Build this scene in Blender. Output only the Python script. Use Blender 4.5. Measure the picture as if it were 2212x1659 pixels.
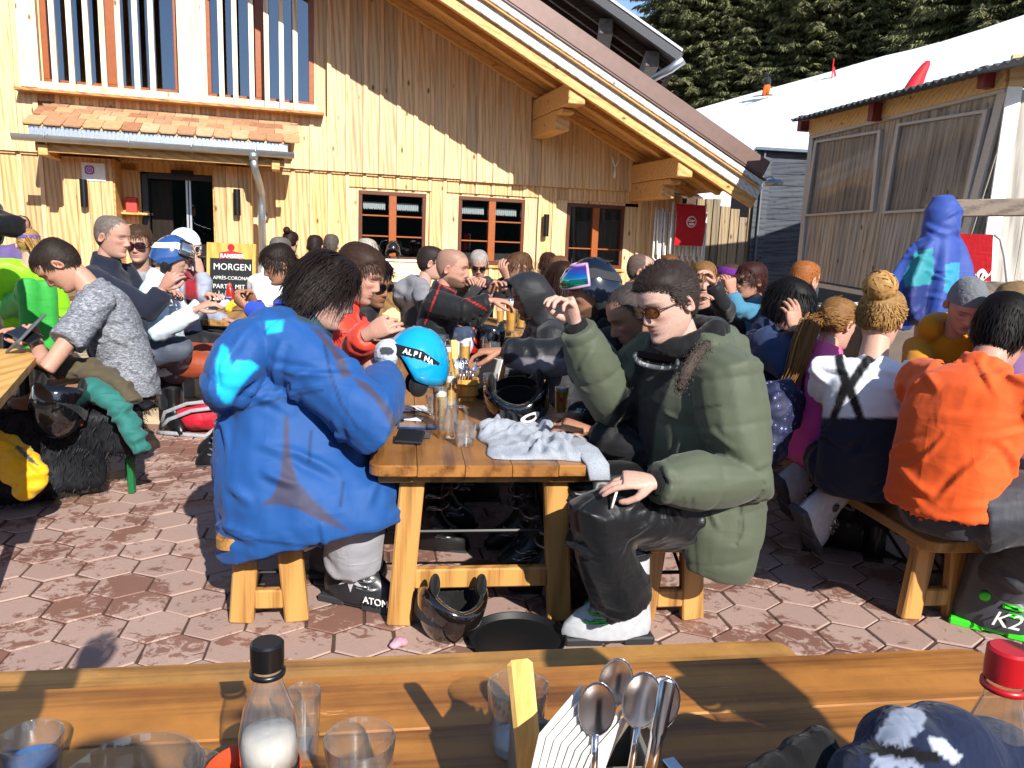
import bpy, math, random
import numpy as np
from mathutils import Vector, Matrix
random.seed(7); RNG=np.random.default_rng(7)
R=math.radians
for o in list(bpy.data.objects): bpy.data.objects.remove(o)
SC=bpy.context.scene; COL=SC.collection
# ---------------------------------------------------------------- camera
HC=1.35; PITCH=R(10.4); ROLL=R(2.3); FOC=1660.; CX=1106.; CY=829.5     # survey of the photograph at 2212 x 1659
_c,_s=math.cos(ROLL),math.sin(ROLL)
FW=np.array([0,math.cos(PITCH),-math.sin(PITCH)]); _u=np.array([0,math.sin(PITCH),math.cos(PITCH)]); _r=np.array([1.,0,0])
RT=_c*_r+_s*_u; UP=-_s*_r+_c*_u; CAM=np.array([0,0,HC])
cd=bpy.data.cameras.new('camera'); cam=bpy.data.objects.new('camera',cd); COL.objects.link(cam)
cam.matrix_world=Matrix([[RT[0],UP[0],-FW[0],0],[RT[1],UP[1],-FW[1],0],[RT[2],UP[2],-FW[2],HC],[0,0,0,1]])
cd.sensor_fit='HORIZONTAL'; cd.sensor_width=36; cd.lens=FOC/2212*36; cd.clip_start=.05; cd.clip_end=2000
cd.dof.use_dof=False
SC.camera=cam
# ---------------------------------------------------------------- world, sun, exposure
SUN_AZ=R(26.5); SUN_EL=R(33.)
w=bpy.data.worlds.new('World'); SC.world=w; w.use_nodes=True
nt=w.node_tree; bg=nt.nodes['Background']; sky=nt.nodes.new('ShaderNodeTexSky')
sky.sky_type='NISHITA'; sky.sun_disc=False; sky.sun_elevation=SUN_EL; sky.altitude=1500; sky.air_density=1.0; sky.dust_density=.6
SDIR=np.array([math.sin(SUN_AZ)*math.cos(SUN_EL),-math.cos(SUN_AZ)*math.cos(SUN_EL),math.sin(SUN_EL)])   # towards the sun
sky.sun_rotation=math.atan2(SDIR[0],SDIR[1])
nt.links.new(sky.outputs[0],bg.inputs[0]); bg.inputs[1].default_value=.115
sl=bpy.data.lights.new('sun','SUN'); sl.energy=4.8; sl.angle=R(.53); sl.color=(1,.945,.87)
so=bpy.data.objects.new('sun',sl); COL.objects.link(so); so.rotation_euler=Vector(SDIR).to_track_quat('Z','Y').to_euler(); so.location=(6,-12,10)
vs=SC.view_settings; vs.view_transform='Standard'; vs.look='None'; vs.exposure=.85; vs.gamma=1; vs.use_curve_mapping=False
SC.render.engine='CYCLES'; SC.cycles.max_bounces=14; SC.cycles.transmission_bounces=14; SC.cycles.transparent_max_bounces=24; SC.cycles.caustics_reflective=False; SC.cycles.caustics_refractive=False
# ---------------------------------------------------------------- survey helpers: photograph point -> place
def ray(x,y): return RT*(x-CX)/FOC+UP*(CY-y)/FOC+FW
def W(x,y,zc): return CAM+ray(x,y)*zc
def G(x,y,z=0.):
    r=ray(x,y); return CAM+r*((z-HC)/r[2])
TH=R(17); FO=W(1106,520,12.); FA=np.array([math.cos(TH),math.sin(TH),0]); FN=np.array([math.sin(TH),-math.cos(TH),0])
def FS(x,y,n=0):      # facade survey: (along, height) on the plane n metres in front of the facade
    r=ray(x,y); p=CAM+r*(((FO+FN*n-CAM)@FN)/(r@FN)); return (p-FO)@FA,p[2]
def V3(*a): return np.array(a,float)
def nrm(v): v=np.asarray(v,float); return v/max(np.linalg.norm(v),1e-9)
def lerp(a,b,t): return np.asarray(a)*(1-t)+np.asarray(b)*t
# ---------------------------------------------------------------- materials
def node(nt,t,**k):
    n=nt.nodes.new(t)
    for a,b in k.items(): setattr(n,a,b)
    return n
MATS={}
def srgb(h):
    if not isinstance(h,str): return tuple(h)
    c=[int(h[i:i+2],16)/255 for i in (0,2,4)]
    return tuple(x/12.92 if x<=.04045 else ((x+.055)/1.055)**2.4 for x in c)
def base(name):
    m=bpy.data.materials.new(name); m.use_nodes=True; nt=m.node_tree; b=nt.nodes['Principled BSDF']; return m,nt,b
def setin(b,**k):
    for a,v in k.items(): b.inputs[a.replace('_',' ')].default_value=v
def coords(nt,kind='Object',rand=True,scale=(1,1,1),rot=(0,0,0)):
    tc=node(nt,'ShaderNodeTexCoord'); mp=node(nt,'ShaderNodeMapping'); mp.inputs['Scale'].default_value=scale; mp.inputs['Rotation'].default_value=rot
    nt.links.new(tc.outputs[kind],mp.inputs[0])
    if rand:
        oi=node(nt,'ShaderNodeObjectInfo'); mu=node(nt,'ShaderNodeMath',operation='MULTIPLY'); mu.inputs[1].default_value=37.
        nt.links.new(oi.outputs['Random'],mu.inputs[0]); cb=node(nt,'ShaderNodeCombineXYZ')
        for i in range(3): nt.links.new(mu.outputs[0],cb.inputs[i])
        nt.links.new(cb.outputs[0],mp.inputs['Location'])
    return mp.outputs[0]
def ramp(nt,fac,stops):
    r=node(nt,'ShaderNodeValToRGB'); e=r.color_ramp.elements
    while len(e)<len(stops): e.new(.5)
    for i,(p,c) in enumerate(stops): e[i].position=p; e[i].color=(*c[:3],1)
    nt.links.new(fac,r.inputs[0]); return r.outputs[0]
def noise(nt,vec,scale,detail=4,rough=.55,dist=0):
    n=node(nt,'ShaderNodeTexNoise'); n.inputs['Scale'].default_value=scale; n.inputs['Detail'].default_value=detail; n.inputs['Roughness'].default_value=rough; n.inputs['Distortion'].default_value=dist
    nt.links.new(vec,n.inputs['Vector']); return n.outputs['Fac']
def mixc(nt,fac,a,b,mode='MIX'):
    m=node(nt,'ShaderNodeMix',data_type='RGBA',blend_type=mode)
    for s,v in ((0,fac),(6,a),(7,b)):
        if hasattr(v,'is_output'): nt.links.new(v,m.inputs[s])
        else: m.inputs[s].default_value=v if s==0 else (*v[:3],1)
    return m.outputs[2]
def bump(nt,b,h,strength=.3,dist=.01):
    n=node(nt,'ShaderNodeBump'); n.inputs['Strength'].default_value=strength; n.inputs['Distance'].default_value=dist
    nt.links.new(h,n.inputs['Height']); nt.links.new(n.outputs[0],b.inputs['Normal'])
def plain(name,col,rough=.5,metal=0,var=.12,scale=30,bmp=0,spec=.5,coat=0,trans=0,emit=None,sheen=0):
    if name in MATS: return MATS[name]
    m,nt,b=base(name); c=srgb(col); v=coords(nt); f=noise(nt,v,scale,3)
    lo=tuple(x*(1-var) for x in c); hi=tuple(min(1,x*(1+var)) for x in c)
    nt.links.new(ramp(nt,f,[(.3,lo),(.7,hi)]),b.inputs['Base Color'])
    setin(b,Roughness=rough,Metallic=metal,Coat_Weight=coat,Transmission_Weight=trans,Sheen_Weight=sheen); b.inputs['Specular IOR Level'].default_value=spec
    if bmp: bump(nt,b,f,bmp,.004)
    MATS[name]=m; return m
def wood(name,lo,hi,axis=2,scale=1.,rough=.55,knots=True,spec=.35,bmp=.2,tint=.18,coat=0,weather=None,wear=0):
    """grain runs along the object's own axis `axis`"""
    if name in MATS: return MATS[name]
    m,nt,b=base(name); sc=[26*scale]*3; sc[axis]=1.3*scale
    v=coords(nt,scale=tuple(sc)); lo,hi=srgb(lo),srgb(hi)
    f=noise(nt,v,1.,5,.6,.5); s3=[120*scale]*3; s3[axis]=3.2*scale; f3=noise(nt,coords(nt,scale=tuple(s3)),1.,4,.65,.3); sw=[7*scale]*3; sw[axis]=.55*scale
    wv=node(nt,'ShaderNodeTexWave',wave_type='BANDS',bands_direction='DIAGONAL'); wv.inputs['Scale'].default_value=1.1; wv.inputs['Distortion'].default_value=7; wv.inputs['Detail'].default_value=2; wv.inputs['Detail Scale'].default_value=.5
    nt.links.new(coords(nt,scale=tuple(sw)),wv.inputs['Vector'])
    fa=node(nt,'ShaderNodeMath',operation='MULTIPLY_ADD'); nt.links.new(wv.outputs['Fac'],fa.inputs[0]); fa.inputs[1].default_value=.30; nt.links.new(f,fa.inputs[2])
    f2=node(nt,'ShaderNodeMath',operation='MULTIPLY_ADD'); nt.links.new(f3,f2.inputs[0]); f2.inputs[1].default_value=.55; nt.links.new(fa.outputs[0],f2.inputs[2])
    c=ramp(nt,f2.outputs[0],[(.55,lo),(.80,lerp(lo,hi,.55)),(1.,hi)])
    if knots:
        sk=[3.2*scale]*3; sk[axis]=1.5*scale; vk=coords(nt,scale=tuple(sk)); vo=node(nt,'ShaderNodeTexVoronoi'); vo.inputs['Scale'].default_value=1.6; nt.links.new(vk,vo.inputs['Vector'])
        kf=ramp(nt,vo.outputs['Distance'],[(.05,(1,1,1)),(.13,(0,0,0))]); c=mixc(nt,kf,c,tuple(x*.35 for x in lo))
    oi=node(nt,'ShaderNodeObjectInfo'); tr=ramp(nt,oi.outputs['Random'],[(0,(1-tint,)*3),(.25,(1,1-tint*.1,1-tint*.35)),(.5,(1-tint*.45,1-tint*.5,1-tint*.5)),(.75,(1,1-tint*.25,1-tint*.7)),(1,(1,1,1))]); c=mixc(nt,1.,c,tr,'MULTIPLY')
    if weather:
        vw=coords(nt,rand=False,scale=(1,1,1)); wf=ramp(nt,noise(nt,vw,2.2,5,.7),[(.42,(0,0,0)),(.62,(1,1,1))]); c=mixc(nt,wf,c,srgb(weather))
    if wear:
        s4=[30.]*3; s4[axis]=5.; wf=ramp(nt,noise(nt,coords(nt,scale=tuple(s4)),1.,5,.75),[(.66,(0,0,0)),(.70,(1,1,1))]); wm=ramp(nt,noise(nt,coords(nt,scale=(2.2,2.2,2.2)),1.,3),[(.5,(0,0,0)),(.62,(1,1,1))]); c=mixc(nt,mixc(nt,1.,wf,wm,'MULTIPLY'),c,tuple(min(1,x*1.9+.08) for x in hi))
        st=ramp(nt,noise(nt,coords(nt,scale=(5,5,5)),1.,5,.7),[(.35,(.72,.70,.68)),(.6,(1,1,1))]); c=mixc(nt,1.,c,st,'MULTIPLY')
    nt.links.new(c,b.inputs['Base Color']); setin(b,Roughness=rough,Coat_Weight=coat,Coat_Roughness=.25); b.inputs['Specular IOR Level'].default_value=spec
    bump(nt,b,f2.outputs[0],bmp,.003); MATS[name]=m; return m
def cloth(name,col,rough=.75,fold=14,bmp=.5,var=.1,sheen=.1,spec=.3,weave=0,attr=False,dist=.02,stretch=(.7,.7,1.9)):
    if name in MATS: return MATS[name]
    m,nt,b=base(name); v=coords(nt,scale=stretch); f=noise(nt,v,fold,3,.5,.25); g=noise(nt,v,260,2)
    if attr:
        at=node(nt,'ShaderNodeAttribute',attribute_name='Col'); c=at.outputs['Color']
        vv=ramp(nt,f,[(.3,(1-var,)*3),(.7,(1,1,1))]); c=mixc(nt,1.,c,vv,'MULTIPLY')
    else:
        c0=srgb(col); c=ramp(nt,f,[(.3,tuple(x*(1-var) for x in c0)),(.7,tuple(min(1,x*(1+var)) for x in c0))])
        if weave: c=mixc(nt,ramp(nt,g,[(.35,(0,0,0)),(.65,(1,1,1))]),tuple(x*(1-weave) for x in c0),c)
    nt.links.new(c,b.inputs['Base Color']); setin(b,Roughness=rough,Sheen_Weight=sheen); b.inputs['Specular IOR Level'].default_value=spec
    n1=noise(nt,coords(nt,scale=(.45,.45,1.5)),fold*.62,2,.45,.5); n2=noise(nt,coords(nt,scale=(1.5,1.2,.5),rot=(.5,.4,.3)),fold*.55,2,.45,.4)
    def ridge(n):
        s=node(nt,'ShaderNodeMath',operation='SUBTRACT'); nt.links.new(n,s.inputs[0]); s.inputs[1].default_value=.5; b_=node(nt,'ShaderNodeMath',operation='ABSOLUTE'); nt.links.new(s.outputs[0],b_.inputs[0]); p=node(nt,'ShaderNodeMath',operation='POWER'); nt.links.new(b_.outputs[0],p.inputs[0]); p.inputs[1].default_value=.8; ng=node(nt,'ShaderNodeMath',operation='MULTIPLY'); nt.links.new(p.outputs[0],ng.inputs[0]); ng.inputs[1].default_value=-1.; return ng.outputs[0]
    ad=node(nt,'ShaderNodeMath',operation='ADD'); nt.links.new(ridge(n1),ad.inputs[0]); nt.links.new(ridge(n2),ad.inputs[1])
    ae=node(nt,'ShaderNodeMath',operation='MULTIPLY_ADD'); nt.links.new(g,ae.inputs[0]); ae.inputs[1].default_value=.02+.08*bool(weave); nt.links.new(ad.outputs[0],ae.inputs[2])
    bump(nt,b,ae.outputs[0],bmp,dist); MATS[name]=m; return m
def attr_mat(name,rough=.5,spec=.4,bmp=0,sss=0,noise_scale=60,var=.08):
    if name in MATS: return MATS[name]
    m,nt,b=base(name); at=node(nt,'ShaderNodeAttribute',attribute_name='Col'); v=coords(nt); f=noise(nt,v,noise_scale,3)
    c=mixc(nt,1.,at.outputs['Color'],ramp(nt,f,[(.3,(1-var,)*3),(.7,(1,1,1))]),'MULTIPLY'); nt.links.new(c,b.inputs['Base Color'])
    setin(b,Roughness=rough); b.inputs['Specular IOR Level'].default_value=spec
    if sss: b.inputs['Subsurface Weight'].default_value=sss; b.inputs['Subsurface Radius'].default_value=(.012,.004,.002)
    if bmp: bump(nt,b,f,bmp,.003)
    MATS[name]=m; return m
def glass(name,tint=(.96,.97,.97),refl=1.,rough=.02,body=0,bodycol=(1,1,1),rcol=(1,1,1),edge=1.,pw_=4.):
    """thin clear glass: light passes straight through, the surface mirrors by its Fresnel"""
    if name in MATS: return MATS[name]
    m=bpy.data.materials.new(name); m.use_nodes=True; nt=m.node_tree; nt.nodes.remove(nt.nodes['Principled BSDF']); out=nt.nodes['Material Output']
    t=node(nt,'ShaderNodeBsdfTransparent'); lw=node(nt,'ShaderNodeLayerWeight'); lw.inputs[0].default_value=.5; nt.links.new(ramp(nt,lw.outputs['Facing'],[(.55,tint),(.97,tuple(x*edge for x in tint))]),t.inputs[0]); g=node(nt,'ShaderNodeBsdfGlossy'); g.inputs['Roughness'].default_value=rough; g.inputs[0].default_value=(*rcol,1)
    fr=node(nt,'ShaderNodeLayerWeight'); fr.inputs[0].default_value=.5; pw=node(nt,'ShaderNodeMath',operation='POWER'); nt.links.new(fr.outputs['Facing'],pw.inputs[0]); pw.inputs[1].default_value=pw_; mu=node(nt,'ShaderNodeMath',operation='MULTIPLY_ADD'); mu.inputs[1].default_value=.75*refl; mu.inputs[2].default_value=.045*refl; mu.use_clamp=True
    nt.links.new(pw.outputs[0],mu.inputs[0]); mx=node(nt,'ShaderNodeMixShader'); nt.links.new(mu.outputs[0],mx.inputs[0]); nt.links.new(t.outputs[0],mx.inputs[1]); nt.links.new(g.outputs[0],mx.inputs[2])
    last=mx
    if body:
        d=node(nt,'ShaderNodeBsdfDiffuse'); d.inputs[0].default_value=(*bodycol,1); m2=node(nt,'ShaderNodeMixShader'); m2.inputs[0].default_value=body
        nt.links.new(mx.outputs[0],m2.inputs[1]); nt.links.new(d.outputs[0],m2.inputs[2]); last=m2
    nt.links.new(last.outputs[0],out.inputs[0]); MATS[name]=m; return m
# ---------------------------------------------------------------- mesh building
class MB:
    def __init__(s): s.v=[]; s.f=[]; s.mi=[]; s.c=[]; s.n=0
    def add(s,v,f,m=0,col=None):
        v=np.asarray(v,float).reshape(-1,3); s.v.append(v); n=s.n
        s.f.extend([tuple(i+n for i in q) for q in f]); s.mi.extend([m]*len(f)); s.n+=len(v)
        c=np.ones((len(v),3))*.5 if col is None else (np.tile(np.asarray(col,float)[:3],(len(v),1)) if np.ndim(col)==1 else np.asarray(col,float))
        s.c.append(c); return s
    def box(s,c,size,rot=None,m=0,ch=0.,col=None):
        h=np.asarray(size,float)/2; 
        if ch<=0:
            v=np.array([[x,y,z] for x in(-1,1) for y in(-1,1) for z in(-1,1)])*h
            f=[(0,1,3,2),(4,6,7,5),(0,4,5,1),(2,3,7,6),(0,2,6,4),(1,5,7,3)]
        else:
            ch=min(ch,h.min()*.9); v=[];idx={}
            for x in(-1,1):
                for y in(-1,1):
                    for z in(-1,1):
                        sg=np.array([x,y,z])
                        for a in range(3):
                            p=sg*(h-ch); p[a]=sg[a]*h[a]; idx[(x,y,z,a)]=len(v); v.append(p)
            v=np.array(v); f=[]
            for a in range(3):
                b,c2=(a+1)%3,(a+2)%3
                for sg in(-1,1):
                    q=[]
                    for u,w_ in((-1,-1),(1,-1),(1,1),(-1,1)):
                        k=[0,0,0]; k[a]=sg;k[b]=u;k[c2]=w_; q.append(idx[(*k,a)])
                    f.append(tuple(q if sg>0 else q[::-1]))
                for u in(-1,1):
                    for w_ in(-1,1):
                        def I(t,ax): k=[0,0,0]; k[a]=t;k[b]=u;k[c2]=w_; return idx[(*k,ax)]
                        q=[I(-1,b),I(1,b),I(1,c2),I(-1,c2)]; f.append(tuple(q if u*w_>0 else q[::-1]))
            for x in(-1,1):
                for y in(-1,1):
                    for z in(-1,1):
                        q=[idx[(x,y,z,0)],idx[(x,y,z,1)],idx[(x,y,z,2)]]; f.append(tuple(q if x*y*z>0 else q[::-1]))
        if rot is not None: v=v@np.asarray(rot).T
        return s.add(v+np.asarray(c),f,m,col)
    def bar(s,a,b,wd,ht,up=(0,0,1),m=0,ch=.004,col=None):
        a=np.asarray(a,float);b=np.asarray(b,float); d=nrm(b-a); u=np.asarray(up,float); x=np.cross(d,u)
        if np.linalg.norm(x)<1e-4: x=np.cross(d,(1,0,0))
        x=nrm(x); u=np.cross(x,d); return s.box((a+b)/2,(wd,np.linalg.norm(b-a),ht),np.stack([x,d,u],1),m,ch,col)
    def loft(s,rings,m=0,cap=True,col=None,close=True):
        rings=[np.asarray(r,float) for r in rings]; n=len(rings[0]); v=np.concatenate(rings); f=[]
        for i in range(len(rings)-1):
            for j in range(n if close else n-1):
                k=(j+1)%n; f.append((i*n+j,i*n+k,(i+1)*n+k,(i+1)*n+j))
        if cap: f.append(tuple(range(n))[::-1]); f.append(tuple((len(rings)-1)*n+j for j in range(n)))
        return s.add(v,f,m,col)
    def tube(s,pts,rad,n=10,m=0,cap=True,flat=1.,up=None,col=None):
        pts=[np.asarray(p,float) for p in pts]; K=len(pts); rad=[rad]*K if np.isscalar(rad) else rad; rings=[]
        u=None
        for i,p in enumerate(pts):
            t=nrm(pts[min(i+1,K-1)]-pts[max(i-1,0)])
            if u is None:
                u=np.asarray(up if up is not None else ((0,0,1) if abs(t[2])<.9 else (1,0,0)),float)
            u=nrm(u-t*(u@t)); x=np.cross(t,u); a=np.arange(n)*2*math.pi/n
            r=rad[i]; rx,ru=(r,r*flat) if np.isscalar(r) else r
            rings.append(p+np.outer(np.cos(a)*rx,x)+np.outer(np.sin(a)*ru,u))
        return s.loft(rings,m,cap,col)
    def lathe(s,c,prof,n=24,m=0,axis=None,cap=False,col=None):
        ax=nrm(axis) if axis is not None else V3(0,0,1); x=nrm(np.cross(ax,(0,1,0) if abs(ax[1])<.9 else (1,0,0))); y=np.cross(ax,x); a=np.arange(n)*2*math.pi/n; cs=np.outer(np.cos(a),x)+np.outer(np.sin(a),y)
        return s.loft([np.asarray(c)+ax*z+cs*r for r,z in prof],m,cap,col)
    def ell(s,c,rad,rot=None,n=14,k=9,m=0,col=None,fn=None):
        u=np.linspace(0,math.pi,k+1)[1:-1]; a=np.arange(n)*2*math.pi/n
        v=[[0,0,1]]+[[math.sin(t)*math.cos(p),math.sin(t)*math.sin(p),math.cos(t)] for t in u for p in a]+[[0,0,-1]]
        f=[(0,1+j,1+(j+1)%n) for j in range(n)]
        for i in range(k-2):
            for j in range(n): f.append((1+i*n+j,1+(i+1)*n+j,1+(i+1)*n+(j+1)%n,1+i*n+(j+1)%n))
        L=len(v)-1; f+=[(L,L-n+(j+1)%n,L-n+j) for j in range(n)]
        v=np.array(v)*(np.asarray(rad) if not np.isscalar(rad) else rad)
        if fn is not None: v=fn(v)
        if rot is not None: v=v@np.asarray(rot).T
        return s.add(v+np.asarray(c),f,m,col)
    def prism(s,poly,axis_o,ax,ay,depth_v,m=0,col=None):
        P=[np.asarray(axis_o)+np.asarray(ax)*x+np.asarray(ay)*y for x,y in poly]; n=len(P); Q=[p+np.asarray(depth_v) for p in P]
        f=[tuple(range(n))[::-1],tuple(range(n,2*n))]+[(i,(i+1)%n,n+(i+1)%n,n+i) for i in range(n)]
        return s.add(np.array(P+Q),f,m,col)
    def arrays(s): return np.concatenate(s.v),s.f
    def mesh(s,name,mats,smooth=False,off=None,col=False,auto=None):
        v=np.concatenate(s.v); v=v-off if off is not None else v
        me=bpy.data.meshes.new(name); me.from_pydata(v.tolist(),[],s.f)
        for m in (mats if isinstance(mats,(list,tuple)) else [mats]): me.materials.append(m)
        if any(s.mi): me.polygons.foreach_set('material_index',s.mi)
        if smooth: me.polygons.foreach_set('use_smooth',[True]*len(s.f))
        if col:
            c=np.concatenate(s.c); a=me.color_attributes.new('Col','FLOAT_COLOR','POINT'); a.data.foreach_set('color',np.concatenate([c,np.ones((len(c),1))],1).ravel())
        me.validate(); me.update()
        if smooth and auto: 
            try: me.set_sharp_from_angle(angle=R(auto))
            except Exception: pass
        return me
    def build(s,name,mats,parent=None,smooth=False,col=False,auto=None,loc=None):
        off=np.array(parent.location) if parent is not None else (np.asarray(loc,float) if loc is not None else None)
        o=bpy.data.objects.new(name,s.mesh(name,mats,smooth,off,col,auto)); COL.objects.link(o)
        if parent is not None:
            if parent.get('_abs'): pass
            o.parent=parent
        elif loc is not None: o.location=loc
        return o
# parts of parts: vertices are given in world space, so subtract the whole chain of locations
_build=MB.build
def chain(p):
    t=np.zeros(3)
    while p is not None: t=t+np.array(p.location); p=p.parent
    return t
def build(s,name,mats,parent=None,smooth=False,col=False,auto=None,loc=None):
    off=chain(parent) if parent is not None else (np.asarray(loc,float) if loc is not None else None)
    o=bpy.data.objects.new(name,s.mesh(name,mats,smooth,off,col,auto)); COL.objects.link(o)
    if parent is not None: o.parent=parent
    elif loc is not None: o.location=loc
    return o
MB.build=build
def tag(o,label=None,cat=None,group=None,kind=None):
    if label: o['label']=label
    if cat: o['category']=cat
    if group: o['group']=group
    if kind: o['kind']=kind
    return o
def thing(name,loc,label,cat,group=None):
    o=bpy.data.objects.new(name,None); COL.objects.link(o); o.location=tuple(loc); o.empty_display_size=.1; return tag(o,label,cat,group)
def inst(name,me,parent=None,loc=(0,0,0),rot=(0,0,0),scale=(1,1,1)):
    o=bpy.data.objects.new(name,me); COL.objects.link(o)
    if parent is not None: o.parent=parent; loc=np.asarray(loc)-chain(parent)
    o.location=tuple(loc); o.rotation_euler=rot; o.scale=scale; return o
TMP=bpy.data.scenes.new('workbench')
def tmp_graph():
    with bpy.context.temp_override(scene=TMP,view_layer=TMP.view_layers[0]): dg=bpy.context.evaluated_depsgraph_get()
    dg.update(); return dg
def remesh(mb,voxel,smooth=6,factor=.5,disp=(),thick=0):
    """union of the shapes in mb as one skin; disp: list of (strength, size)"""
    me=mb.mesh('tmp',[]); o=bpy.data.objects.new('tmp',me); TMP.collection.objects.link(o)
    r=o.modifiers.new('r','REMESH'); r.mode='VOXEL'; r.voxel_size=voxel; r.use_smooth_shade=True
    if smooth: k=o.modifiers.new('s','SMOOTH'); k.factor=factor; k.iterations=smooth
    tex=[]
    for st,sz in disp:
        t=bpy.data.textures.new('t','CLOUDS'); t.noise_scale=sz; t.noise_depth=2; t.noise_type='SOFT_NOISE'; tex.append(t)
        d=o.modifiers.new('d','DISPLACE'); d.texture=t; d.strength=st; d.mid_level=.5; d.texture_coords='LOCAL'
    dg=tmp_graph(); ev=o.evaluated_get(dg); m2=ev.to_mesh()
    n=len(m2.vertices); v=np.empty(n*3); m2.vertices.foreach_get('co',v); v=v.reshape(-1,3); f=[tuple(p.vertices) for p in m2.polygons]
    ev.to_mesh_clear(); bpy.data.objects.remove(o); bpy.data.meshes.remove(me)
    for t in tex: bpy.data.textures.remove(t)
    return v,f
def letters(txt,size,parent,o,ax,ay,mat,name='lettering',depth=.0015,bold=0,shear=0):
    """flat printed writing as thin geometry"""
    cu=bpy.data.curves.new('txt','FONT'); cu.body=txt; cu.size=size; cu.extrude=depth; cu.offset=bold; cu.shear=shear
    ob=bpy.data.objects.new('txt',cu); TMP.collection.objects.link(ob); dg=tmp_graph(); ev=ob.evaluated_get(dg); m2=ev.to_mesh()
    v=np.array([x.co[:] for x in m2.vertices]); f=[tuple(p.vertices) for p in m2.polygons]; ev.to_mesh_clear(); bpy.data.objects.remove(ob)
    ax=nrm(ax); ay=nrm(ay); az=np.cross(ax,ay); mb=MB(); mb.add(np.asarray(o)+v@np.stack([ax,ay,az]),f); return mb.build(name,mat,parent)
# ================================================================ SETTING
pine=wood('fresh_pine','b08a5a','dec29a',2,1,.55,tint=.3)
pine_h=wood('fresh_pine_beam','a9753c','d4a669',0,1,.5,tint=.1)
pine_low=wood('stained_pine','a47848','d9b584',2,1,.55,tint=.34)
batten_m=wood('batten_pine','b48c5a','e0c094',2,1,.5,knots=False,tint=.12)
grey_wood=wood('weathered_board','7c7a76','b9b7b2',0,1,.7,tint=.15)
dark_old=wood('old_dark_timber','1d1612','4a3a2e',0,1,.8,tint=.3)
slat_m=wood('pale_slat','b79a74','e9dcc4',2,1,.6,tint=.1)
tablew=wood('table_varnish','573418','9c6b38',0,.8,.34,coat=.2,tint=.12,bmp=.15,wear=1)
benchw=wood('bench_varnish','664019','b08245',0,.8,.38,coat=.15,tint=.15,bmp=.15,wear=1)
legw=wood('leg_varnish','6f4a20','bd8d50',2,.9,.42,coat=.15,tint=.12,bmp=.15)
plankw=wood('deck_table_plank','5b4127','9a7547',1,1,.6,tint=.3)
deckw=wood('deck_plank','7d6b58','b9a78f',0,1,.7,tint=.25)
zinc=plain('zinc','a9afb5',.38,.85,.1,8,.1); black_metal=plain('black_metal','0c0c0e',.45,.3,.1); white_paint=plain('white_paint','e6e4de',.5,0,.05)
steel=plain('polished_steel','c8c8cc',.16,1,.05); galv=plain('galvanised_steel','b3b8bb',.42,.7,.15,20)
frame_w=plain('window_brown','57290d',.4,0,.15,20); frame_l=plain('window_orange','8f4a1a',.4,0,.12,20)
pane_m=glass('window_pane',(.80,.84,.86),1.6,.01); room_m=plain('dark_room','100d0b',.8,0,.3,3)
red_cloth=cloth('red_canvas','b3101c',.7,20,.25)
def ground_mats():
    m,nt,b=base('paver_stone'); geo=node(nt,'ShaderNodeNewGeometry'); oi=node(nt,'ShaderNodeObjectInfo')
    P=geo.outputs['Position']; n1=noise(nt,P,3.1,6,.62,.4); n2=noise(nt,P,17,6,.7,1.2); n3=noise(nt,P,260,3,.6)
    ad=node(nt,'ShaderNodeMath',operation='MULTIPLY_ADD'); nt.links.new(n2,ad.inputs[0]); ad.inputs[1].default_value=.85; nt.links.new(n1,ad.inputs[2])
    ad2=node(nt,'ShaderNodeMath',operation='MULTIPLY_ADD'); nt.links.new(oi.outputs['Random'],ad2.inputs[0]); ad2.inputs[1].default_value=.16; nt.links.new(ad.outputs[0],ad2.inputs[2])
    wet=ramp(nt,ad2.outputs[0],[(.44,(0,0,0)),(.5,(1,1,1))])
    # Math ramp works on 0..1, rescale
    sc=node(nt,'ShaderNodeMapRange'); sc.inputs[1].default_value=.90; sc.inputs[2].default_value=1.20; nt.links.new(ad2.outputs[0],sc.inputs[0]); wet=ramp(nt,sc.outputs[0],[(.40,(0,0,0)),(.60,(1,1,1))])
    dry=mixc(nt,n3,srgb('92796e'),srgb('b59a8e')); we=mixc(nt,n3,srgb('714f43'),srgb('8b685a'))
    ti=ramp(nt,oi.outputs['Random'],[(0,(.86,.84,.84)),(1,(1,1,1))]); c=mixc(nt,wet,dry,we); c=mixc(nt,1.,c,ti,'MULTIPLY')
    nt.links.new(c,b.inputs['Base Color']); rr=node(nt,'ShaderNodeMapRange'); rr.inputs[3].default_value=.85; rr.inputs[4].default_value=.45; nt.links.new(wet,rr.inputs[0]); nt.links.new(rr.outputs[0],b.inputs['Roughness'])
    h=node(nt,'ShaderNodeMath',operation='MULTIPLY_ADD'); nt.links.new(n3,h.inputs[0]); h.inputs[1].default_value=.5; nt.links.new(n2,h.inputs[2]); bump(nt,b,h.outputs[0],.35,.006)
    s,nt,b=base('snow'); geo=node(nt,'ShaderNodeNewGeometry'); f=noise(nt,geo.outputs['Position'],1.3,6,.6); nt.links.new(ramp(nt,f,[(.3,(.82,.83,.86)),(.6,(.88,.89,.91))]),b.inputs['Base Color']); setin(b,Roughness=.8); bump(nt,b,f,.25,.05)
    return m,s
paver_m,snow_m=ground_mats()
soil=plain('joint_sand','4a3228',.9,0,.3,90,.4)
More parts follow.
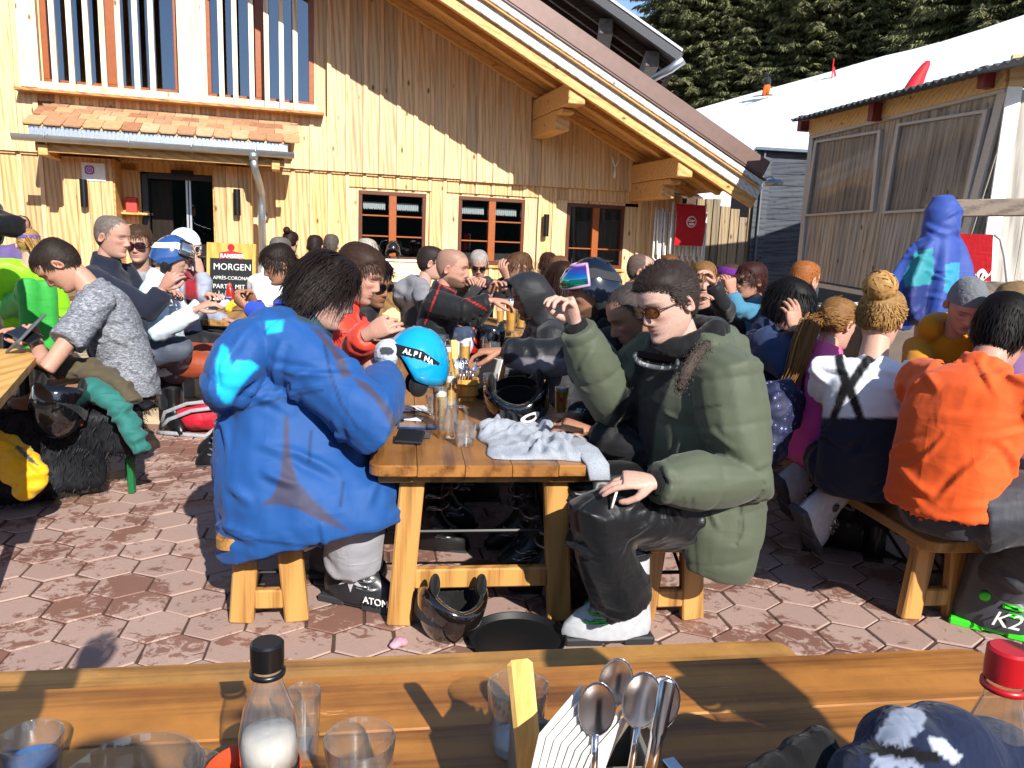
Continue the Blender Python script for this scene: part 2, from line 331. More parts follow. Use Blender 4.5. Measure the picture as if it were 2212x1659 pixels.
# ground sheet, reaching far
mb=MB(); X=np.concatenate([np.linspace(-400,-12,6),np.linspace(-10,14,9),np.linspace(18,400,6)]); Yy=np.concatenate([np.linspace(-60,0,4),np.linspace(2,12,6),np.linspace(16,600,8)])
v=[[x,y,-.03] for y in Yy for x in X]; n=len(X); f=[(j*n+i,j*n+i+1,(j+1)*n+i+1,(j+1)*n+i) for j in range(len(Yy)-1) for i in range(n-1)]
mb.add(v,f); ground=tag(mb.build('ground',soil),kind='structure')
# hexagonal pavers
HR=.117; gap=.0055; variants=[]
for k in range(6):
    q=MB(); rr=random.Random(k); top=[];mid=[];bot=[]
    for i in range(6):
        a=R(41+60*i); d=np.array([math.cos(a),math.sin(a)]); j=np.array([rr.uniform(-1,1),rr.uniform(-1,1)])*.0022
        top.append([*(d*(HR-gap-.0035)+j),0]); mid.append([*(d*(HR-gap)+j),-.004]); bot.append([*(d*(HR-gap)+j),-.03])
    q.loft([bot,mid,top],cap=True); variants.append(q.mesh('paver',paver_m))
ax1=np.array([math.cos(R(41-30)),math.sin(R(41-30))])*HR*math.sqrt(3); ax2=np.array([math.cos(R(41+30)),math.sin(R(41+30))])*HR*math.sqrt(3)
cells=[]
for i in range(-60,60):
    for j in range(-60,60):
        p=ax1*i+ax2*j
        if -6<p[0]<7 and .2<p[1]<5.33: cells.append(p)
def seen(p):
    d=V3(p[0],p[1],0)-CAM; z=d@FW
    if z<.3: return False
    x=CX+FOC*(d@RT)/z; y=CY-FOC*(d@UP)/z; return -60<x<2272 and y<1480
vis=sorted([p for p in cells if seen(p)],key=lambda p:math.hypot(p[0],p[1])); head=vis[:300]; hs={tuple(p) for p in head}
pav=tag(MB().box((0,2.7,-.0205),(12.6,5.3,.03)).build('paving',soil),kind='structure')
for p in head:
    o=inst('paver',random.choice(variants),pav,(p[0],p[1],random.uniform(-.003,.0015)),(random.uniform(-.008,.008),random.uniform(-.008,.008),random.choice([0,R(60),R(120),R(180)])))
rest=MB()
for p in cells:
    if tuple(p) in hs: continue
    me=random.choice(variants); co=np.array([v.co[:] for v in me.vertices])+V3(p[0],p[1],random.uniform(-.003,.001)); rest.add(co,[tuple(q.vertices) for q in me.polygons])
tag(rest.build('paver_remainder',paver_m,pav),kind='stuff')
# timber deck before the house
DZ=.12
deck=tag(MB().box((-.5,9.3,.03),(14,7.9,.1)).build('deck',dark_old),kind='structure')
for k in range(56):
    y=5.36+.14*k; MB().box((-.5,y,DZ-.02),(14,.132,.04),ch=.004).build('plank',deckw,deck)
MB().box((-.5,5.27,.045),(14,.05,.13),ch=.006).build('edge_beam',deckw,deck)
# ---------------------------------------------------------------- chalet
def FPt(s,n,z): return V3(FO[0],FO[1],0)+FA*s+FN*n+V3(0,0,z)
FROT=np.stack([FA,-FN,V3(0,0,1)],1)      # local x along, y into wall, z up
house=thing('wooden_chalet',FPt(-2,0,0),'two-storey wooden chalet with vertical pine boards, brown windows and a deep sloping eave','chalet')
def fbox(mb,s0,s1,n0,n1,z0,z1,ch=.004,m=0): return mb.box(FPt((s0+s1)/2,(n0+n1)/2,(z0+z1)/2),(abs(s1-s0),abs(n1-n0),abs(z1-z0)),FROT,m,ch)
def fpart(name,mat,s0,s1,n0,n1,z0,z1,parent=house,ch=.004): return fbox(MB(),s0,s1,n0,n1,z0,z1,ch).build(name,mat,parent)
ROOF=lambda s:3.64-.485*s           # underside of the roof at the wall
# openings (s0,s1,z0,z1)
WIN=[(-2.36,-1.36,1.02,2.02),(-.86,.20,1.00,2.02),(.90,1.90,1.00,2.01)]
UPW=[(-6.35,-4.72,3.12,7.6),(-4.40,-2.98,3.12,7.6)]
PORCH=(-6.05,-3.55)
def fpoly(poly,n0,n1,name,mat,parent):
    mb=MB(); mb.prism(poly,FPt(0,n0,0),FA,V3(0,0,1),FN*(n1-n0)); return mb.build(name,mat,parent)
# backing wall behind the boards: pieces round the openings
back=MB()
for s0,s1,z0,z1 in [(-9,PORCH[0],.0,2.9),(PORCH[0],-5.27,0,2.9),(-4.28,PORCH[1],0,2.9),(-5.27,-4.28,2.12,2.9),(PORCH[1],WIN[0][0],0,2.9),(WIN[0][0],WIN[0][1],0,1.02),(WIN[0][0],WIN[0][1],2.02,2.9),(WIN[0][1],WIN[1][0],0,2.9),(WIN[1][0],WIN[1][1],0,1.0),(WIN[1][0],WIN[1][1],2.02,2.9),(WIN[1][1],WIN[2][0],0,2.6),(WIN[2][0],WIN[2][1],0,1.),(WIN[2][0],WIN[2][1],2.01,2.5),(WIN[2][1],3.2,0,2.0),
                    (-9,-2.98,2.9,3.12),(-9,-6.35,3.12,7.6),(-4.72,-4.40,3.12,7.6)]:
    fbox(back,s0,s1,-.16,-.03,z0,z1,0)
back.prism([(-2.98,2.9),(1.4,2.9),(-2.98,5.2)],FPt(0,-.16,0),FA,V3(0,0,1),FN*.13)
back.build('wall',pine,house)
# vertical boards and battens
rb=random.Random(3); s=-7.4; edges=[s]
while s<3.2: s+=rb.uniform(.225,.262); edges.append(s)
for i in range(len(edges)-1):
    a,b=edges[i]+.002,edges[i+1]-.002; dn=rb.uniform(0,.006)
    def col_up(a,b,n0,n1,name,mat):
        z0=2.235 if a>-1 else 2.26
        if a<-2.97 and b>-6.4: 
            if a<-6.4+.01: return
            segs=[(z0,3.0)]
        else: segs=[(z0,9)]
        for za,zb in segs:
            ta,tb=min(zb,ROOF(a)),min(zb,ROOF(b)); ta=min(ta,7); tb=min(tb,7)
            if min(ta,tb)>za+.03: fpoly([(a,za),(b,za),(b,tb),(a,ta)],n0,n1,name,mat,house)
    col_up(a,b,.03,.055+dn,'board',pine); col_up(b-.028,b+.028,.056,.085,'batten',batten_m)
    # lower storey
    def col_lo(a,b,n0,n1,name,mat):
        if b>PORCH[0]-.05 and a<PORCH[1]+.02: return
        top=min(2.23,ROOF(b)-.02); segs=[(.14,top)]
        for w0,w1,z0,z1 in WIN:
            if b>w0-.02 and a<w1+.02: segs=[(.14,z0-.05),(z1+.04,top)]
        for za,zb in segs:
            if zb>za+.02: fpart(name,mat,a,b,n0,n1,za,zb)
    col_lo(a,b,-.03,-.005+dn,'board',pine_low); col_lo(b-.026,b+.026,-.003,.022,'batten',batten_m)
fpart('trim_board',pine_low,-7.5,3.2,-.02,.028,2.226,2.262)
# ground-floor windows
for k,(s0,s1,z0,z1) in enumerate(WIN):
    wn=thing('window',FPt((s0+s1)/2,0,z0),None,None); wn.parent=house; wn.location=tuple(FPt((s0+s1)/2,0,z0)-chain(house))
    mb=MB(); t=.055
    for q in [(s0,s1,z1-t,z1),(s0,s1,z0,z0+t),(s0,s0+t,z0+t,z1-t),(s1-t,s1,z0+t,z1-t)]: fbox(mb,q[0],q[1],-.11,-.02,q[2],q[3],.004)
    mb.build('frame',frame_w,wn); c=(s0+s1)/2
    fbox(MB(),c-.055,c+.055,-.10,-.012,z0+t,z1-t).build('mullion',frame_l,wn)  # lighter orange than the frame: sunlight on the mullion put into its colour
    for sg in (-1,1):
        a,b=sorted((c+sg*.055,(s1-t) if sg>0 else (s0+t)))
        if k<2:
            for q in (1/3,2/3): zz=lerp(z0+t,z1-t,q); fbox(MB(),a,b,-.085,-.03,zz-.011,zz+.011,.003).build('muntin',frame_l,wn)
        else: zz=z0+t+.25; fbox(MB(),a,b,-.085,-.03,zz-.011,zz+.011,.003).build('muntin',frame_l,wn)
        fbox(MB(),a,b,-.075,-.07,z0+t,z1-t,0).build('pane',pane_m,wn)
        if k<2:   # lace valance: scalloped strip hanging inside
            cu=MB(); nn=22; pts=[]
            for i in range(nn+1):
                u=a+.03+(b-a-.06)*i/nn; pts.append((u,z1-.18-.035*abs(math.sin(i*1.9))-.05))
            poly=[(a+.03,z1-.15)]+[(u,z-.03) for u,z in pts]+[(b-.03,z1-.15)]
            for i in range(nn): u0,za=pts[i]; u1,zb=pts[i+1]; cu.prism([(u0,z1-.15),(u0,za),(u1,zb),(u1,z1-.15)],FPt(0,-.2-.012*(i%2),0),FA,V3(0,0,1),FN*.004)
            cu.build('lace_curtain',plain('lace','dcd9d2',.8,0,.2,60),wn)
    sill=fpart('sill',pine_h,s0-.04,s1+.04,-.03,.05,z0-.045,z0-.003,wn)
# the room behind: back wall, floor, so panes show depth
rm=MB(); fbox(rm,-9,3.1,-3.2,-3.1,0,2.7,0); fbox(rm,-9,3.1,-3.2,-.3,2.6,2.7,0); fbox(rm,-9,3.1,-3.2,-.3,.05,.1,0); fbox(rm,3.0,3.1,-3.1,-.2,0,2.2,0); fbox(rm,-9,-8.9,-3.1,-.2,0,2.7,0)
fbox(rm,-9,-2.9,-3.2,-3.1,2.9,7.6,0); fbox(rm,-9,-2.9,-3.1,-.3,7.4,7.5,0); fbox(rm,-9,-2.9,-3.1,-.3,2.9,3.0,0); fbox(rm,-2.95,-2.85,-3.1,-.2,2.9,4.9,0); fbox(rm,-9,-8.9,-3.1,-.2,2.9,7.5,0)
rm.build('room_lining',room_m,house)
lampm=plain('warm_shade','d8b25a',.5,0,.1)
for s_,w_ in ((-5.55,.55),(-5.0,.3),(-3.75,.22)): MB().lathe(FPt(s_,-.9,3.02),[(w_*.98,0),(w_*.9,.12),(w_*.55,.24),(.03,.30)],20,cap=True).build('lamp_shade',lampm,house,True)
# upper windows with vertical slats
sill_m=wood('upper_sill','7a4a22','b98850',0,1,.6)
for k,(s0,s1,z0,z1) in enumerate(UPW):
    wn=thing('window',(0,0,0),None,None); wn.parent=house; wn.location=tuple(FPt((s0+s1)/2,0,z0)-chain(house)); wn['label']='tall upper window behind vertical slats'
    mb=MB(); c=(s0+s1)/2
    for q in [(s0,s1,z0,z0+.07),(s0,s0+.07,z0+.07,z1),(s1-.07,s1,z0+.07,z1),(c-.07,c+.07,z0+.07,z1)]: fbox(mb,*q[:2],-.13,-.04,*q[2:],.004)
    mb.build('frame',frame_l,wn)
    for a,b in ((s0+.07,c-.07),(c+.07,s1-.07)): fbox(MB(),a,b,-.095,-.09,z0+.07,z1,0).build('pane',glass('upper_pane',(.35,.4,.45),3.6,.01,0,(1,1,1),(.66,.78,.95)),wn)
    for x in ((113,150,186,220,255,292,326),(439,476,506,542,575,607,637))[k]:
        s_,_=FS(x,60,.22); fbox(MB(),s_-.032,s_+.032,.19,.245,3.0,7.0,.003).build('slat',slat_m,wn)
    fpart('slat_rail',slat_m,s0-.02,s1+.02,.12,.19,3.03,3.12,wn)
fpart('post_board',slat_m,-4.72,-4.40,-.02,.2,3.02,7.2); fpart('side_board',slat_m,-6.58,-6.36,.03,.12,3.05,7.2)
fpart('ledge',sill_m,-6.62,-2.86,.0,.27,2.985,3.02); fpart('flashing',white_paint,-5.95,-3.3,.03,.05,2.78,2.98); fpart('ledge_lining',pine,-6.62,-2.9,.0,.03,2.9,2.985)
# porch canopy
can=thing('canopy',(0,0,0),None,None); can.parent=house; can.location=tuple(FPt(-4.9,0,2.5)-chain(house)); can['label']='clay-tiled porch canopy with zinc gutter'
L0,L1=-6.35,-3.42; tile_cols=['a57a5a','b58e6a','bd9c78','98694c','b88f66','a37c5e']; tms=[plain('clay_%d'%i,c,.75,0,.18,18,.3) for i,c in enumerate(tile_cols)]
tm=[]
for m in tms:
    q=MB(); w_=.202; h_=.31; q.prism([(-w_/2,0),(-w_/2+.012,-.03),(-w_/2+.03,-.04),(w_/2-.03,-.04),(w_/2-.012,-.03),(w_/2,0),(w_/2,h_),(-w_/2,h_)],(0,0,0),(1,0,0),(0,1,0),(0,0,.016)); tm.append(q.mesh('roof_tile',m))
slope=math.atan2(.36,.98); c_,s_=math.cos(slope),math.sin(slope)
for r_ in range(5):
    n_=1.0-.225*r_; zz=2.50+.36*(1-n_)/.98*1.0+.012
    cnt=14
    for j in range(cnt+1):
        ss=L0+.21*j+(.105 if r_%2 else 0)+.0
        if ss>L1+.06: continue
        o=bpy.data.objects.new('roof_tile',random.choice(tm)); COL.objects.link(o); o.parent=can
        xa=Vector(FA); yv=Vector(-FN*c_+V3(0,0,s_)); zv=xa.cross(yv); M=Matrix((xa,yv,zv)).transposed().to_4x4()
        M.translation=Vector(FPt(ss+.1,n_,zz)+V3(0,0,random.uniform(0,.006))-chain(can)); o.matrix_local=M@Matrix.Rotation(random.uniform(-.012,.012),4,'Z')@Matrix.Rotation(R(2.2),4,'X')
mb=MB(); mb.prism([(L0+.0,0),(L1+.1,0),(L1+.1,1.04),(L0,1.04)],FPt(0,1.0,2.485),FA,-FN*c_+V3(0,0,s_),V3(0,0,.02)); mb.build('roof_deck',pine_h,can)
mb=MB()
for i in range(62): a=L0+.08+i*.046; fbox(mb,a,a+.03,.985,1.0+.006*(i%2),2.37,2.485,0)
fbox(mb,L0+.05,L1+.06,.96,.985,2.36,2.485,0); mb.build('eave_strip',plain('eave_zinc','c4c9cf',.3,.8,.2,60),can)
mb=MB(); gx=[]; a=np.linspace(math.pi,2*math.pi,9)
for s_e in (L0-.1,L1+.14): gx.append(s_e)
rings=[]
for s_e in gx: rings.append([FPt(s_e,1.07+.075*math.cos(t),2.375+.075*math.sin(t)) for t in a]+[FPt(s_e,1.07+.068*math.cos(t),2.375+.068*math.sin(t)) for t in a[::-1]])
mb.loft(rings); gut=mb.build('gutter',zinc,can,True,auto=40)
for s_ in (-6.1,-5.2,-4.5,-3.75): MB().tube([FPt(s_,1.0,2.40),FPt(s_,1.07,2.292),FPt(s_,1.155,2.36),FPt(s_,1.15,2.42)],.008,6).build('gutter_hook',zinc,gut)
MB().tube([FPt(-3.78,1.07,2.34),FPt(-3.78,1.07,2.25)],[.075,.05],14).build('outlet',zinc,gut,True)
MB().tube([FPt(-3.78,1.07,2.28),FPt(-3.77,1.05,2.15),FPt(-3.72,.86,1.98),FPt(-3.70,.64,1.86),FPt(-3.70,.62,1.7),FPt(-3.70,.62,.9)],.048,14).build('downpipe',zinc,can,True)
MB().tube([FPt(-3.70,.62,1.0),FPt(-3.70,.62,.12)],.062,14).build('standpipe',galv,can,True)
MB().tube([FPt(-3.70,.50,1.55),FPt(-3.70,.64,1.55)],.06,10).build('pipe_clip',zinc,can)
fpart('eave_beam',pine_h,L0+.1,L1+.02,.88,.95,2.20,2.35,can); fpart('soffit',pine_h,L0+.1,L1,.02,.9,2.32,2.34,can)
fpart('beam_end',pine_h,L1-.14,L1-.04,.56,1.0,2.16,2.28,can); fpart('beam_end',pine_h,L0+.14,L0+.24,.0,1.0,2.16,2.28,can)
# porch walls: front panels either side of the recess
PN=.52
def vert(n,px): return FS(px,450,n)[0]
pl0,pl1,pr0,pr1=vert(PN,141),vert(PN,247),vert(PN,463),vert(PN,541)
for a,b,k in ((pl0,pl1,4),(pr0,pr1,3)):
    for i in range(k):
        fpart('porch_board',pine_low,lerp(a,b,i/k)+.002,lerp(a,b,(i+1)/k)-.002,PN-.03,PN+rb.uniform(0,.008),.13,2.2)
for s_ in (pl0,pr1): fpart('porch_side',pine_low,s_-.02,s_+.02,.0,PN-.031,.13,2.2)
for s_ in (pl1,pr0): fpart('reveal',pine_h,s_-.016,s_+.016,-.02,PN-.031,.13,2.2)
fpart('recess_board',pine_low,pl1,vert(-.0,300),-.03,.0,.13,2.2); fpart('recess_head',pine_low,pl1,pr0,-.03,.0,2.1,2.32)
d0,d1=vert(-.02,312),vert(-.02,463)
dr=thing('door',(0,0,0),None,None); dr.parent=house; dr.location=tuple(FPt((d0+d1)/2,0,.12)-chain(house)); dr['label']='dark glass sliding entrance door'
mid=vert(-.02,408)
dkf=plain('door_frame_dark','1b1512',.4,0,.2); alu=plain('aluminium','b9bdc2',.35,.7,.06)
mb=MB(); fbox(mb,d0-.02,d0+.06,-.1,.0,.13,2.08); fbox(mb,d1-.02,d1+.03,-.1,.0,.13,2.08); fbox(mb,d0+.06,d1-.02,-.1,.0,2.02,2.1); mb.build('door_frame',dkf,dr)
fpart('stile',alu,mid-.035,mid-.004,-.08,-.03,.14,2.02,dr); fpart('stile',alu,mid+.004,mid+.035,-.09,-.04,.14,2.02,dr)
fpart('pane',pane_m,d0+.06,mid-.035,-.06,-.055,.14,2.02,dr); fpart('pane',pane_m,mid+.035,d1-.02,-.07,-.065,.14,2.02,dr)
fpart('door_leaf',wood('dark_leaf','2a1a12','4a3020',2),d0+.07,d0+.34,-.2,-.16,.14,2.0,dr)
fpart('sensor',black_metal,mid-.2,mid+.08,.02,.07,2.08,2.14,dr)
fpart('shelf',pine_h,pl1+.02,pl1+.34,.0,.2,1.52,1.55); MB().box(FPt(pl1+.14,.1,1.65),(.14,.1,.2),FROT,ch=.01).build('leaflet_box',plain('leaflet_red','b6382c',.5),house)
# black cylinder wall lamps
for i,(px,py,n_) in enumerate(((181,417,PN),(512,437,PN),(1180,487,.0))):
    s_,z_=FS(px,py,n_+.09); tag(MB().tube([FPt(s_,n_+.085,z_-.17),FPt(s_,n_+.085,z_+.17)],.045,16).bar(FPt(s_,n_,z_),FPt(s_,n_+.06,z_),.03,.1).build('wall_lamp',black_metal,None,True,auto=40,loc=FPt(s_,n_,z_)),['black cylinder wall lamp left of the entrance door','black cylinder wall lamp right of the entrance door, by the downpipe','black cylinder wall lamp between the two right-hand windows'][i],'lamp','cylinder wall lamps')
# paper notice with a camera glyph
s0,z1=FS(175,350,PN+.02); s1,z0=FS(228,392,PN+.02); nb=thing('paper_notice',FPt((s0+s1)/2,PN+.02,z0),'white paper notice with small purple camera symbol above the left wall lamp','notice')
fbox(MB(),s0,s1,PN+.012,PN+.016,z0,z1,0).build('sheet',white_paint,nb)
mb=MB(); cs,cz=s0+.09,z1-.09; rad=.055; mb.prism([(cs+rad*x,cz+rad*y) for x,y in ((-.6,-1),(.6,-1),(1,-.6),(1,.6),(.6,1),(-.6,1),(-1,.6),(-1,-.6))],FPt(0,PN+.017,0),FA,V3(0,0,1),FN*.002); mb.build('symbol',plain('symbol_purple','8a2f8c',.5,0,.4,12),nb)
mb=MB()
for r0,r1 in ((.72,.62),(.36,.26)):
    q=[(math.cos(t),math.sin(t)) for t in np.linspace(0,2*math.pi,17)[:-1]]
    for i in range(16): (x0,y0),(x1,y1)=q[i],q[(i+1)%16]; mb.prism([(cs+rad*r1*x0,cz+rad*r1*y0),(cs+rad*r0*x0,cz+rad*r0*y0),(cs+rad*r0*x1,cz+rad*r0*y1),(cs+rad*r1*x1,cz+rad*r1*y1)],FPt(0,PN+.0195,0),FA,V3(0,0,1),FN*.001)
mb.build('symbol_line',white_paint,nb)
# main roof: slope runs down to the right, overhanging the facade by 1.85 m
rf=thing('roof',(0,0,0),None,None); rf.parent=house; rf.location=tuple(FPt(-1,0,4)-chain(house)); rf['label']='deep overhanging roof with grey verge boards and brown metal edge'
OV=1.71; SE=3.22; SA=-6.0
sd=nrm(FA-V3(0,0,.485))
def sl(s0,s1,n0,n1,z0,z1,name,mat,parent=rf,end=None):
    """board parallel to the roof slope: z0/z1 are heights above the roof underside line"""
    a,b=FPt(s0,(n0+n1)/2,ROOF(s0)+(z0+z1)/2),FPt(s1,(n0+n1)/2,ROOF(s1)+(z0+z1)/2); mb=MB(); mb.bar(a,b,abs(n1-n0),abs(z1-z0)*.90,up=(0,0,1),ch=.006); return mb.build(name,mat,parent)
sl(SA,SE,-4,OV-.06,.19,.22,'soffit',pine_h)
for i in range(9): sl(SA,SE-.05,-.02+i*.2,.165+i*.2,.165,.188,'soffit_board',pine_h)
for n_ in (.12,.95,1.55): sl(SA,SE-.1-.1*(n_<1),n_-.06,n_+.06,.0,.16,'rafter',pine_h)
vg=wood('verge_grey','8c8a86','d0cfcb',1,1,.6,tint=.05)
sl(SA,SE,OV-.05,OV,.02,.225,'verge_board',vg); sl(SA,SE,OV+.001,OV+.04,.215,.30,'verge_board',vg)
sl(SA,SE-.02,OV-.12,OV-.051,-.13,.16,'barge_rafter',pine_h); rbm=plain('roof_brown','6f5850',.45,.2,.08,10)
sl(SA,SE+.08,-4,OV+.02,.33,.36,'roof_sheet',rbm); sl(SA,SE+.06,OV-.1,OV+.03,.36,.62,'roof_edge',rbm); sl(SA,SE+.02,OV-.03,OV+.02,.301,.329,'drip_strip',black_metal)
# purlin brackets
def purlin(s_,ztop,n1,n2):
    e=FPt(s_,0,0); g=MB(); g.bar(FPt(s_,-.1,ztop-.15),FPt(s_,n1,ztop-.15),.24,.28,ch=.012); a=g.build('purlin',pine_h,rf)
    g=MB(); g.bar(FPt(s_,-.1,ztop-.43),FPt(s_,n2,ztop-.43),.22,.27,ch=.012); g.bar(FPt(s_,n2-.02,ztop-.33),FPt(s_,n2+.2,ztop-.33),.2,.08,ch=.02); g.build('corbel',pine_h,rf)
s1_=FS(1238,250,1.5)[0]; s2_=FS(1470,392,1.5)[0]; purlin(s1_,ROOF(s1_)+.02,1.62,1.1); purlin(s2_,ROOF(s2_)+.0,1.62,1.15)
# loudspeaker, Y-shaped mark, floodlight on the eave
s_,z_=FS(1389,395,.3); tag(MB().box(FPt(s_,.2,z_),(.16,.18,.27),FROT,ch=.03).bar(FPt(s_,0,z_-.2),FPt(s_,.16,z_-.2),.05,.04).build('loudspeaker',plain('speaker_white','cfcfca',.5),None,loc=FPt(s_,.2,z_)),'small white loudspeaker under the eave beside the roof bracket','loudspeaker')
s_,z_=FS(1329,362,.1); mb=MB(); mb.tube([FPt(s_,.1,z_+.02),FPt(s_,.1,z_-.16)],[.018,.022],8); mb.tube([FPt(s_,.1,z_),FPt(s_-.07,.1,z_+.16)],.013,8); mb.tube([FPt(s_,.1,z_),FPt(s_+.07,.1,z_+.16)],.013,8)
tag(mb.build('wall_hook',white_paint,None,True,loc=FPt(s_,.1,z_)),'white Y-shaped hook on the boards above the third window','hook')
p=FPt(*[FS(1672,396,1.4)[0],1.4,FS(1672,396,1.4)[1]]); mb=MB(); mb.lathe(p,[(.02,.06),(.1,.05),(.15,0),(.13,-.03),(.0,-.035)],18,cap=True); mb.tube([p+V3(0,0,.05),p+V3(-.05,0,.1),p-FA*.3+V3(0,0,.02)],.012,6)
tag(mb.build('eave_lamp',zinc,None,True,auto=40,loc=p),'round metal lamp on an arm at the lower end of the eave','lamp')
# neighbouring older roof behind
nb2=thing('old_roof_building',FPt(2,-4,0),'dark old timber building behind, its eave showing rafters and a zinc gutter','building')
def sl2(p,q,zc,w_,h_,name,mat,off=(0,0,0)):
    mb=MB(); mb.bar(W(*p,zc)+V3(*off),W(*q,zc)+V3(*off),w_,h_,ch=.006); return mb.build(name,mat,nb2)
sl2((1080,-150),(1470,126),15,.14,.16,'verge_board',plain('old_fascia','4a4c50',.6,.2)); sl2((1082,-168),(1474,110),14.95,.12,.05,'verge_cap',plain('cap_white','d4d6d8',.4,.3))
pa,pb=W(1080,-140,15.1),W(1468,136,15.1); mb=MB(); mb.add([pa,pb,pb+V3(.3,4,0),pa+V3(.3,4,0),pa+V3(0,0,.06),pb+V3(0,0,.06),pb+V3(.3,4,.06),pa+V3(.3,4,.06)],[(0,1,2,3),(7,6,5,4),(0,4,5,1),(1,5,6,2),(2,6,7,3),(3,7,4,0)]); mb.build('soffit',dark_old,nb2)
for i in range(4):
    d_=V3(.05*i,.5+.75*i,-.09); MB().bar(pa+d_,pb+d_-V3(.1,0,-.05),.16,.14).build('rafter',dark_old,nb2)
for t in (.60,.86): q=lerp(pa,pb,t); MB().bar(q+V3(0,.15,-.22),q+V3(.2,3,-.22),.28,.3,ch=.02).build('purlin_end',plain('old_purlin','6a625a',.8,0,.3,12),nb2)
mb=MB(); mb.prism([(0,0),(6,0),(6,2.2),(0,5.2)],W(1040,330,18.2)*V3(1,1,0)+V3(0,0,.5),FA,V3(0,0,1),-FN*4); mb.build('wall',dark_old,nb2)
MB().tube([W(1476,128,14.9),W(1450,148,15),W(1410,170,15.2)],[.09,.08,.07],10).build('gutter',zinc,nb2,True)
# ---------------------------------------------------------------- snow slope and forest
RIDGE=[(1380,268,52),(1500,237,48),(1600,208,46),(1700,181,44),(1800,153,42),(1900,123,40),(2000,100,38),(2100,70,36),(2212,32,34),(2400,-40,31),(2700,-150,28)]
rw=[W(x,y,z) for x,y,z in RIDGE]
def rid(x):
    xs=[p[0] for p in rw]; return np.array([np.interp(x,xs,[p[k] for p in rw]) for k in range(3)])
hill=MB(); rows=[]; xs=np.linspace(rw[0][0]-14,rw[-1][0]+6,46)
for x in xs:
    r=rid(x); lowy=16+.02*x; r0=[]
    xx=np.array([x,0,0])
    for t in np.linspace(0,1,15):
        y=lerp(lowy,r[1],t); z=lerp(.9,r[2],t**1.15)+.10*math.sin(x*.9+t*9)*t*(1-t)
        r0.append((x*lerp(.82,1,t) ,y,z))
    for t in (.15,.4,1,2): r0.append((x+6*t,r[1]+32*t,r[2]+ (3.2*t if t<.5 else 3.2*t*1.0)))
    rows.append(r0)
n=len(rows[0]); hill.add([p for r in rows for p in r],[(i*n+j,(i+1)*n+j,(i+1)*n+j+1,i*n+j+1) for i in range(len(rows)-1) for j in range(n-1)])
tag(hill.build('snow_slope',snow_m,None,True),kind='structure')
def conifer(seed,H=17.,rad=3.6,dense=1.):
    r=random.Random(seed); tr=MB(); tr.tube([(0,0,-.6),(0,0,2),(.05,0,H*.5),(0,.05,H)],[.34,.28,.17,.03],9); cr=MB()
    z=.15
    V=[];Fc=[];Cc=[]
    def leaf(p,d,l,wd,c):
        k=len(V); sd=nrm(np.cross(d,(r.uniform(-.4,.4),r.uniform(-.4,.4),1)))*wd; e=p+d*l; m_=p+d*l*.5
        V.extend([p-sd*.35,p+sd*.35,m_+sd*.6,e,m_-sd*.6]); Fc.append((k,k+1,k+2,k+3,k+4)); Cc.extend([c]*5)
    while z<H*.93:
        frac=z/H; R0=rad*(1-frac)**.75*r.uniform(.75,1.1); nb=int((9 if z<8 else 7)*dense)
        for b in range(nb):
            a=r.uniform(0,2*math.pi); L=R0*r.uniform(.7,1.15); el=-.08-.35*(1-frac)+r.uniform(-.12,.12); d=np.array([math.cos(a),math.sin(a),0]); N_=max(5,int(L/.15))
            for i in range(1,N_+1):
                t=i/N_; p=d*L*t+V3(0,0,z+L*(el*t+.22*t*t)); wid=.55*(1-.55*t)*min(1,L/1.8)
                for s_ in (-1,1):
                    for q in range(4 if z<9 else 1):
                        side=np.array([-d[1],d[0],0])*s_; off=r.uniform(.0,1); dd=nrm(side*r.uniform(.3,1)+d*r.uniform(.2,.8)+V3(0,0,r.uniform(-.95,-.15))); sh=r.uniform(0,1)
                        c=lerp((.085,.10,.042),(.30,.31,.14),sh) if r.random()>.06 else (.26,.21,.10)
                        leaf(p+side*wid*off*.6,dd,r.uniform(.20,.46),r.uniform(.045,.085),c)
                if r.random()<.35: leaf(p,nrm(d+V3(0,0,-.3)),.5,.13,(.09,.10,.05))
            # woody branch
        z+=r.uniform(.26,.42)
    cr.add(V,Fc,0,np.array(Cc)); return tr.mesh('trunk',plain('bark','3a2c22',.9,0,.3,14,.5),True),cr.mesh('crown',attr_mat('needles',.6,.2,0,0,1.2,.55),False,col=True)
TREES=[conifer(1),conifer(2,19,4.0),conifer(5,15,3.1)]
spots=[]; rt=random.Random(11)
front=[(1420,.3,1.1),(1490,.2,1.0),(1560,1,1.1),(1628,.6,.95),(1690,1.4,1.1),(1745,.5,1.0),(1800,2,1.15),(1835,1.0,.9),(2055,2.2,1.0),(2110,1.,1.1),(2175,2,1.0),(2230,.8,1.0)]
for px,dy,sc in front:
    j=[q[0] for q in RIDGE]; y=np.interp(px,j,[q[1] for q in RIDGE]); z=np.interp(px,j,[q[2] for q in RIDGE]); p=W(px,y,z); spots.append((p*V3((p[1]+dy+3.2)/p[1],1,1)+V3(0,dy+3.2,.12*(dy+3.2)-.2),sc,0))
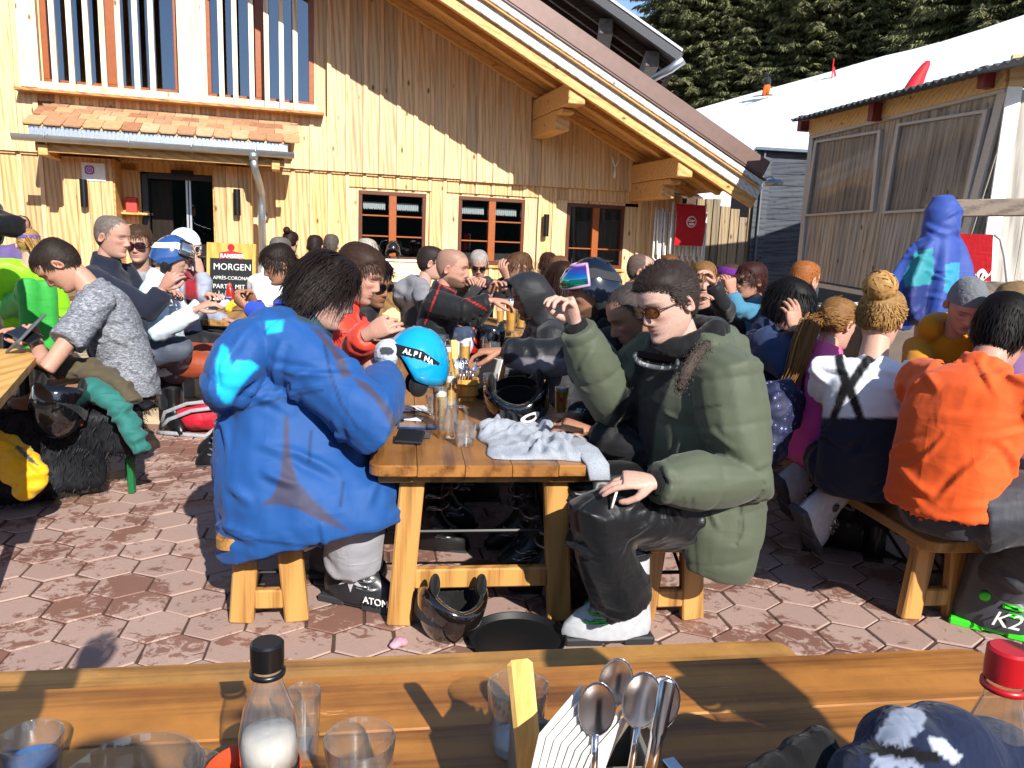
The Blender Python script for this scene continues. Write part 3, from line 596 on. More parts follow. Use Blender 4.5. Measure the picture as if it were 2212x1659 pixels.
for px,dy,sc in [(1455,9,1.3),(1530,8,1.2),(1610,10,1.3),(1680,9,1.2),(1760,9,1.3),(1850,9,1.1),(1890,13,1.2),(1930,11,1.1),(1975,14,1.3),(2010,10,1.2),(2060,12,1.3),(2140,11,1.2),(2210,12,1.2),(1500,18,1.5),(1640,19,1.5),(1780,19,1.5),(1870,20,1.5),(1940,20,1.6),(2010,21,1.5),(2100,20,1.5),(2200,20,1.5)]:
    j=[q[0] for q in RIDGE]; y=np.interp(px,j,[q[1] for q in RIDGE]); z=np.interp(px,j,[q[2] for q in RIDGE]); p=W(px,y,z); spots.append((p*V3((p[1]+dy+3)/p[1],1,1)+V3(0,dy+3,.11*(dy+3)-.2),sc,1))
ORD='first second third fourth fifth sixth seventh eighth ninth tenth eleventh twelfth thirteenth fourteenth fifteenth sixteenth seventeenth eighteenth nineteenth twentieth'.split()+['twenty-first','twenty-second','twenty-third']
rank={}
for bk in (0,1):
    for k,i in enumerate(sorted([i for i,q in enumerate(spots) if q[2]==bk],key=lambda i:spots[i][0][0]/spots[i][0][1])): rank[i]=ORD[k]
for i,(p,sc,bk) in enumerate(spots):
    t=thing('spruce_tree',p,(rank[i]+' sunlit spruce from the left along the upper edge of the snow slope') if not bk else (rank[i]+' shaded spruce from the left, deeper in the forest above the slope'),'tree','spruces along the snow slope' if not bk else 'spruces deeper in the forest')
    T=TREES[rt.randrange(3)]; rz=rt.uniform(0,6.28)
    for nm,me in zip(('trunk','crown'),T): o=inst(nm,me,t,p,(0,0,rz),(sc,sc,sc*1.05))
# bare leafless shrub & skier & red things on the slope
def onhill(px,py,zc): return W(px,py,zc)
sk=thing('person',onhill(1652,206,43),'distant skier in orange trousers and dark jacket on the snow slope','person')
b=onhill(1652,206,43); mb=MB(); mb.tube([b+V3(-.1,0,.0)*.7,b+V3(-.02,0,.45)*.7,b+V3(.12,0,.85)*.7],[.1,.12,.15],8); mb.tube([b+V3(.2,.1,.0)*.7,b+V3(.22,0,.45)*.7,b+V3(.14,0,.85)*.7],[.1,.12,.15],8); mb.build('trousers',cloth('ski_orange','e0590f'),sk,True)
mb=MB(); mb.tube([b+V3(.13,0,.8)*.7,b+V3(.1,0,1.15)*.7,b+V3(.05,0,1.4)*.7],[.17,.2,.12],10); mb.tube([b+V3(.05,0,1.3)*.7,b+V3(-.2,0,1.05)*.7,b+V3(-.35,0,.95)*.7],[.07,.06,.05],8); mb.tube([b+V3(.1,0,1.3)*.7,b+V3(.35,0,1.05)*.7,b+V3(.3,0,.85)*.7],[.07,.06,.05],8); mb.ell(b+V3(.02,0,1.6)*.7,(.12,.13,.14)); mb.build('body',cloth('ski_dark','14181c'),sk,True)
mb=MB(); mb.bar(b+V3(-1.0,0,-.1)*.7,b+V3(.5,0,.08)*.7,.1,.03); mb.bar(b+V3(-.8,.2,-.08)*.7,b+V3(.7,.2,.1)*.7,.1,.03); mb.build('ski',black_metal,sk)
redm=cloth('mat_red','c21a26',.6,8,.3)
p=W(1985,200,20); mb=MB(); rings=[]
for z,w_,d_,ox in ((-2,.62,.35,-.35),(0,.42,.3,-.2),(.4,.30,.25,-.06),(.68,.19,.18,.08),(.78,.1,.1,.12)): rings.append([p+V3(ox+w_*math.cos(t)*.6,d_*math.sin(t)*.6,z) for t in np.arange(10)*.6283])
mb.loft(rings); tag(mb.build('padded_post',redm,None,True,loc=p+V3(0,0,-2)),'red padded safety cover poking up behind the corrugated kiosk roof','safety pad')
p=W(1799,148,41); tag(MB().prism([(0,0),(.28,-.75),(.36,-.7),(.08,.1)],p,(1,0,0),(0,0,1),(0,.05,0)).tube([p+V3(0,0,-.6),p+V3(0,0,.5)],.03,6).build('slope_flag',redm,None,loc=p+V3(0,0,-.6)),'small red flag on the upper edge of the snow slope','flag')
# ---------------------------------------------------------------- shed and plank fence beside the chalet
shed=thing('grey_shed',W(1690,560,13.2),'dark grey horizontally boarded shed between chalet and kiosk','shed')
blue_grey=wood('bluegrey_board','23262d','4d535e',0,1,.6,tint=.2)
tl,tr_=W(1637,326,13.2),W(1800,336,13.0); zt=tl[2]; zb=.4; nbd=14; dxy=nrm((tr_-tl)*V3(1,1,0)); ln=np.linalg.norm((tr_-tl)[:2])
for i in range(nbd):
    z0=lerp(zb,zt,i/nbd); z1=lerp(zb,zt,(i+1)/nbd)-.004; a=tl*V3(1,1,0)+V3(0,0,(z0+z1)/2); MB().bar(a,a+dxy*ln,.03,z1-z0,ch=.004).build('board',blue_grey,shed)
MB().box(tl*V3(1,1,0)+dxy*ln/2+V3(0,.8,(zb+zt)/2),(ln-.02,1.5,zt-zb-.02)).build('body',blue_grey,shed); MB().bar(tl+V3(0,0,.03)-dxy*.05,tr_+V3(0,0,.03),.3,.05).build('roof_edge',plain('shed_roof','6d7a86',.4,.5),shed)
MB().bar(tl*V3(1,1,0)+dxy*.1-V3(0,.03,-zb),tl+dxy*.1-V3(0,.03,0),.12,.03).build('corner_board',plain('corner_grey','5d646e',.6),shed)
fen=thing('plank_fence',FPt(3.6,-.2,0),'weathered upright plank fence at the chalet corner beneath the eave','fence')
oldp=wood('fence_plank','5e5142','9c8c74',2,1,.75,tint=.45)
px=1500
for i in range(9):
    w_=random.uniform(15,22); s0=FS(px,500,-.3)[0]; s1=FS(px+w_,500,-.3)[0]; px+=w_+1; zt=FS(px,random.choice([440,452,446,470]) if i>2 else 430,-.3)[1]
    fpart('plank',oldp,s0,s1-.01,-.3-random.uniform(0,.03),-.27,.1,zt,fen)
fpart('rail',oldp,3.2,4.5,-.36,-.335,1.2,1.3,fen)
# ---------------------------------------------------------------- kiosk on the right
KD=nrm(ray(760,510)*V3(1,1,0)); K0=W(1745,500,10.5)*V3(1,1,0); KN=np.array([-KD[1],KD[0],0]); KN=KN if KN@(-K0)>0 else -KN
def KS(x,y,n=0): r=ray(x,y); p=CAM+r*(((K0+KN*n-CAM)@KN)/(r@KN)); return np.array([(p-K0)@KD,p[2]])
def KP(t,n,z): return K0+KD*t+KN*n+V3(0,0,z)
kio=thing('kiosk',KP(-2,-1,.9),'grey board kiosk with two framed panels, yellow fascia and corrugated roof','kiosk')
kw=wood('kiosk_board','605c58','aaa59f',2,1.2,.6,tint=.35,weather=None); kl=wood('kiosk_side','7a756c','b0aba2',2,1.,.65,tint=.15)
yel=wood('fascia_yellow','a8834a','d0b07c',0,1,.5,tint=.05); kframe=plain('kiosk_frame','a9a7a2',.45,.2,.06)
BL,TL,BR,TR=KS(1728,600),KS(1756,296),KS(2052,655),KS(2178,193)
nbd=22
def q4(u,v): return lerp(lerp(BL,BR,u),lerp(TL,TR,u),v)
def kprism(pts,n0,n1,name,mat,parent=kio): return MB().prism([tuple(p) for p in pts],KP(0,n0,0),KD,V3(0,0,1),KN*(n1-n0)).build(name,mat,parent)
for i in range(nbd):
    u0,u1=i/nbd+.001,(i+1)/nbd-.001; kprism([q4(u0,0),q4(u1,0),q4(u1,1),q4(u0,1)],-.03,random.uniform(-.004,.0),'board',kw)
kprism([q4(0,0),q4(1,0),q4(1,1),q4(0,1)],-1.6,-.031,'body',kw)
def framed(c,name):
    P=[KS(*p) for p in c]; cen=sum(P)/4
    pn=thing('framed_panel',KP(*[cen[0],0,cen[1]]),None,None); pn.parent=kio; pn.location=tuple(KP(cen[0],0,cen[1])-chain(kio))
    I=[p+(cen-p)*.08*np.array([1,.75]) for p in P]; mb=MB()
    for k in range(4): a,b=P[k],P[(k+1)%4]; c2,d=I[(k+1)%4],I[k]; mb.prism([tuple(a),tuple(b),tuple(c2),tuple(d)],KP(0,.003,0),KD,V3(0,0,1),KN*.045)
    mb.build('frame',kframe,pn); MB().prism([tuple(p) for p in I],KP(0,.02,0),KD,V3(0,0,1),KN*.004).build('pane',glass('kiosk_pane',(.9,.9,.9),.35,.12),pn)
framed([(1742,468),(1892,458),(1910,281),(1766,305)],'a'); framed([(1912,462),(2092,452),(2142,236),(1944,268)],'b')
for a,b in (((1727,602),(1757,292)),((2047,656),(2172,193))):
    A_,B_=KS(*a),KS(*b); MB().prism([tuple(A_+[-.05,0]),tuple(A_+[.05,0]),tuple(B_+[.05,0]),tuple(B_+[-.05,0])],KP(0,.002,0),KD,V3(0,0,1),KN*.03).build('corner_trim',kframe,kio)
A_,B_=KS(1757,294),KS(2182,190); A2,B2=KS(1752,262),KS(2185,142)
kprism([A_,B_,B2,A2],-.1,.06,'fascia',yel); kprism([KS(1757,300),KS(2178,199),KS(2178,192),KS(1757,293)],.001,.05,'head_trim',kframe)
kprism([KS(1728,603),KS(2052,660),KS(2050,672),KS(1728,612)],-.1,.05,'sill_trim',kframe)
red_paint=plain('oxide_red','6e1f1f',.5)
for px,py in ((1753,265),(1910,240),(2155,165)): q=KS(px,py); MB().box(KP(q[0],.1,q[1]-.02),(.09,.16,.2),np.stack([KD,KN,V3(0,0,1)],1)).build('bracket',red_paint,kio)
rA,rB=KS(1712,262,.35),KS(2240,122,.35); mb=MB(); nn=70; rings=[]
for i in range(nn+1):
    t=i/nn; c=lerp(rA,rB,t); dz=.018*math.cos(i*math.pi); rings.append([KP(c[0],.38,c[1]+dz),KP(c[0],-2.6,c[1]+.55+dz),KP(c[0],-2.6,c[1]+.565+dz),KP(c[0],.38,c[1]+.012+dz)])
mb.loft(rings); mb.build('corrugated_roof',plain('corrugated','4e5358',.5,.4,.2,10),kio)
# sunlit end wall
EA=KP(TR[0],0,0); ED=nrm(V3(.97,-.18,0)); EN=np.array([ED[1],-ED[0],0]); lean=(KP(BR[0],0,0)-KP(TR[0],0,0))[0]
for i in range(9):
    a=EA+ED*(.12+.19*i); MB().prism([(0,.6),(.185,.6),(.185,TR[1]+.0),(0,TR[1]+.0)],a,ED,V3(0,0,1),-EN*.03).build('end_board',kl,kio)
MB().prism([(0,.6),(.13,.6),(.13,TR[1]+.02),(0,TR[1]+.02)],EA-ED*.02+EN*.004,ED,V3(0,0,1),EN*.03).build('corner_post',white_paint,kio)
MB().prism([(0,TR[1]+.021),(2,TR[1]+.12),(2,TR[1]+.42),(0,TR[1]+.3)],EA-ED*.02,ED,V3(0,0,1),EN*.05).build('end_fascia',yel,kio)
MB().bar(EA+ED*.55+EN*.06+V3(-.12,0,.6),EA+ED*.9+EN*.06+V3(0,0,2.1),.1,.05).build('red_post',red_paint,kio)
mb=MB(); xs_=np.linspace(0,3.4,18); ys_=np.linspace(-.7,.7,8); o_=W(1790,648,7.0)+V3(0,0,0); rs=random.Random(8)
mb.add([[o_[0]+x,o_[1]+y,o_[2]-.10+.16*(1-(y/.75)**2)*(1-abs(x/1.7-1)**4)+rs.uniform(-.02,.02)] for x in xs_ for y in ys_],[(i*8+j,(i+1)*8+j,(i+1)*8+j+1,i*8+j+1) for i in range(17) for j in range(7)])
tag(mb.build('snow_patch',snow_m,None,True),kind='structure')
tag(MB().box(o_+V3(1.7,.3,-.62),(3.6,2.6,1.0),ch=.05).build('terrace',plain('terrace_earth','5a5048',.9,0,.2,6),None),kind='structure')
# unseen dark ridge behind the viewer, added to darken reflections in the panes
mb=MB(); rg=random.Random(5); A_=np.linspace(R(200),R(350),90); hh=[14+rg.uniform(0,5) for _ in A_]
mb.add([p for a,h in zip(A_,hh) for p in ((120*math.cos(a),120*math.sin(a),-2),(135*math.cos(a),135*math.sin(a),h))],[(2*i,2*i+1,2*i+3,2*i+2) for i in range(89)])
tag(mb.build('unseen_ridge',plain('unseen_ridge_dark','2c3424',.9,0,.4,.2),None),kind='structure')
# ================================================================ PEOPLE
def face_dir(yaw): return V3(math.sin(R(yaw)),-math.cos(R(yaw)),0)
def head_rot(yaw,pitch=0,roll=0):
    """columns: person's left, back, up; pitch>0 looks down, roll>0 tilts towards the person's left"""
    f=face_dir(yaw); l=np.cross((0,0,1),f); u=V3(0,0,1)
    p=R(pitch); f2=f*math.cos(p)-u*math.sin(p); u2=u*math.cos(p)+f*math.sin(p)
    r=R(roll); l3=l*math.cos(r)-u2*math.sin(r); u3=u2*math.cos(r)+l*math.sin(r)
    return np.stack([l3,-f2,u3],1)
_Z =[-.122,-.116,-.105,-.092,-.078,-.066,-.055,-.044,-.032,-.015,.0,.014,.03,.05,.072,.09,.104,.114,.119]
_FR=[-.050,-.072,-.086,-.0905,-.087,-.0885,-.090,-.0905,-.089,-.090,-.0905,-.0935,-.0975,-.097,-.090,-.078,-.060,-.036,-.006]
_BK=[-.000,.012,.024,.036,.050,.062,.072,.080,.087,.095,.099,.101,.102,.101,.096,.088,.074,.054,.016]
_WD=[.014,.030,.041,.049,.055,.0585,.0615,.064,.067,.0705,.0725,.0735,.0745,.0745,.071,.064,.053,.037,.010]
def head_geo(skin,brow=(.05,.03,.02),beard=None,beard_amt=0,must=0,scalp=None,scalp_mask='full',jaw=1.,wide=1.,eyes='open',nose=1.,lip=.5):
    skin=np.array(srgb(skin)); NS=56; zz=np.concatenate([np.linspace(-.122,-.08,9),np.linspace(-.075,.04,30),np.linspace(.046,.119,13)]); V=[];ph=np.arange(NS)*2*math.pi/NS
    ph=ph-.55*np.sin(ph)*.5                                   # crowd the columns towards the face
    for z in zz:
        fr,bk,wd=np.interp(z,_Z,_FR),np.interp(z,_Z,_BK),np.interp(z,_Z,_WD)*wide; mid=.004 if z<.1 else (fr+bk)/2
        if z<-.04: wd*=jaw
        s,c=np.sin(ph),-np.cos(ph); x=wd*np.sign(s)*np.abs(s)**.88; y=np.where(c<0,mid+np.sign(c)*np.abs(c)**.95*(mid-fr),mid+c*(bk-mid)); V.append(np.stack([x,y,np.full(NS,z)],1))
    V=np.concatenate(V); x,y,z=V[:,0].copy(),V[:,1].copy(),V[:,2].copy(); fm=np.clip((-y-.02)/.05,0,1)
    g=lambda cx,cz,sx,sz:np.exp(-((x-cx)/sx)**2-((z-cz)/sz)**2)
    npf=np.interp(z,[-.046,-.040,-.033,-.026,-.012,.004,.016,.026],[0,.010,.021,.0235,.0165,.008,.0025,0])*nose; sw=np.interp(z,[-.045,-.035,-.02,.01],[.013,.0125,.0095,.008])
    d=npf*np.exp(-(x/sw)**2)+.007*nose*(g(.012,-.036,.0065,.0065)+g(-.012,-.036,.0065,.0065))
    d+=-.011*(g(.031,.006,.0165,.0105)+g(-.031,.006,.0165,.0105))+.0045*(g(.028,.026,.022,.008)+g(-.028,.026,.022,.008))
    d+=.0045*(g(.046,-.016,.018,.014)+g(-.046,-.016,.018,.014))-.003*(g(.04,-.045,.016,.018)+g(-.04,-.045,.016,.018))
    d+=.0055*g(0,-.0565,.019,.0042)+.006*g(0,-.067,.017,.0045)-.004*g(0,-.0615,.024,.0022)-.002*g(0,-.048,.006,.006)+.006*g(0,-.098,.018,.011)-.003*g(0,-.079,.02,.006)
    V[:,1]-=d*fm
    col=np.tile(skin,(len(V),1)); red=np.array([1.0,.80,.76])
    def mixv(m,c): 
        nonlocal col; m=np.clip(m,0,1)[:,None]; col=col*(1-m)+np.asarray(c)*m
    blush=np.clip(.55*(g(.042,-.022,.022,.018)+g(-.042,-.022,.022,.018))+.6*g(0,-.03,.013,.014),0,1)*fm; mixv(blush,skin*red)
    lips=np.clip(1.6*(g(0,-.0565,.019,.0038)+g(0,-.0665,.016,.004)),0,1)*fm; mixv(lips*lip,skin*np.array([.78,.46,.45])); mixv(1.2*g(0,-.0617,.021,.0016)*fm,skin*np.array([.35,.2,.2]))
    bz=np.exp(-((np.abs(x)-.031)/.018)**4-((z-(.0245+.004*np.cos((np.abs(x)-.028)*60)))/.0042)**2)*fm; mixv(bz*.85,brow)
    if eyes=='closed': mixv(np.exp(-((np.abs(x)-.031)/.013)**4-((z-.001)/.0022)**2)*fm,np.array([.06,.04,.035]))
    if beard is not None and beard_amt>0:
        side=np.clip((z+.005-(-.055+.6*np.clip(np.abs(x)-.035,0,.04)))/-.012,0,1)*np.clip((-y+.03)/.03,0,1)*(z<.005); side=np.where((np.abs(x)<.03)&(z>-.046),0,side)
        side=side*(1-.8*lips); mixv(side*beard_amt,srgb(beard))
    if must: mixv(np.exp(-(x/.024)**4-((z+.0485)/.0045)**2)*fm*must,srgb(beard))
    if scalp is not None: mixv(np.clip((z-hairline(x,y,scalp_mask))/.012,0,1)*.8,srgb(scalp))
    n=len(zz); F=[(i*NS+j,i*NS+(j+1)%NS,(i+1)*NS+(j+1)%NS,(i+1)*NS+j) for i in range(n-1) for j in range(NS)]; F+=[tuple(range(NS))[::-1],tuple((n-1)*NS+j for j in range(NS))]
    return V,F,col,zz,NS
def hairline(x,y,mask='full'):
    a=np.abs(np.arctan2(x,-y)); 
    tab={'full':([0,.5,.95,1.25,1.5,1.75,2.1,3.2],[.070,.068,.052,.012,-.005,.0,-.055,-.078]),
         'recede':([0,.35,.7,1.1,1.35,1.5,1.75,2.1,3.2],[.085,.098,.085,.05,.012,-.005,.0,-.055,-.078]),
         'ring':([0,.9,1.2,1.45,1.7,2.1,3.2],[.3,.3,.06,.0,.0,-.05,-.075]),
         'up':([0,.5,.95,1.25,1.5,1.75,2.1,3.2],[.074,.070,.054,.015,-.01,-.02,-.042,-.05]),
         'long':([0,.5,.95,1.25,1.5,1.75,2.1,3.2],[.074,.070,.054,.015,-.02,-.05,-.075,-.09])}[mask]
    return np.interp(a,*tab)
def ear(mb,Rm,o,sx,col,sc=1.):
    A=[]; 
    for k in range(13):
        t=k/12*2*math.pi; A.append(V3(0,.017*math.cos(t),.031*math.sin(t)-.003*math.cos(t)))
    for s_,rx,th in ((1,1,.0),):
        rings=[]
        for q,(sc2,ox) in enumerate(((.55,-.004),(1.0,.002),(1.02,.010),(.8,.013),(.62,.008),(.2,.005))):
            rings.append([V3(sx*(.0715+ox+ (.006 if p[1]>0 else 0)*(q>0)),.012+p[1]*sc2+p[2]*-.15,-.008+p[2]*sc2*(1 if p[2]>0 else .85)) for p in A[:-1]])
        rr=[[o+Rm@(p*sc) for p in (r if sx>0 else r[::-1])] for r in rings]; mb.loft(rr,col=col)
def hand_geo(mb,wrist,d,palm,side,curl=(.5,.55,.6,.65),thumb=.5,spread=.1,s=1.,col=(.6,.4,.3),bend=(1,1,.7)):
    """d: direction the hand points, palm: direction the palm faces, side=+1 left hand / -1 right hand"""
    d=nrm(d); palm=nrm(np.asarray(palm)-d*(np.asarray(palm)@d)); x=np.cross(d,palm)*side   # x: towards the thumb
    w=np.asarray(wrist)
    rings=[]
    for t,a,b in ((-.02,.027,.020),(.012,.029,.0195),(.035,.037,.019),(.06,.041,.0165),(.082,.041,.0135),(.094,.038,.010)):
        ang=np.arange(14)*2*math.pi/14; c=w+d*t*s
        rings.append(c+np.outer(np.cos(ang)*a*s,x)+np.outer(np.sin(ang)*b*s,palm))
    mb.loft(rings,col=col)
    L=[(.040,.025,.020),(.044,.029,.022),(.041,.027,.021),(.032,.020,.018)]
    for i in range(4):
        off=(.031-.0205*i); base=w+d*(.080+(-.003 if i in(0,2) else (.0 if i==1 else -.012)))*s+x*off*s; a=0; p=base; pts=[p-d*.012*s]; dd=nrm(d+x*spread*(1.5-i)*.5)
        for k in range(3):
            a+=curl[i]*bend[k]; q=dd*math.cos(a)+palm*math.sin(a); pts.append(p+q*L[i][k]*s*.5); p=p+q*L[i][k]*s; pts.append(p)
        r0=(.0092,.0095,.0092,.0082)[i]*s; mb.tube(pts,[r0,r0,r0*.98,r0*.93,r0*.9,r0*.85,r0*.62],9,col=col)
    tb=w+d*.022*s+x*.026*s+palm*.006*s; t1=nrm(d*.75+x*(.8-.5*thumb)+palm*(.25+.6*thumb)); p1=tb+t1*.042*s; t2=nrm(d*.9+x*(.25-.45*thumb)+palm*(.25+.55*thumb)); p2=p1+t2*.03*s; t3=nrm(d+x*(.05-.5*thumb)+palm*(.2+.4*thumb)); p3=p2+t3*.025*s
    mb.tube([tb-t1*.01*s,tb+t1*.02*s,p1,lerp(p1,p2,.5),p2,lerp(p2,p3,.6),p3],[.014*s,.0145*s,.0112*s,.0105*s,.0105*s,.0095*s,.006*s],9,col=col)
    return x,palm
def ik(a,b,l1,l2,hint):
    a,b=np.asarray(a,float),np.asarray(b,float); d=b-a; L=np.linalg.norm(d)
    if L>=(l1+l2)*.995:
        return a+d*l1/(l1+l2), b
    u=d/L; x=(l1*l1-l2*l2+L*L)/(2*L); h=math.sqrt(max(l1*l1-x*x,1e-6)); n=np.asarray(hint,float); n=nrm(n-u*(n@u)); return a+u*x+n*h,b
def hair_geo(hm,Rm,o,sc,col,style,n,rnd):
    """hair as a cap plus many tapering strips growing from the scalp"""
    V,F,_,zz,NS=hm; x,y,z=V.T; mask={'crop':'full','short':'full','messy':'long','mop':'long','bun':'up','pony':'up','long':'long','recede':'recede','ring':'ring','fringe':'full','side':'full'}[style['s']]; mask=style.get('mask',mask)
    inside=z>hairline(x,y,mask)-.002; ctr=V3(0,.005,.02); nn=(V-ctr)/np.array([.074,.1,.1])**2; nn/=np.linalg.norm(nn,axis=1)[:,None]
    th=style.get('cap',.006); mb=MB(); use=[f for f in F if len(f)==4 and all(inside[i] for i in f)] + [F[-1]]
    idx=sorted({i for f in use for i in f}); mp={i:k for k,i in enumerate(idx)}; c0=np.array(srgb(col)); zrel=np.clip((z[idx]-hairline(x[idx],y[idx],mask))/.025,0,1)
    if mask=='ring': use=use[:-1]
    jit=np.array([rnd.uniform(.9,1.06) for _ in idx]); P=V[idx]+nn[idx]*(th*zrel*jit*(np.interp(z[idx],[0,.065],[.3,1]) if style.get('fade') else 1)+.001)[:,None]
    mb.add(o+(P*sc)@Rm.T,[tuple(mp[i] for i in f) for f in use],0,np.array([c0*rnd.uniform(.55,.9) for _ in idx]))
    cand=[i for i in range(len(V)) if inside[i]]
    L0,L1=style['len']; lift=style.get('lift',.15) if style['s'] not in('bun','pony') else .03; st=style['s']; crown=np.array(style.get('crown',(0,.05,.115))); grav=style.get('g',.0 if st in('bun','pony') else .35); wav=style.get('wave',.0); seg=style.get('seg',7 if style['s'] in('bun','pony') else 4); wid=style.get('w',.0022); bp=np.array(style.get('to',(0,.11,.05)))
    part=style.get('part',.02)
    for k in range(n):
        i=rnd.choice(cand); j=rnd.choice(cand); p=V[i]+V3(rnd.uniform(-1,1),rnd.uniform(-1,1),rnd.uniform(-1,1))*.004; nr=nn[i]
        front=p[1]<-.02 and p[2]>.05
        if st in('bun','pony'): c=bp-p
        elif style.get('sweep') and p[1]<.035: c=V3((1 if p[0]>0 else -1)*.45,.55,-.62)
        elif st in ('fringe','side') and p[1]<.03 and p[2]>.03: c=V3((1 if p[0]>part else -1)*.8*(1 if st=='fringe' else style.get('dir',1)*(1 if st=='side' else 1)*(1 if p[0]>part else (1 if st=='side' else 1))),-.75 if st=='fringe' else -.3,-.1)
        else: c=p-crown
        c=c-nr*(c@nr); c=nrm(c+V3(rnd.gauss(0,1),rnd.gauss(0,1),rnd.gauss(0,1))*style.get('mess',.14)*np.linalg.norm(c) if np.linalg.norm(c)>.001 else V3(0,-1,0))
        L=rnd.uniform(L0,L1)*(np.interp(p[2],[0,.065],[.28,1]) if style.get('fade') else 1); 
        if st in('bun','pony'): L=np.linalg.norm(bp-p)*rnd.uniform(.85,1.2)
        w_=wid*rnd.uniform(.7,1.3); q=p.copy(); pts=[q+nr*th*.4]; ph=rnd.uniform(0,6.28); side=np.cross(c,nr); dirv=c
        for s_ in range(seg):
            t=(s_+1)/seg
            dirv=nrm(c*(1-.3*t)+nr*lift*(1-t)*1.2+V3(0,0,-1)*0*t+side*wav*math.sin(ph+t*5)); gl=Rm.T@V3(0,0,-1); dirv=nrm(dirv+gl*grav*t*1.6); q=q+dirv*L/seg
            e=(q-ctr)/(np.array([.0745,.0995,.0995])+th*.95); r_=np.linalg.norm(e)
            if st in('bun','pony'):
                q=ctr+(q-ctr)/max(r_,.3)*(1+.018*math.sin(ph)+.012*math.sin(ph+t*4)); nq=nrm((q-ctr)/np.array([.074,.1,.1])**2); c=bp-q; c=nrm(c-nq*(c@nq)); nr=nq
            if r_<1 and q[2]>-.06: q=ctr+(q-ctr)/max(r_,.3)
            pts.append(q)
        a=[];cc=[];sh=rnd.uniform(.72,1.32)
        for s_,q in enumerate(pts):
            t=s_/seg; ww=w_*(1 if t<.6 else max(.12,1-(t-.6)*2.2)); sv=nrm(side)*ww; a+= [q-sv,q+sv]; cc+=[c0*sh*(.85+.3*t)]*2
        mb.add(o+(np.array(a)*sc)@Rm.T,[(2*s_,2*s_+1,2*s_+3,2*s_+2) for s_ in range(seg)],0,np.array(cc))
    return mb
SKIN=attr_mat('skin',.5,.3,.22,0,160,.2); HAIR=attr_mat('hair',.58,.16,0,0,80,.2)
NP=[0]
def vnormals(v,f):
    F=np.array([q if len(q)==4 else (*q,q[2]) for q in f]); n=np.cross(v[F[:,2]]-v[F[:,0]],v[F[:,3]]-v[F[:,1]]); o=np.zeros_like(v)
    for k in range(4): np.add.at(o,F[:,k],n)
    return o/np.maximum(np.linalg.norm(o,axis=1),1e-9)[:,None]
def seg_param(v,a,b):
    d=b-a; t=np.clip(((v-a)@d)/(d@d),0,1); return t,np.linalg.norm(v-(a+t[:,None]*d),axis=1)
def add_folds(v,f,bones,count,amp,wid,length,rnd):
    """cloth folds: tapering ridges with a trough beside them, running slantwise to the nearest bone"""
    n=vnormals(v,f); disp=np.zeros(len(v))
    for k in range(count):
        i=rnd.randrange(len(v)); p0,n0=v[i],n[i]; best=min(bones,key=lambda b:seg_param(v[i:i+1],b[0],b[1])[1][0]-b[2]); ax=nrm(best[1]-best[0]); ax=nrm(ax-n0*(ax@n0)); ar=np.cross(n0,ax); an=R(rnd.uniform(28,85))*rnd.choice((-1,1)); t=ax*math.cos(an)+ar*math.sin(an); s=np.cross(n0,t)
        L=rnd.uniform(*length); w_=rnd.uniform(*wid); A=amp*rnd.uniform(.5,1.2); q=v-p0; a=q@t; m=(np.abs(a)<L/2)&(np.abs(q@n0)<.06)&(n@n0>.15)
        if not m.any(): continue
        a=a[m]; bb=(q[m]@s)-rnd.uniform(-2.5,2.5)*a*a; tp=(1-(2*a/L)**2); disp[m]+=A*tp*(np.exp(-(bb/w_)**2)-.65*np.exp(-((bb-1.7*w_)/(1.1*w_))**2))
    disp*=np.clip((v[:,2]-v[:,2].min())/.06,0,1); return v+n*np.clip(disp,-.02,.02)[:,None]
def add_baffles(v,f,bones,pitch,amp):
    n=vnormals(v,f); D=[]; Hh=[]
    for a,b,r in bones: t,d=seg_param(v,a,b); D.append(d-r); Hh.append(((v-a)@nrm(b-a)))
    k=np.argmin(np.array(D),0); h=np.array(Hh)[k,np.arange(len(v))]; return v+n*(amp*(np.abs(np.sin(math.pi*h/pitch))**.45-.75))[:,None]
def blend_rings(spine,left,tab,n=24,hunch=.0):
    """tab: (t, half width, half depth, forward shift)"""
    out=[]
    for t,w_,d_,fs in tab:
        c,T=spine(t); l=nrm(left-T*(left@T)); f=np.cross(l,T); a=np.arange(n)*2*math.pi/n; cs,sn=np.cos(a),np.sin(a)
        out.append(c+f*fs+np.outer(np.sign(cs)*np.abs(cs)**.85*w_,l)+np.outer(np.sign(sn)*np.abs(sn)**.9*d_,f))
    return out
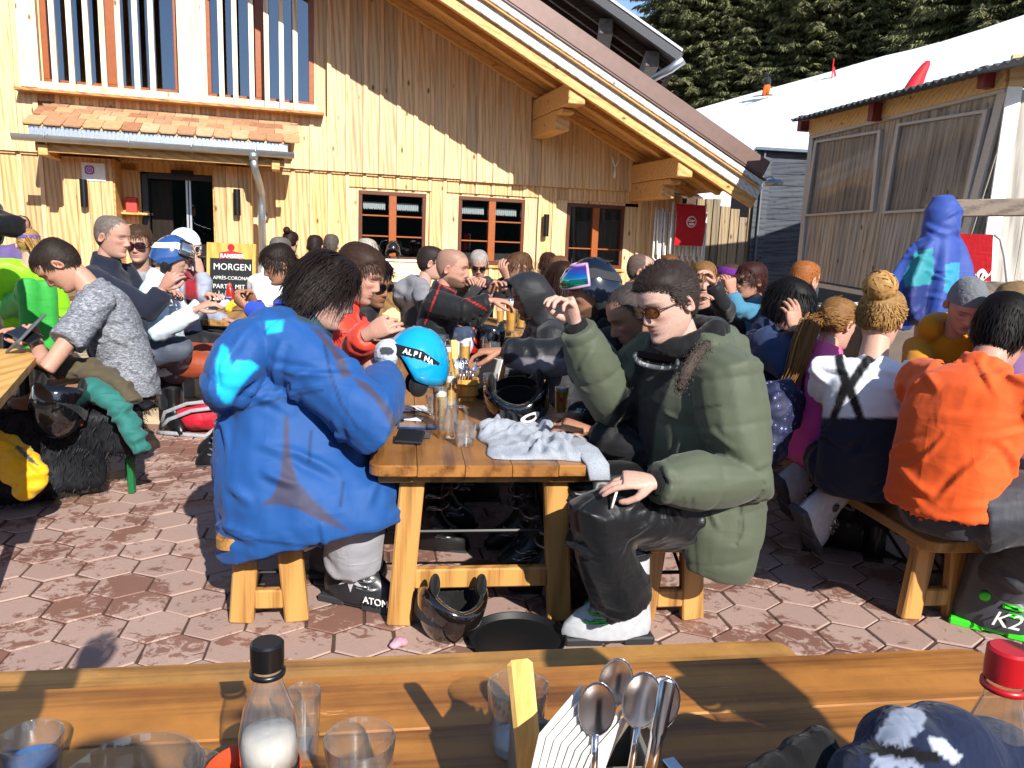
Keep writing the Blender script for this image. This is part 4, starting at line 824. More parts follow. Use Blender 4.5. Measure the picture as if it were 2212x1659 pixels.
def person(label,head,yaw,pitch=5,roll=0,tyaw=None,seat=.42,hip=None,s=1.,skin='c79274',hair=None,hcol='2a1d16',hn=350,top=None,legs=None,arms=None,face=None,ears=True,neck=True,vox=.014,group=None,hunch=.05,shoulder=(0,0),name='person',lean=None,twist=0,sh_w=1.,lod=1,hcap=None,feet=None,knees=None):
    NP[0]+=1; rnd=random.Random(NP[0]*13+1); hp=np.asarray(head,float); hp=W(*hp) if not isinstance(head,np.ndarray) else hp
    tyaw=yaw if tyaw is None else tyaw; Rm=head_rot(yaw,pitch,roll); tf=face_dir(tyaw); tl=np.cross((0,0,1),tf)
    nk=hp+Rm@(V3(0,.030,-.105)*s)+V3(0,0,-.055*s)-tf*.012
    if hip is None:
        hz=seat+.10*s; dz=nk[2]-hz; Lt=.52*s; back=math.sqrt(max(0,Lt*Lt-dz*dz)) if lean is None else lean
        H=V3(nk[0],nk[1],hz)-tf*back
    else: H=np.asarray(hip,float) if isinstance(hip,np.ndarray) else W(*hip)
    zcap=(hcap if hcap else (.50 if H[1]<5.2 else .62)); H=V3(H[0],H[1],min(H[2],zcap)) if name=='person' and H[2]<1.0 else H
    mid=(H+nk)/2-tf*hunch-V3(0,0,-.01)
    def spine(t):
        c=H*(1-t)**2+2*t*(1-t)*mid+nk*t*t if 0<=t<=1 else (H+(mid-H)*2*t if t<0 else nk+(nk-mid)*2*(t-1)); T=nrm((mid-H)*(1-min(max(t,0),1))+(nk-mid)*min(max(t,0),1)); return c,T
    c_sh,T_sh=spine(.87); lsh=nrm(tl*math.cos(R(twist))+tf*math.sin(R(twist))); lsh=nrm(lsh-T_sh*(lsh@T_sh)); SHW=.172*s*sh_w
    SL=c_sh+lsh*SHW+V3(0,0,shoulder[0])-tf*.0; SR=c_sh-lsh*SHW+V3(0,0,shoulder[1])
    arms=arms or {}; J={}
    for k,S,sg in(('L',SL,1),('R',SR,-1)):
        sp=arms.get(k) or {}; wr=sp.get('w'); 
        if wr is None: wr=S+tf*.30*s-V3(0,0,.30*s)-lsh*sg*.06
        else: wr=np.asarray(wr,float) if isinstance(wr,np.ndarray) else W(*wr)
        hint=sp.get('hint',V3(0,0,-1)*.8+lsh*sg*.5-tf*.35); el=sp.get('e')
        if el is not None: el=np.asarray(el,float) if isinstance(el,np.ndarray) else W(*el)
        else: el,wr=ik(S,wr,.295*s,.265*s,hint)
        if el is not None and np.linalg.norm(wr-S)>.57*s and sp.get('e') is None: wr=S+nrm(wr-S)*.555*s; el=lerp(S,wr,.52)+nrm(hint)*.02
        J[k]=(S,el,wr,sp)
    root=thing(name,(H[0],H[1],0),label,'person',group)
    skinc=np.array(srgb(skin))
    # --- body: one skin from neck to hands, with the head on it
    core=MB(); core.loft(blend_rings(spine,tl,[(-.08,.10*s,.07*s,0),(.1,.12*s,.08*s,0),(.45,.11*s,.075*s,0),(.75,.13*s,.08*s,0),(.88,.12*s,.07*s,0),(.98,.06*s,.05*s,0)]))
    core.tube([spine(.9)[0],nk,nk*.5+.5*(hp+Rm@(V3(0,.022,-.07)*s)),hp+Rm@(V3(0,.014,-.05)*s)],[.062*s,.058*s,.054*s,.052*s],14)
    for k in 'LR':
        S,el,wr,sp=J[k]; core.tube([S*.9+c_sh*.1,lerp(S,el,.35),el,lerp(el,wr,.35),wr],[.047*s,.046*s,.037*s,.039*s,.028*s],10)
    HL,HR_=H+tl*.085*s,H-tl*.085*s; fe=feet or {}; kn=knees or {}
    LG={}
    for k,h_,sg in(('L',HL,1),('R',HR_,-1)):
        kk=kn.get(k); kk=(W(*kk) if kk is not None and not isinstance(kk,np.ndarray) else kk); ff=fe.get(k); ff=(W(*ff) if ff is not None and not isinstance(ff,np.ndarray) else ff)
        if kk is None: kk=h_+tf*.42*s+tl*sg*.05; kk=V3(kk[0],kk[1],min(kk[2],.45 if kk[1]<5.2 else .57))
        if ff is None: ff=V3(kk[0],kk[1],.10 if kk[1]<5.25 else .22)+tf*.02; 
        LG[k]=(h_,kk,ff); core.tube([h_,lerp(h_,kk,.5),kk,lerp(kk,ff,.4),ff],[.07*s,.062*s,.05*s,.045*s,.035*s],8)
    cv,cf=remesh(core,.013 if lod else .018,4)
    body=MB(); body.add(cv,cf,0,skinc); fc=dict(face or {}); 
    if hair and 'scalp' not in fc and hair['s'] in ('crop','short','recede','ring'): fc.update(scalp=hcol,scalp_mask={'recede':'recede','ring':'ring'}.get(hair['s'],'full'))
    hm=head_geo(skin,brow=tuple(np.array(srgb(fc.pop('browc',hcol)))*.8),**fc); body.add(hp+(hm[0]*s)@Rm.T,hm[1],0,hm[2])
    if ears:
        for sx in (-1,1): ear(body,Rm,hp,sx,skinc*np.array([1,.9,.88]),s)
    if fc.get('eyes','open')=='open':
        for sx in(-1,1):
            c=hp+Rm@(V3(sx*.031,-.0705,.003)*s); a=MB(); 
            def eyec(v): return v
            u=np.linspace(0,math.pi,10); vv=[];
            q=MB(); q.ell((0,0,0),.0118*s,n=12,k=8); pv=q.v[0]; colr=np.where((pv[:,1]<-.0118*s*.86)[:,None],np.array([.03,.02,.015]),np.array([.42,.40,.38])); pl=Rm@V3(0,0,0); body.add(c+pv@Rm.T,q.f,0,colr)
            lid=MB(); lid.ell((0,0,0),(.0132*s,.0132*s,.0132*s),n=12,k=8); pv=lid.v[0]; keep=[f for f in lid.f if all(pv[i][2]>.0022*s or pv[i][2]<-.0055*s or pv[i][1]>0 for i in f)]; body.add(c+pv@Rm.T,keep,0,skinc*.82)
    for k,sg in(('L',1),('R',-1)):
        S,el,wr,sp=J[k]; hd=sp.get('hand')
        if hd is None:
            hd=dict(d=nrm(nrm(wr-el)+tf*.2),palm=V3(0,0,-1)-lsh*sg*.3)
        if hd is False: continue
        hk={a:b for a,b in hd.items() if a not in('d','palm')}; hmz=MB(); hand_geo(hmz,wr,hd['d'],hd['palm'],sg,s=s,**hk); 
        if sp.get('fine'): hv,hf=remesh(hmz,.0028,3); body.add(hv,hf,0,skinc*np.array([1,.93,.9]))
        else: body.add(np.concatenate(hmz.v),hmz.f,0,skinc*np.array([1,.93,.9]))
    body.build('body',SKIN,root,True,col=True)
    # --- top garment
    T=dict(col='20242c',bulk=1.,sleeve=1,hem=-.12,collar=.0,hood=0,rough=.7,fold=14,bmp=.28,disp=((.02,.18),),w=1.,d=1.); T.update(top or {})
    bk=T['bulk']; g=MB(); W_=T['w'];D_=T['d']
    tab=T.get('tab') or [(T['hem'],.178*W_,.135*D_,.0),(.0,.172*W_,.13*D_,.0),(.18,.165*W_,.125*D_,.005),(.4,.158*W_,.12*D_,.008),(.62,.172*W_,.125*D_,.01),(.78,.178*W_,.118*D_,.005),(.88,.158*W_,.098*D_,0),(.95,.115*W_,.08*D_,0),(1.0,.078,.07,0)]
    tab=[(t,a*bk*s,b*bk*s,c*s) for t,a,b,c in tab]; g.loft(blend_rings(spine,tl,tab))
    if T['collar']: 
        c0,T0=spine(.97); g.tube([c0,nk+nrm(hp-nk)*.03,nk+nrm(hp-nk)*T['collar']],[.085*s*bk,.08*s,.078*s],16)
    ar=T.get('arm',(.074,.070,.062,.058,.05))
    for k in 'LR':
        S,el,wr,sp=J[k]; e=T['sleeve']; ak=[a*bk*s for a in ar]
        if e>=.99: wend=lerp(el,wr,sp.get('cuff',.93)); pts=[lerp(S,c_sh,.35),S,lerp(S,el,.5),el,lerp(el,wend,.5),wend]; rr=[ak[0]*.9,ak[0],ak[1],ak[2],ak[3],ak[4]]
        else: pts=[lerp(S,c_sh,.35),S,lerp(S,el,e*.6),lerp(S,el,e)]; rr=[ak[0]*.9,ak[0]*.98,ak[1]*.98,ak[1]*1.02]
        if T.get('puff') and e>=.99:
            P2=[];R2=[]; 
            for i in range(len(pts)-1):
                L=np.linalg.norm(pts[i+1]-pts[i]); m_=max(2,int(L/.012))
                for q in range(m_): P2.append(lerp(pts[i],pts[i+1],q/m_)); R2.append(lerp(rr[i],rr[i+1],q/m_))
            P2.append(pts[-1]); R2.append(rr[-1]); acc=0; R3=[]
            for i,(p,r_) in enumerate(zip(P2,R2)):
                acc+=np.linalg.norm(p-P2[i-1]) if i else 0; R3.append(r_*(.90+.16*abs(math.sin(acc*math.pi/T['puff']))))
            g.tube(P2,R3,14)
        else: g.tube(pts,rr,14)
    if T['hood']:       # hood lying on the back of the neck
        c0,T0=spine(1.0); hb=T['hood']; bks=-tf; 
        for a in np.linspace(-1.45,1.45,11):
            g.ell(c0+bks*math.cos(a)*.095*s+tl*math.sin(a)*.11*s+V3(0,0,.015-.04*(1-math.cos(a))*.4+.0),(.045*hb,.045*hb,.05*hb),n=8,k=6)
        g.ell(c0+bks*.13*s-V3(0,0,.07),(.10*hb,.06*hb,.11*hb),n=10,k=7)
    for fn in T.get('extra',[]): fn(g,dict(spine=spine,tl=tl,tf=tf,J=J,H=H,nk=nk,hp=hp,Rm=Rm,s=s))
    gv,gf=remesh(g,T.get('vox',vox),T.get('smooth',5),.5,T['disp']); gm=MB(); pan=T.get('panel'); bones=[(H-(nk-H)*.4,nk,.13*s)]+[(J[k][0],J[k][1],.05) for k in 'LR']+[(J[k][1],J[k][2],.05) for k in 'LR']; ctx=dict(spine=spine,tl=tl,tf=tf,J=J,H=H,nk=nk,hp=hp,Rm=Rm,root=root,s=s,LG=LG)
    if T.get('baffle'): gv=add_baffles(gv,gf,bones,*T['baffle'])
    fo=T.get('folds',(44,.010,(.010,.018),(.08,.22)) if T.get('vox',vox)<.0145 else (20,.011,(.016,.024),(.1,.22)))
    if fo: gv=add_folds(gv,gf,bones,*fo,rnd)
    gc=np.tile(np.array(srgb(T['col'])),(len(gv),1)); 
    if pan: gc=pan(gv,gc,ctx)
    gm.add(gv,gf,0,gc); mt=T.get('mat') or cloth('cloth_%d_%d_%.1f_%.1f'%(int(T['rough']*100),T['fold'],T['bmp'],T.get('sheen',.1)),'000000',T['rough'],T['fold'],T['bmp'],attr=True,sheen=T.get('sheen',.1))
    ctx['top']=gm.build(T.get('name','jacket'),mt,root,True,col=True)
    # --- trousers
    Lg=dict(col='14151a',rough=.6,r=(.105,.095,.082,.08,.078),disp=((.016,.16),),boots=True,vox=.018,bcol='121214'); Lg.update(legs or {})
    if legs is not False:
        g=MB(); g.loft(blend_rings(spine,tl,[(-.16,.15*s,.11*s,0),(.0,.165*s,.12*s,0),(.14,.155*s,.115*s,0),(.2,.14*s,.1*s,0)]))
        r_=[a*s for a in Lg['r']]
        for k in 'LR': h_,kk,ff=LG[k]; g.tube([h_,lerp(h_,kk,.5),lerp(h_,kk,.92),kk+nrm(kk-ff)*.01,lerp(kk,ff,.15),lerp(kk,ff,.55),ff+V3(0,0,.04)],[r_[0],r_[1],r_[2],r_[2]*.98,r_[2],r_[3],r_[4]],14)
        for fn in Lg.get('extra',[]): fn(g,ctx)
        tv,tfc=remesh(g,Lg['vox'],4,.5,Lg['disp']); lb=[(LG[k][0],LG[k][1],.06) for k in 'LR']+[(LG[k][1],LG[k][2],.06) for k in 'LR']; tv=add_folds(tv,tfc,lb,*Lg.get('folds',(18,.010,(.016,.024),(.1,.2))),rnd); q=MB(); tc=np.tile(np.array(srgb(Lg['col'])),(len(tv),1)); tc=Lg['panel'](tv,tc,ctx) if Lg.get('panel') else tc
        q.add(tv,tfc,0,tc); q.build('trousers',Lg.get('mat') or cloth('trouser_%d'%int(Lg['rough']*100),'0',Lg['rough'],16,.28,attr=True),root,True,col=True)
        if Lg['boots']:
            for k in 'LR':
                h_,kk,ff=LG[k]; bd=nrm((tf if not fe.get(k+'d') is not None else fe[k+'d'])*V3(1,1,0)); ski_boot(root,V3(ff[0],ff[1],ff[2]-.10),bd,Lg['bcol'],simple=lod==0)
    # --- hair
    if hair:
        hb=hair_geo(hm,Rm,hp,s,hcol,hair,hair.get('n',hn),rnd)
        for fn in hair.get('extra',[]): fn(hb,ctx,rnd,np.array(srgb(hcol)))
        hb.build('hair',HAIR,root,True,col=True)
    return ctx
def ski_boot(root,foot,d,col,accent=None,simple=False,logo=None,name='ski_boot',tilt=0,buckle='9a9ca0',uvec=None,cuff=None):
    """foot: point on the sole below the ankle; d: direction of the toes"""
    d=nrm(d); l=np.cross((0,0,1),d); u=V3(0,0,1); 
    if tilt: t=R(tilt); d,u=d*math.cos(t)-u*math.sin(t),u*math.cos(t)+d*math.sin(t)
    if uvec is not None: u=nrm(uvec); d=nrm(d-u*(d@u)); l=np.cross(u,d)
    P=lambda a,b,c:foot+d*a+l*b+u*c
    mb=MB(); n=16; a=np.arange(n)*2*math.pi/n
    def ring(c0,w_,dp,h,sk=0): return [P(c0+dp*math.cos(t)+sk*math.sin(t)*0,w_*math.sin(t)*(1 if abs(math.cos(t))<.7 else .92),h) for t in a]
    mb.loft([ring(.065,.047,.155,.0),ring(.065,.052,.158,.018),ring(.06,.053,.155,.05),ring(.045,.052,.135,.085),ring(.02,.052,.105,.12),ring(.008,.054,.088,.16),ring(.006,.057,.082,.22),ring(.012,.061,.084,.29),ring(.014,.059,.08,.30),ring(.014,.045,.06,.28)])
    bt=mb.build(name,plain('boot_'+str(col),col,.35,0,.12,40),root,True,auto=50)
    sole=MB(); sole.box(P(-.045,0,-.008),(.11,.085,.03),np.stack([d,l,u],1),ch=.006); sole.box(P(.05,0,-.004),(.12,.07,.02),np.stack([d,l,u],1)); sole.box(P(.15,0,-.008),(.13,.09,.03),np.stack([d,l,u],1),ch=.006); sole.build('sole',plain('boot_sole_'+str(accent),accent or '1a1a1c',.6),bt)
    if simple: return bt
    for h,c0,wd in ((.07,.13,.05),(.10,.10,.052),(.20,.06,.062),(.255,.055,.066)):
        pts=[P((.0 if abs(t)>1.2 else .05)+c0*.55+ .035*math.cos(t),(wd+.004)*math.sin(t),h) for t in np.linspace(-1.5,1.5,9)]
        bm=MB(); bm.tube(pts,.006,6)
        for sg in(-1,1): bm.box(P(c0*.55+.03,sg*wd*1.05,h+.004),(.05,.012,.018),np.stack([d,l,u],1),ch=.004)
        bm.build('buckle',plain('buckle_'+buckle,buckle,.25,.6 if buckle=='9a9ca0' else 0),bt,True)
    for sg in(-1,1):
        pv=MB(); pv.lathe(P(.0,sg*.052,.125),[(.0,0),(.016,0),(.019,sg*.006),(.010,sg*.008),(0,sg*.008)],14,axis=l)
        pv.build('pivot',plain('pivot_'+str(accent),accent or '3a3c40',.4),bt,True)
    mb=MB(); mb.tube([P(.012+.078*math.cos(t),.058*math.sin(t),.30) for t in np.linspace(0,6.283,17)],.011,6); mb.build('liner',cloth('liner_'+(cuff or '0b0b0c'),cuff or '0b0b0c'),bt,True)
    return bt
def sunglasses(ctx,lens='1a1410',frame='0a0a0a',shape=1.,mirror=0,big=1.,name='sunglasses'):
    Rm,hp,s=ctx['Rm'],ctx['hp'],ctx['s']; P=lambda x,y,z:hp+Rm@(V3(x,y,z)*s); root=ctx['root']
    fr=MB(); lm=MB()
    for sx in(-1,1):
        c=(sx*.032,-.102,.004); a=np.arange(16)*2*math.pi/16; rx,rz=.0255*big,.0195*big*shape
        pr=lambda k:[P(c[0]+k*rx*np.sign(math.cos(t))*abs(math.cos(t))**.75,c[1]+.010*(abs(c[0]+k*rx*math.cos(t))/.05)**2,c[2]+k*rz*np.sign(math.sin(t))*abs(math.sin(t))**.8) for t in a]
        cen=P(c[0],c[1]-.002+.004,c[2]); q=pr(.96); lm.add(np.array(q+[cen]),[(i,(i+1)%16,16) for i in range(16)]); fr.tube(pr(1.)+[pr(1.)[0]],.0021*s,6,cap=False)
        fr.tube([P(sx*.056,-.093,.008),P(sx*.070,-.07,.010),P(sx*.0785,-.02,.008),P(sx*.0785,.01,.004),P(sx*.077,.025,-.008)],.0022*s,6)
    fr.tube([P(-.010,-.104,.008),P(0,-.108,.011),P(.010,-.104,.008)],.0022*s,6)
    f=fr.build(name,plain('specs_'+frame,frame,.3,0,.3,60),root,True); m='lens_'+lens
    lm.build('lens',plain(m,lens,.06,.85 if mirror else .0,.25,14,0,.9,coat=.6),f,True); return f
def rainbow():
    if 'rainbow_lens' in MATS: return MATS['rainbow_lens']
    m,nt,b=base('rainbow_lens'); v=coords(nt,'Generated',False); sx=node(nt,'ShaderNodeSeparateXYZ'); nt.links.new(v,sx.inputs[0]); nt.links.new(ramp(nt,sx.outputs[2],[(0.,srgb('1f9a4a')),(.3,srgb('18a08c')),(.6,srgb('1b6fd0')),(.85,srgb('6a3fc0')),(1,srgb('b050b0'))]),b.inputs['Base Color']); setin(b,Roughness=.08,Metallic=.75,Coat_Weight=1.); MATS['rainbow_lens']=m; return m
def helmet_geo(mb,P,big=1.,brim=True):
    """shell of a ski helmet in head space"""
    rings=[];n=36; a=np.arange(n)*2*math.pi/n
    hh=[]
    for k,el in enumerate(np.linspace(0,1,11)):
        r=[]
        for t in a:
            c,s_=math.cos(t),math.sin(t)    # c<0 front
            low=np.interp(abs(math.atan2(s_,-c)),[0,.7,1.2,1.6,2.1,3.15],[.050,.046,.0,-.055,-.06,-.045]); z=low+(.143-low)*math.sin(el*math.pi/2)**1.0; k2=math.sqrt(max(0,1-((z+.02)/.166)**2)) if z>-.02 else 1.-.06*((-.02-z)/.05)
            r.append((.099*s_*k2,.008+.125*c*k2,z))
        rings.append([P(*(np.array(p)*big)) for p in r])
    mb.loft(rings,cap=False); mb.add(np.array(rings[-1]),[tuple(range(n))]); inner=[[P(*(np.array(p))) for p in r] for r in []]
def worn_helmet(ctx,col,lensc='1b6f8f',goggles=True,strapc='2a2b2f',name='ski_helmet',rim='111114',stripe=None,white_lens=False):
    Rm,hp,s=ctx['Rm'],ctx['hp'],ctx['s']; P=lambda x,y,z:hp+Rm@(V3(x,y,z)*s); mb=MB(); helmet_geo(mb,P); mb.build('tmp',[])if 0 else None
    h=mb.build(name,plain('helmet_'+col,col,.14,0,.05,20,0,.6,coat=.8),ctx['root'],True)
    for q in range(0,5,2):
        for sx in(-1,1): m=MB(); m.box(P(sx*(.028+.0*q),-.05+.035*q,.139-.012*abs(q-2)**1.3),(.012*s,.028*s,.006),Rm,ch=.002); m.build('vent',plain('vent_black','050506',.6),h)
    pd=MB()
    for sx in(-1,1): pd.ell(P(sx*.082,.015,-.055),(.016*s,.036*s,.05*s),Rm,n=10,k=7)
    pd.tube([P(-.080,.0,-.085),P(-.05,-.05,-.125),P(0,-.075,-.133),P(.05,-.05,-.125),P(.080,.0,-.085)],.007,6); pd.build('ear_pad',cloth('pad_black','0a0a0b'),h,True)
    if goggles:
        g=MB(); a=np.linspace(-1.25,1.25,15); za=.085
        def hs(t,z,o): k=math.sqrt(max(0,1-((z+.02)/.166)**2)); return P((.099*k+o*.6)*math.sin(t),.008-(.125*k+o)*math.cos(t),z)
        rings=[[hs(t,za+zq,o) for t in a] for o,zq in ((.012,-.042),(.030,-.034),(.034,0),(.030,.030),(.012,.038))]
        g.loft(rings,cap=False,close=False); gg=g.build('goggles',rainbow() if lensc=='2a8fb0' else plain('goggle_'+lensc,lensc,.05,.9,.5,9,0,.8,coat=1),h,True)
        f=MB(); fo_=[hs(t,za-.043,.014) for t in a]+[hs(a[-1],za+z_,.012) for z_ in (-.02,.0,.02)]+[hs(t,za+.039,.014) for t in a[::-1]]+[hs(a[0],za+z_,.012) for z_ in (.02,0,-.02)]; f.tube(fo_+[fo_[0]],.008,6,cap=False)
        f.build('goggle_frame',plain('goggle_frame_'+lensc,'a98aa6' if lensc=='2a8fb0' else '131316',.4),gg,True)
        st=MB(); aa=np.linspace(1.2,2*math.pi-1.2,25); st.loft([[hs(t,za-.055*max(0,-math.cos(t))-.020+k*.04,.004) for t in aa] for k in (0,1)],cap=False,close=False); st.build('strap',cloth('strap_'+strapc,strapc,.8,60,.2),gg,True)
    return h
# ================================================================ FURNITURE
def frame_xy(ax): ax=nrm(np.array([ax[0],ax[1],0])); return ax,np.array([-ax[1],ax[0],0])
def local_thing(name,o,ax,label,cat,group=None):
    t=thing(name,o,label,cat,group); t.rotation_euler=(0,0,math.atan2(ax[1],ax[0])); return t
def lp(mb,name,mat,root,smooth=False):
    ob=bpy.data.objects.new(name,mb.mesh(name,mat,smooth,auto=40 if smooth else None)); COL.objects.link(ob); ob.parent=root; return ob
def slab(mb,x0,x1,y0,y1,z0,z1,rc=.06,ch=.008,corners=(1,1,1,1)):
    pts=[]
    for k_,(cx,cy,a0) in enumerate(((x1,y1,0),(x0,y1,90),(x0,y0,180),(x1,y0,270))):
        r_=rc if corners[k_] else .003; sx,sy=(-1 if k_ in(0,3) else 1),(-1 if k_<2 else 1)
        for k in range(6): a=R(a0+18*k); pts.append((cx+sx*r_+r_*math.cos(a),cy+sy*r_+r_*math.sin(a)))
    c=np.array([(x0+x1)/2,(y0+y1)/2])
    def rg(z,i): return [(p[0]+np.sign(c[0]-p[0])*i,p[1]+np.sign(c[1]-p[1])*i,z) for p in pts]
    mb.loft([rg(z0,ch*.5),rg(z0+ch*.5,0),rg(z1-ch*.5,0),rg(z1,ch*.5)])
def boards(root,L,y0,y1,n,z0,z1,mat,rc=.05,name='plank'):
    ys=np.linspace(y0,y1,n+1)
    for i in range(n): m=MB(); slab(m,random.uniform(-.001,.001),L,ys[i]+.0006,ys[i+1]-.0006,z0,z1-random.uniform(0,.0008),rc,.003 if 0<i<n-1 else .008,(i==n-1,i==n-1,i==0,i==0)); lp(m,name,mat,root)
def trestle(root,x,y0,y1,z,bw=.085,splay=.05,rung=True,rz=.3,dirx=1):
    """pair of splayed square legs with a rung, x along the board"""
    f0,f1=y0-splay*.5,y1+splay*.5; t0,t1=y0+splay*.3,y1-splay*.3
    for f,t in ((f0,t0),(f1,t1)): m=MB(); m.bar((x,f,0),(x,t,z),bw*.55,bw,up=(0,1,0),ch=.006); lp(m,'leg',legw,root)
    if rung: m=MB(); m.bar((x,lerp(f0,t0,rz)+bw*.45,rz*z),(x,lerp(f1,t1,rz)-bw*.45,rz*z),bw*.45,bw*.85,ch=.006); lp(m,'rung',legw,root)
def rod_brace(root,x,y0,y1,z0,z1,dx):
    m=MB(); m.tube([(x+dx,y0,z0),(x,y0,z1)],.007,6); lp(m,'brace_rod',black_metal,root); m=MB(); m.tube([(x+dx,y1,z0),(x,y1,z1)],.007,6); lp(m,'brace_rod',black_metal,root); m=MB(); m.tube([(x,y0,z1),(x,y1,z1)],.007,6); lp(m,'brace_rod',black_metal,root)
AX=nrm(V3(-.140,.99,0)); AY=np.array([-AX[1],AX[0],0])     # long tables on the paving run this way; AY points left
def long_table(o,L,wd,z,label):
    t=local_thing('wooden_table',o,AX,label,'table','varnished trestle tables')
    boards(t,L,-wd/2,wd/2,5,z-.04,z,tablew)
    m=MB(); m.box((L/2,0,z-.058),(L-.1,wd-.06,.034),ch=.004); lp(m,'under_frame',benchw,t)
    for x in(.12,L-.12): trestle(t,x,-wd/2+.13,wd/2-.13,z-.076,.085,.05,True,.32)
    rod_brace(t,.16,-wd/2+.17,wd/2-.17,z-.08,.33,.35); return t
def long_bench(o,L,z,label,ax=AX,wd=.30):
    t=local_thing('wooden_bench',o,ax,label,'bench','varnished trestle benches')
    m=MB(); slab(m,0,L,-wd/2,wd/2,z-.042,z,.045); lp(m,'seat',benchw,t)
    for x in(.14,L-.14):
        m=MB(); m.box((x,0,z-.057),(.07,wd-.05,.03),ch=.003); lp(m,'batten',benchw,t); trestle(t,x,-wd/2+.07,wd/2-.07,z-.072,.082,.03,True,.3)
    rod_brace(t,.19,-wd/2+.09,wd/2-.09,z-.05,.16,.3); return t
TZ=.62; BZ=.36
long_table(V3(-.065,2.46,0),2.35,.79,TZ,'varnished wooden table in the centre, crowded with glasses and helmets')
long_bench(V3(-.805,2.385,0),2.3,BZ,'varnished wooden bench under the man in the blue jacket'); long_bench(V3(.63,2.52,0),2.3,BZ,'varnished wooden bench under the man in the green parka')
long_bench(V3(1.665,2.62,0),2.2,BZ,'varnished wooden bench under the man in the orange shirt'); long_table(V3(2.34,2.72,0),2.3,.79,TZ,'varnished wooden table beyond the man in the orange shirt')
long_bench(V3(3.0,2.9,0),2.2,BZ,'wooden bench under the man in the mustard hoodie')
# the table in the foreground and its far bench
FX=nrm(V3(.988,.154,0)); P0=V3(.925,1.375,0); 
ft=local_thing('wooden_table',P0-FX*2.3,FX,'varnished wooden table in the foreground with bottles, tumblers and a cutlery box','table','varnished trestle tables')
boards(ft,2.3,-.80,0,5,TZ-.04,TZ,wood('front_table','5c3312','ad7433',0,.8,.36,coat=.15,tint=.12,bmp=.15,wear=1))
m=MB(); m.box((1.15,-.4,TZ-.058),(2.1,.72,.034)); lp(m,'under_frame',benchw,ft)
for x in(.25,2.1):
    for y0 in (-.12,-.68): m=MB(); m.bar((x,y0-(.03 if y0<-.3 else -.03),0),(x,y0,TZ-.076),.05,.085,up=(0,1,0)); lp(m,'leg',legw,ft)
long_bench(G(1690,1380,BZ)*V3(1,1,0)-FX*2.35-nrm(V3(-FX[1],FX[0],0))*.15,2.35,BZ,'wooden bench whose edge shows just beyond the foreground table',FX)
# plank tables on the deck with galvanised legs
def plank_table(pa,pb,L,z,label,n=8,ydir=None):
    a,b=G(*pa,z),G(*pb,z); ax=nrm((b-a)*V3(1,1,0)); wd=np.linalg.norm((b-a)[:2]); t=local_thing('plank_table',V3(a[0],a[1],DZ),ax,label,'table','plank tables on the deck'); zz=z-DZ
    for i in range(n): w_=wd/n; m=MB(); m.box((w_*(i+.5),L/2,zz-.022),(w_-.004,L+random.uniform(-.02,.02),.044),ch=.004); lp(m,'plank',plankw,t)
    for y in (.18,L-.2):
        m=MB(); m.box((wd/2,y,zz-.06),(wd-.1,.05,.03)); lp(m,'rail',galv,t)
        for x in(.2*wd,.8*wd): m=MB(); m.bar((x,y,0),(x,y,zz-.075),.06,.07); lp(m,'leg',galv,t)
    return t
plank_table((322,688),(640,697),2.0,.72,'plank table on the left below the chalk board, steel legged',5); plank_table((945,722),(1205,712),2.0,.72,'plank table with beers before the middle window, steel legged',6)
plank_table((1540,712),(1680,716),1.6,.72,'plank table with yellow bucket and brown bottle behind the green parka',4); plank_table((-160,640),(102,648),1.2,.72,'plank table by the lime green skier at the left edge',5)
# beer-garden table at the left edge: pine top, black steel legs
bt=thing('beer_table',W(20,850,3.5)*V3(1,1,0),'pine beer table on black steel legs at the left edge','table'); z6=.74
c1,c2=G(95,752,z6),G(20,838,z6); e=nrm((c2-c1)*V3(1,1,0)); pp=np.array([e[1],-e[0],0]); pp=pp if pp[0]<0 else -pp
mb=MB(); L6=np.linalg.norm(c2-c1)+.75; mb.prism([(0,0),(L6,0),(L6,.7),(0,.7)],c1-V3(0,0,.035),e,pp,V3(0,0,.035)); mb.build('table_top',wood('beer_pine','b5803a','dcae66',1,1,.45),bt)
for t in (.12,L6-.5):
    for q in (.08,.6): MB().bar((c1+e*t+pp*q)*V3(1,1,0),c1+e*t+pp*q-V3(0,0,.036),.035,.035).build('leg',black_metal,bt)
MB().bar(c1+e*.12+pp*.08-V3(0,0,.35),c1+e*.12+pp*.6-V3(0,0,.35),.03,.03).build('crossbar',black_metal,bt)
# green-legged bench with a black pelt on it
FB=thing('pelt_bench',G(310,1028,0),'low bench with green steel legs carrying a black fur pelt','bench'); bz=.44; f0=G(300,870,bz); f1=G(-40,890,bz); bd=nrm((f1-f0)*V3(1,1,0)); bp=np.array([bd[1],-bd[0],0]); bp=bp if bp[1]<0 else -bp
mb=MB(); mb.bar(f0+bp*.05-V3(0,0,.02),f1+bp*.05-V3(0,0,.02),.30,.04,ch=.01); mb.build('seat',wood('bench_old','7c5a30','b48c54',0),FB)
gs=plain('green_steel','1d6b3c',.4,.2)
for t in (.06,1.1):
    p=f0+bd*t; MB().bar((p+bp*.16)*V3(1,1,0),p+bp*.16-V3(0,0,.04),.035,.03).build('leg',gs,FB); MB().bar((p-bp*.08)*V3(1,1,0),p-bp*.08-V3(0,0,.04),.035,.03).build('leg',gs,FB); MB().bar((p+bp*.17)*V3(1,1,0)+V3(0,0,.015),(p-bp*.1)*V3(1,1,0)+V3(0,0,.015),.03,.025).build('foot_bar',gs,FB)
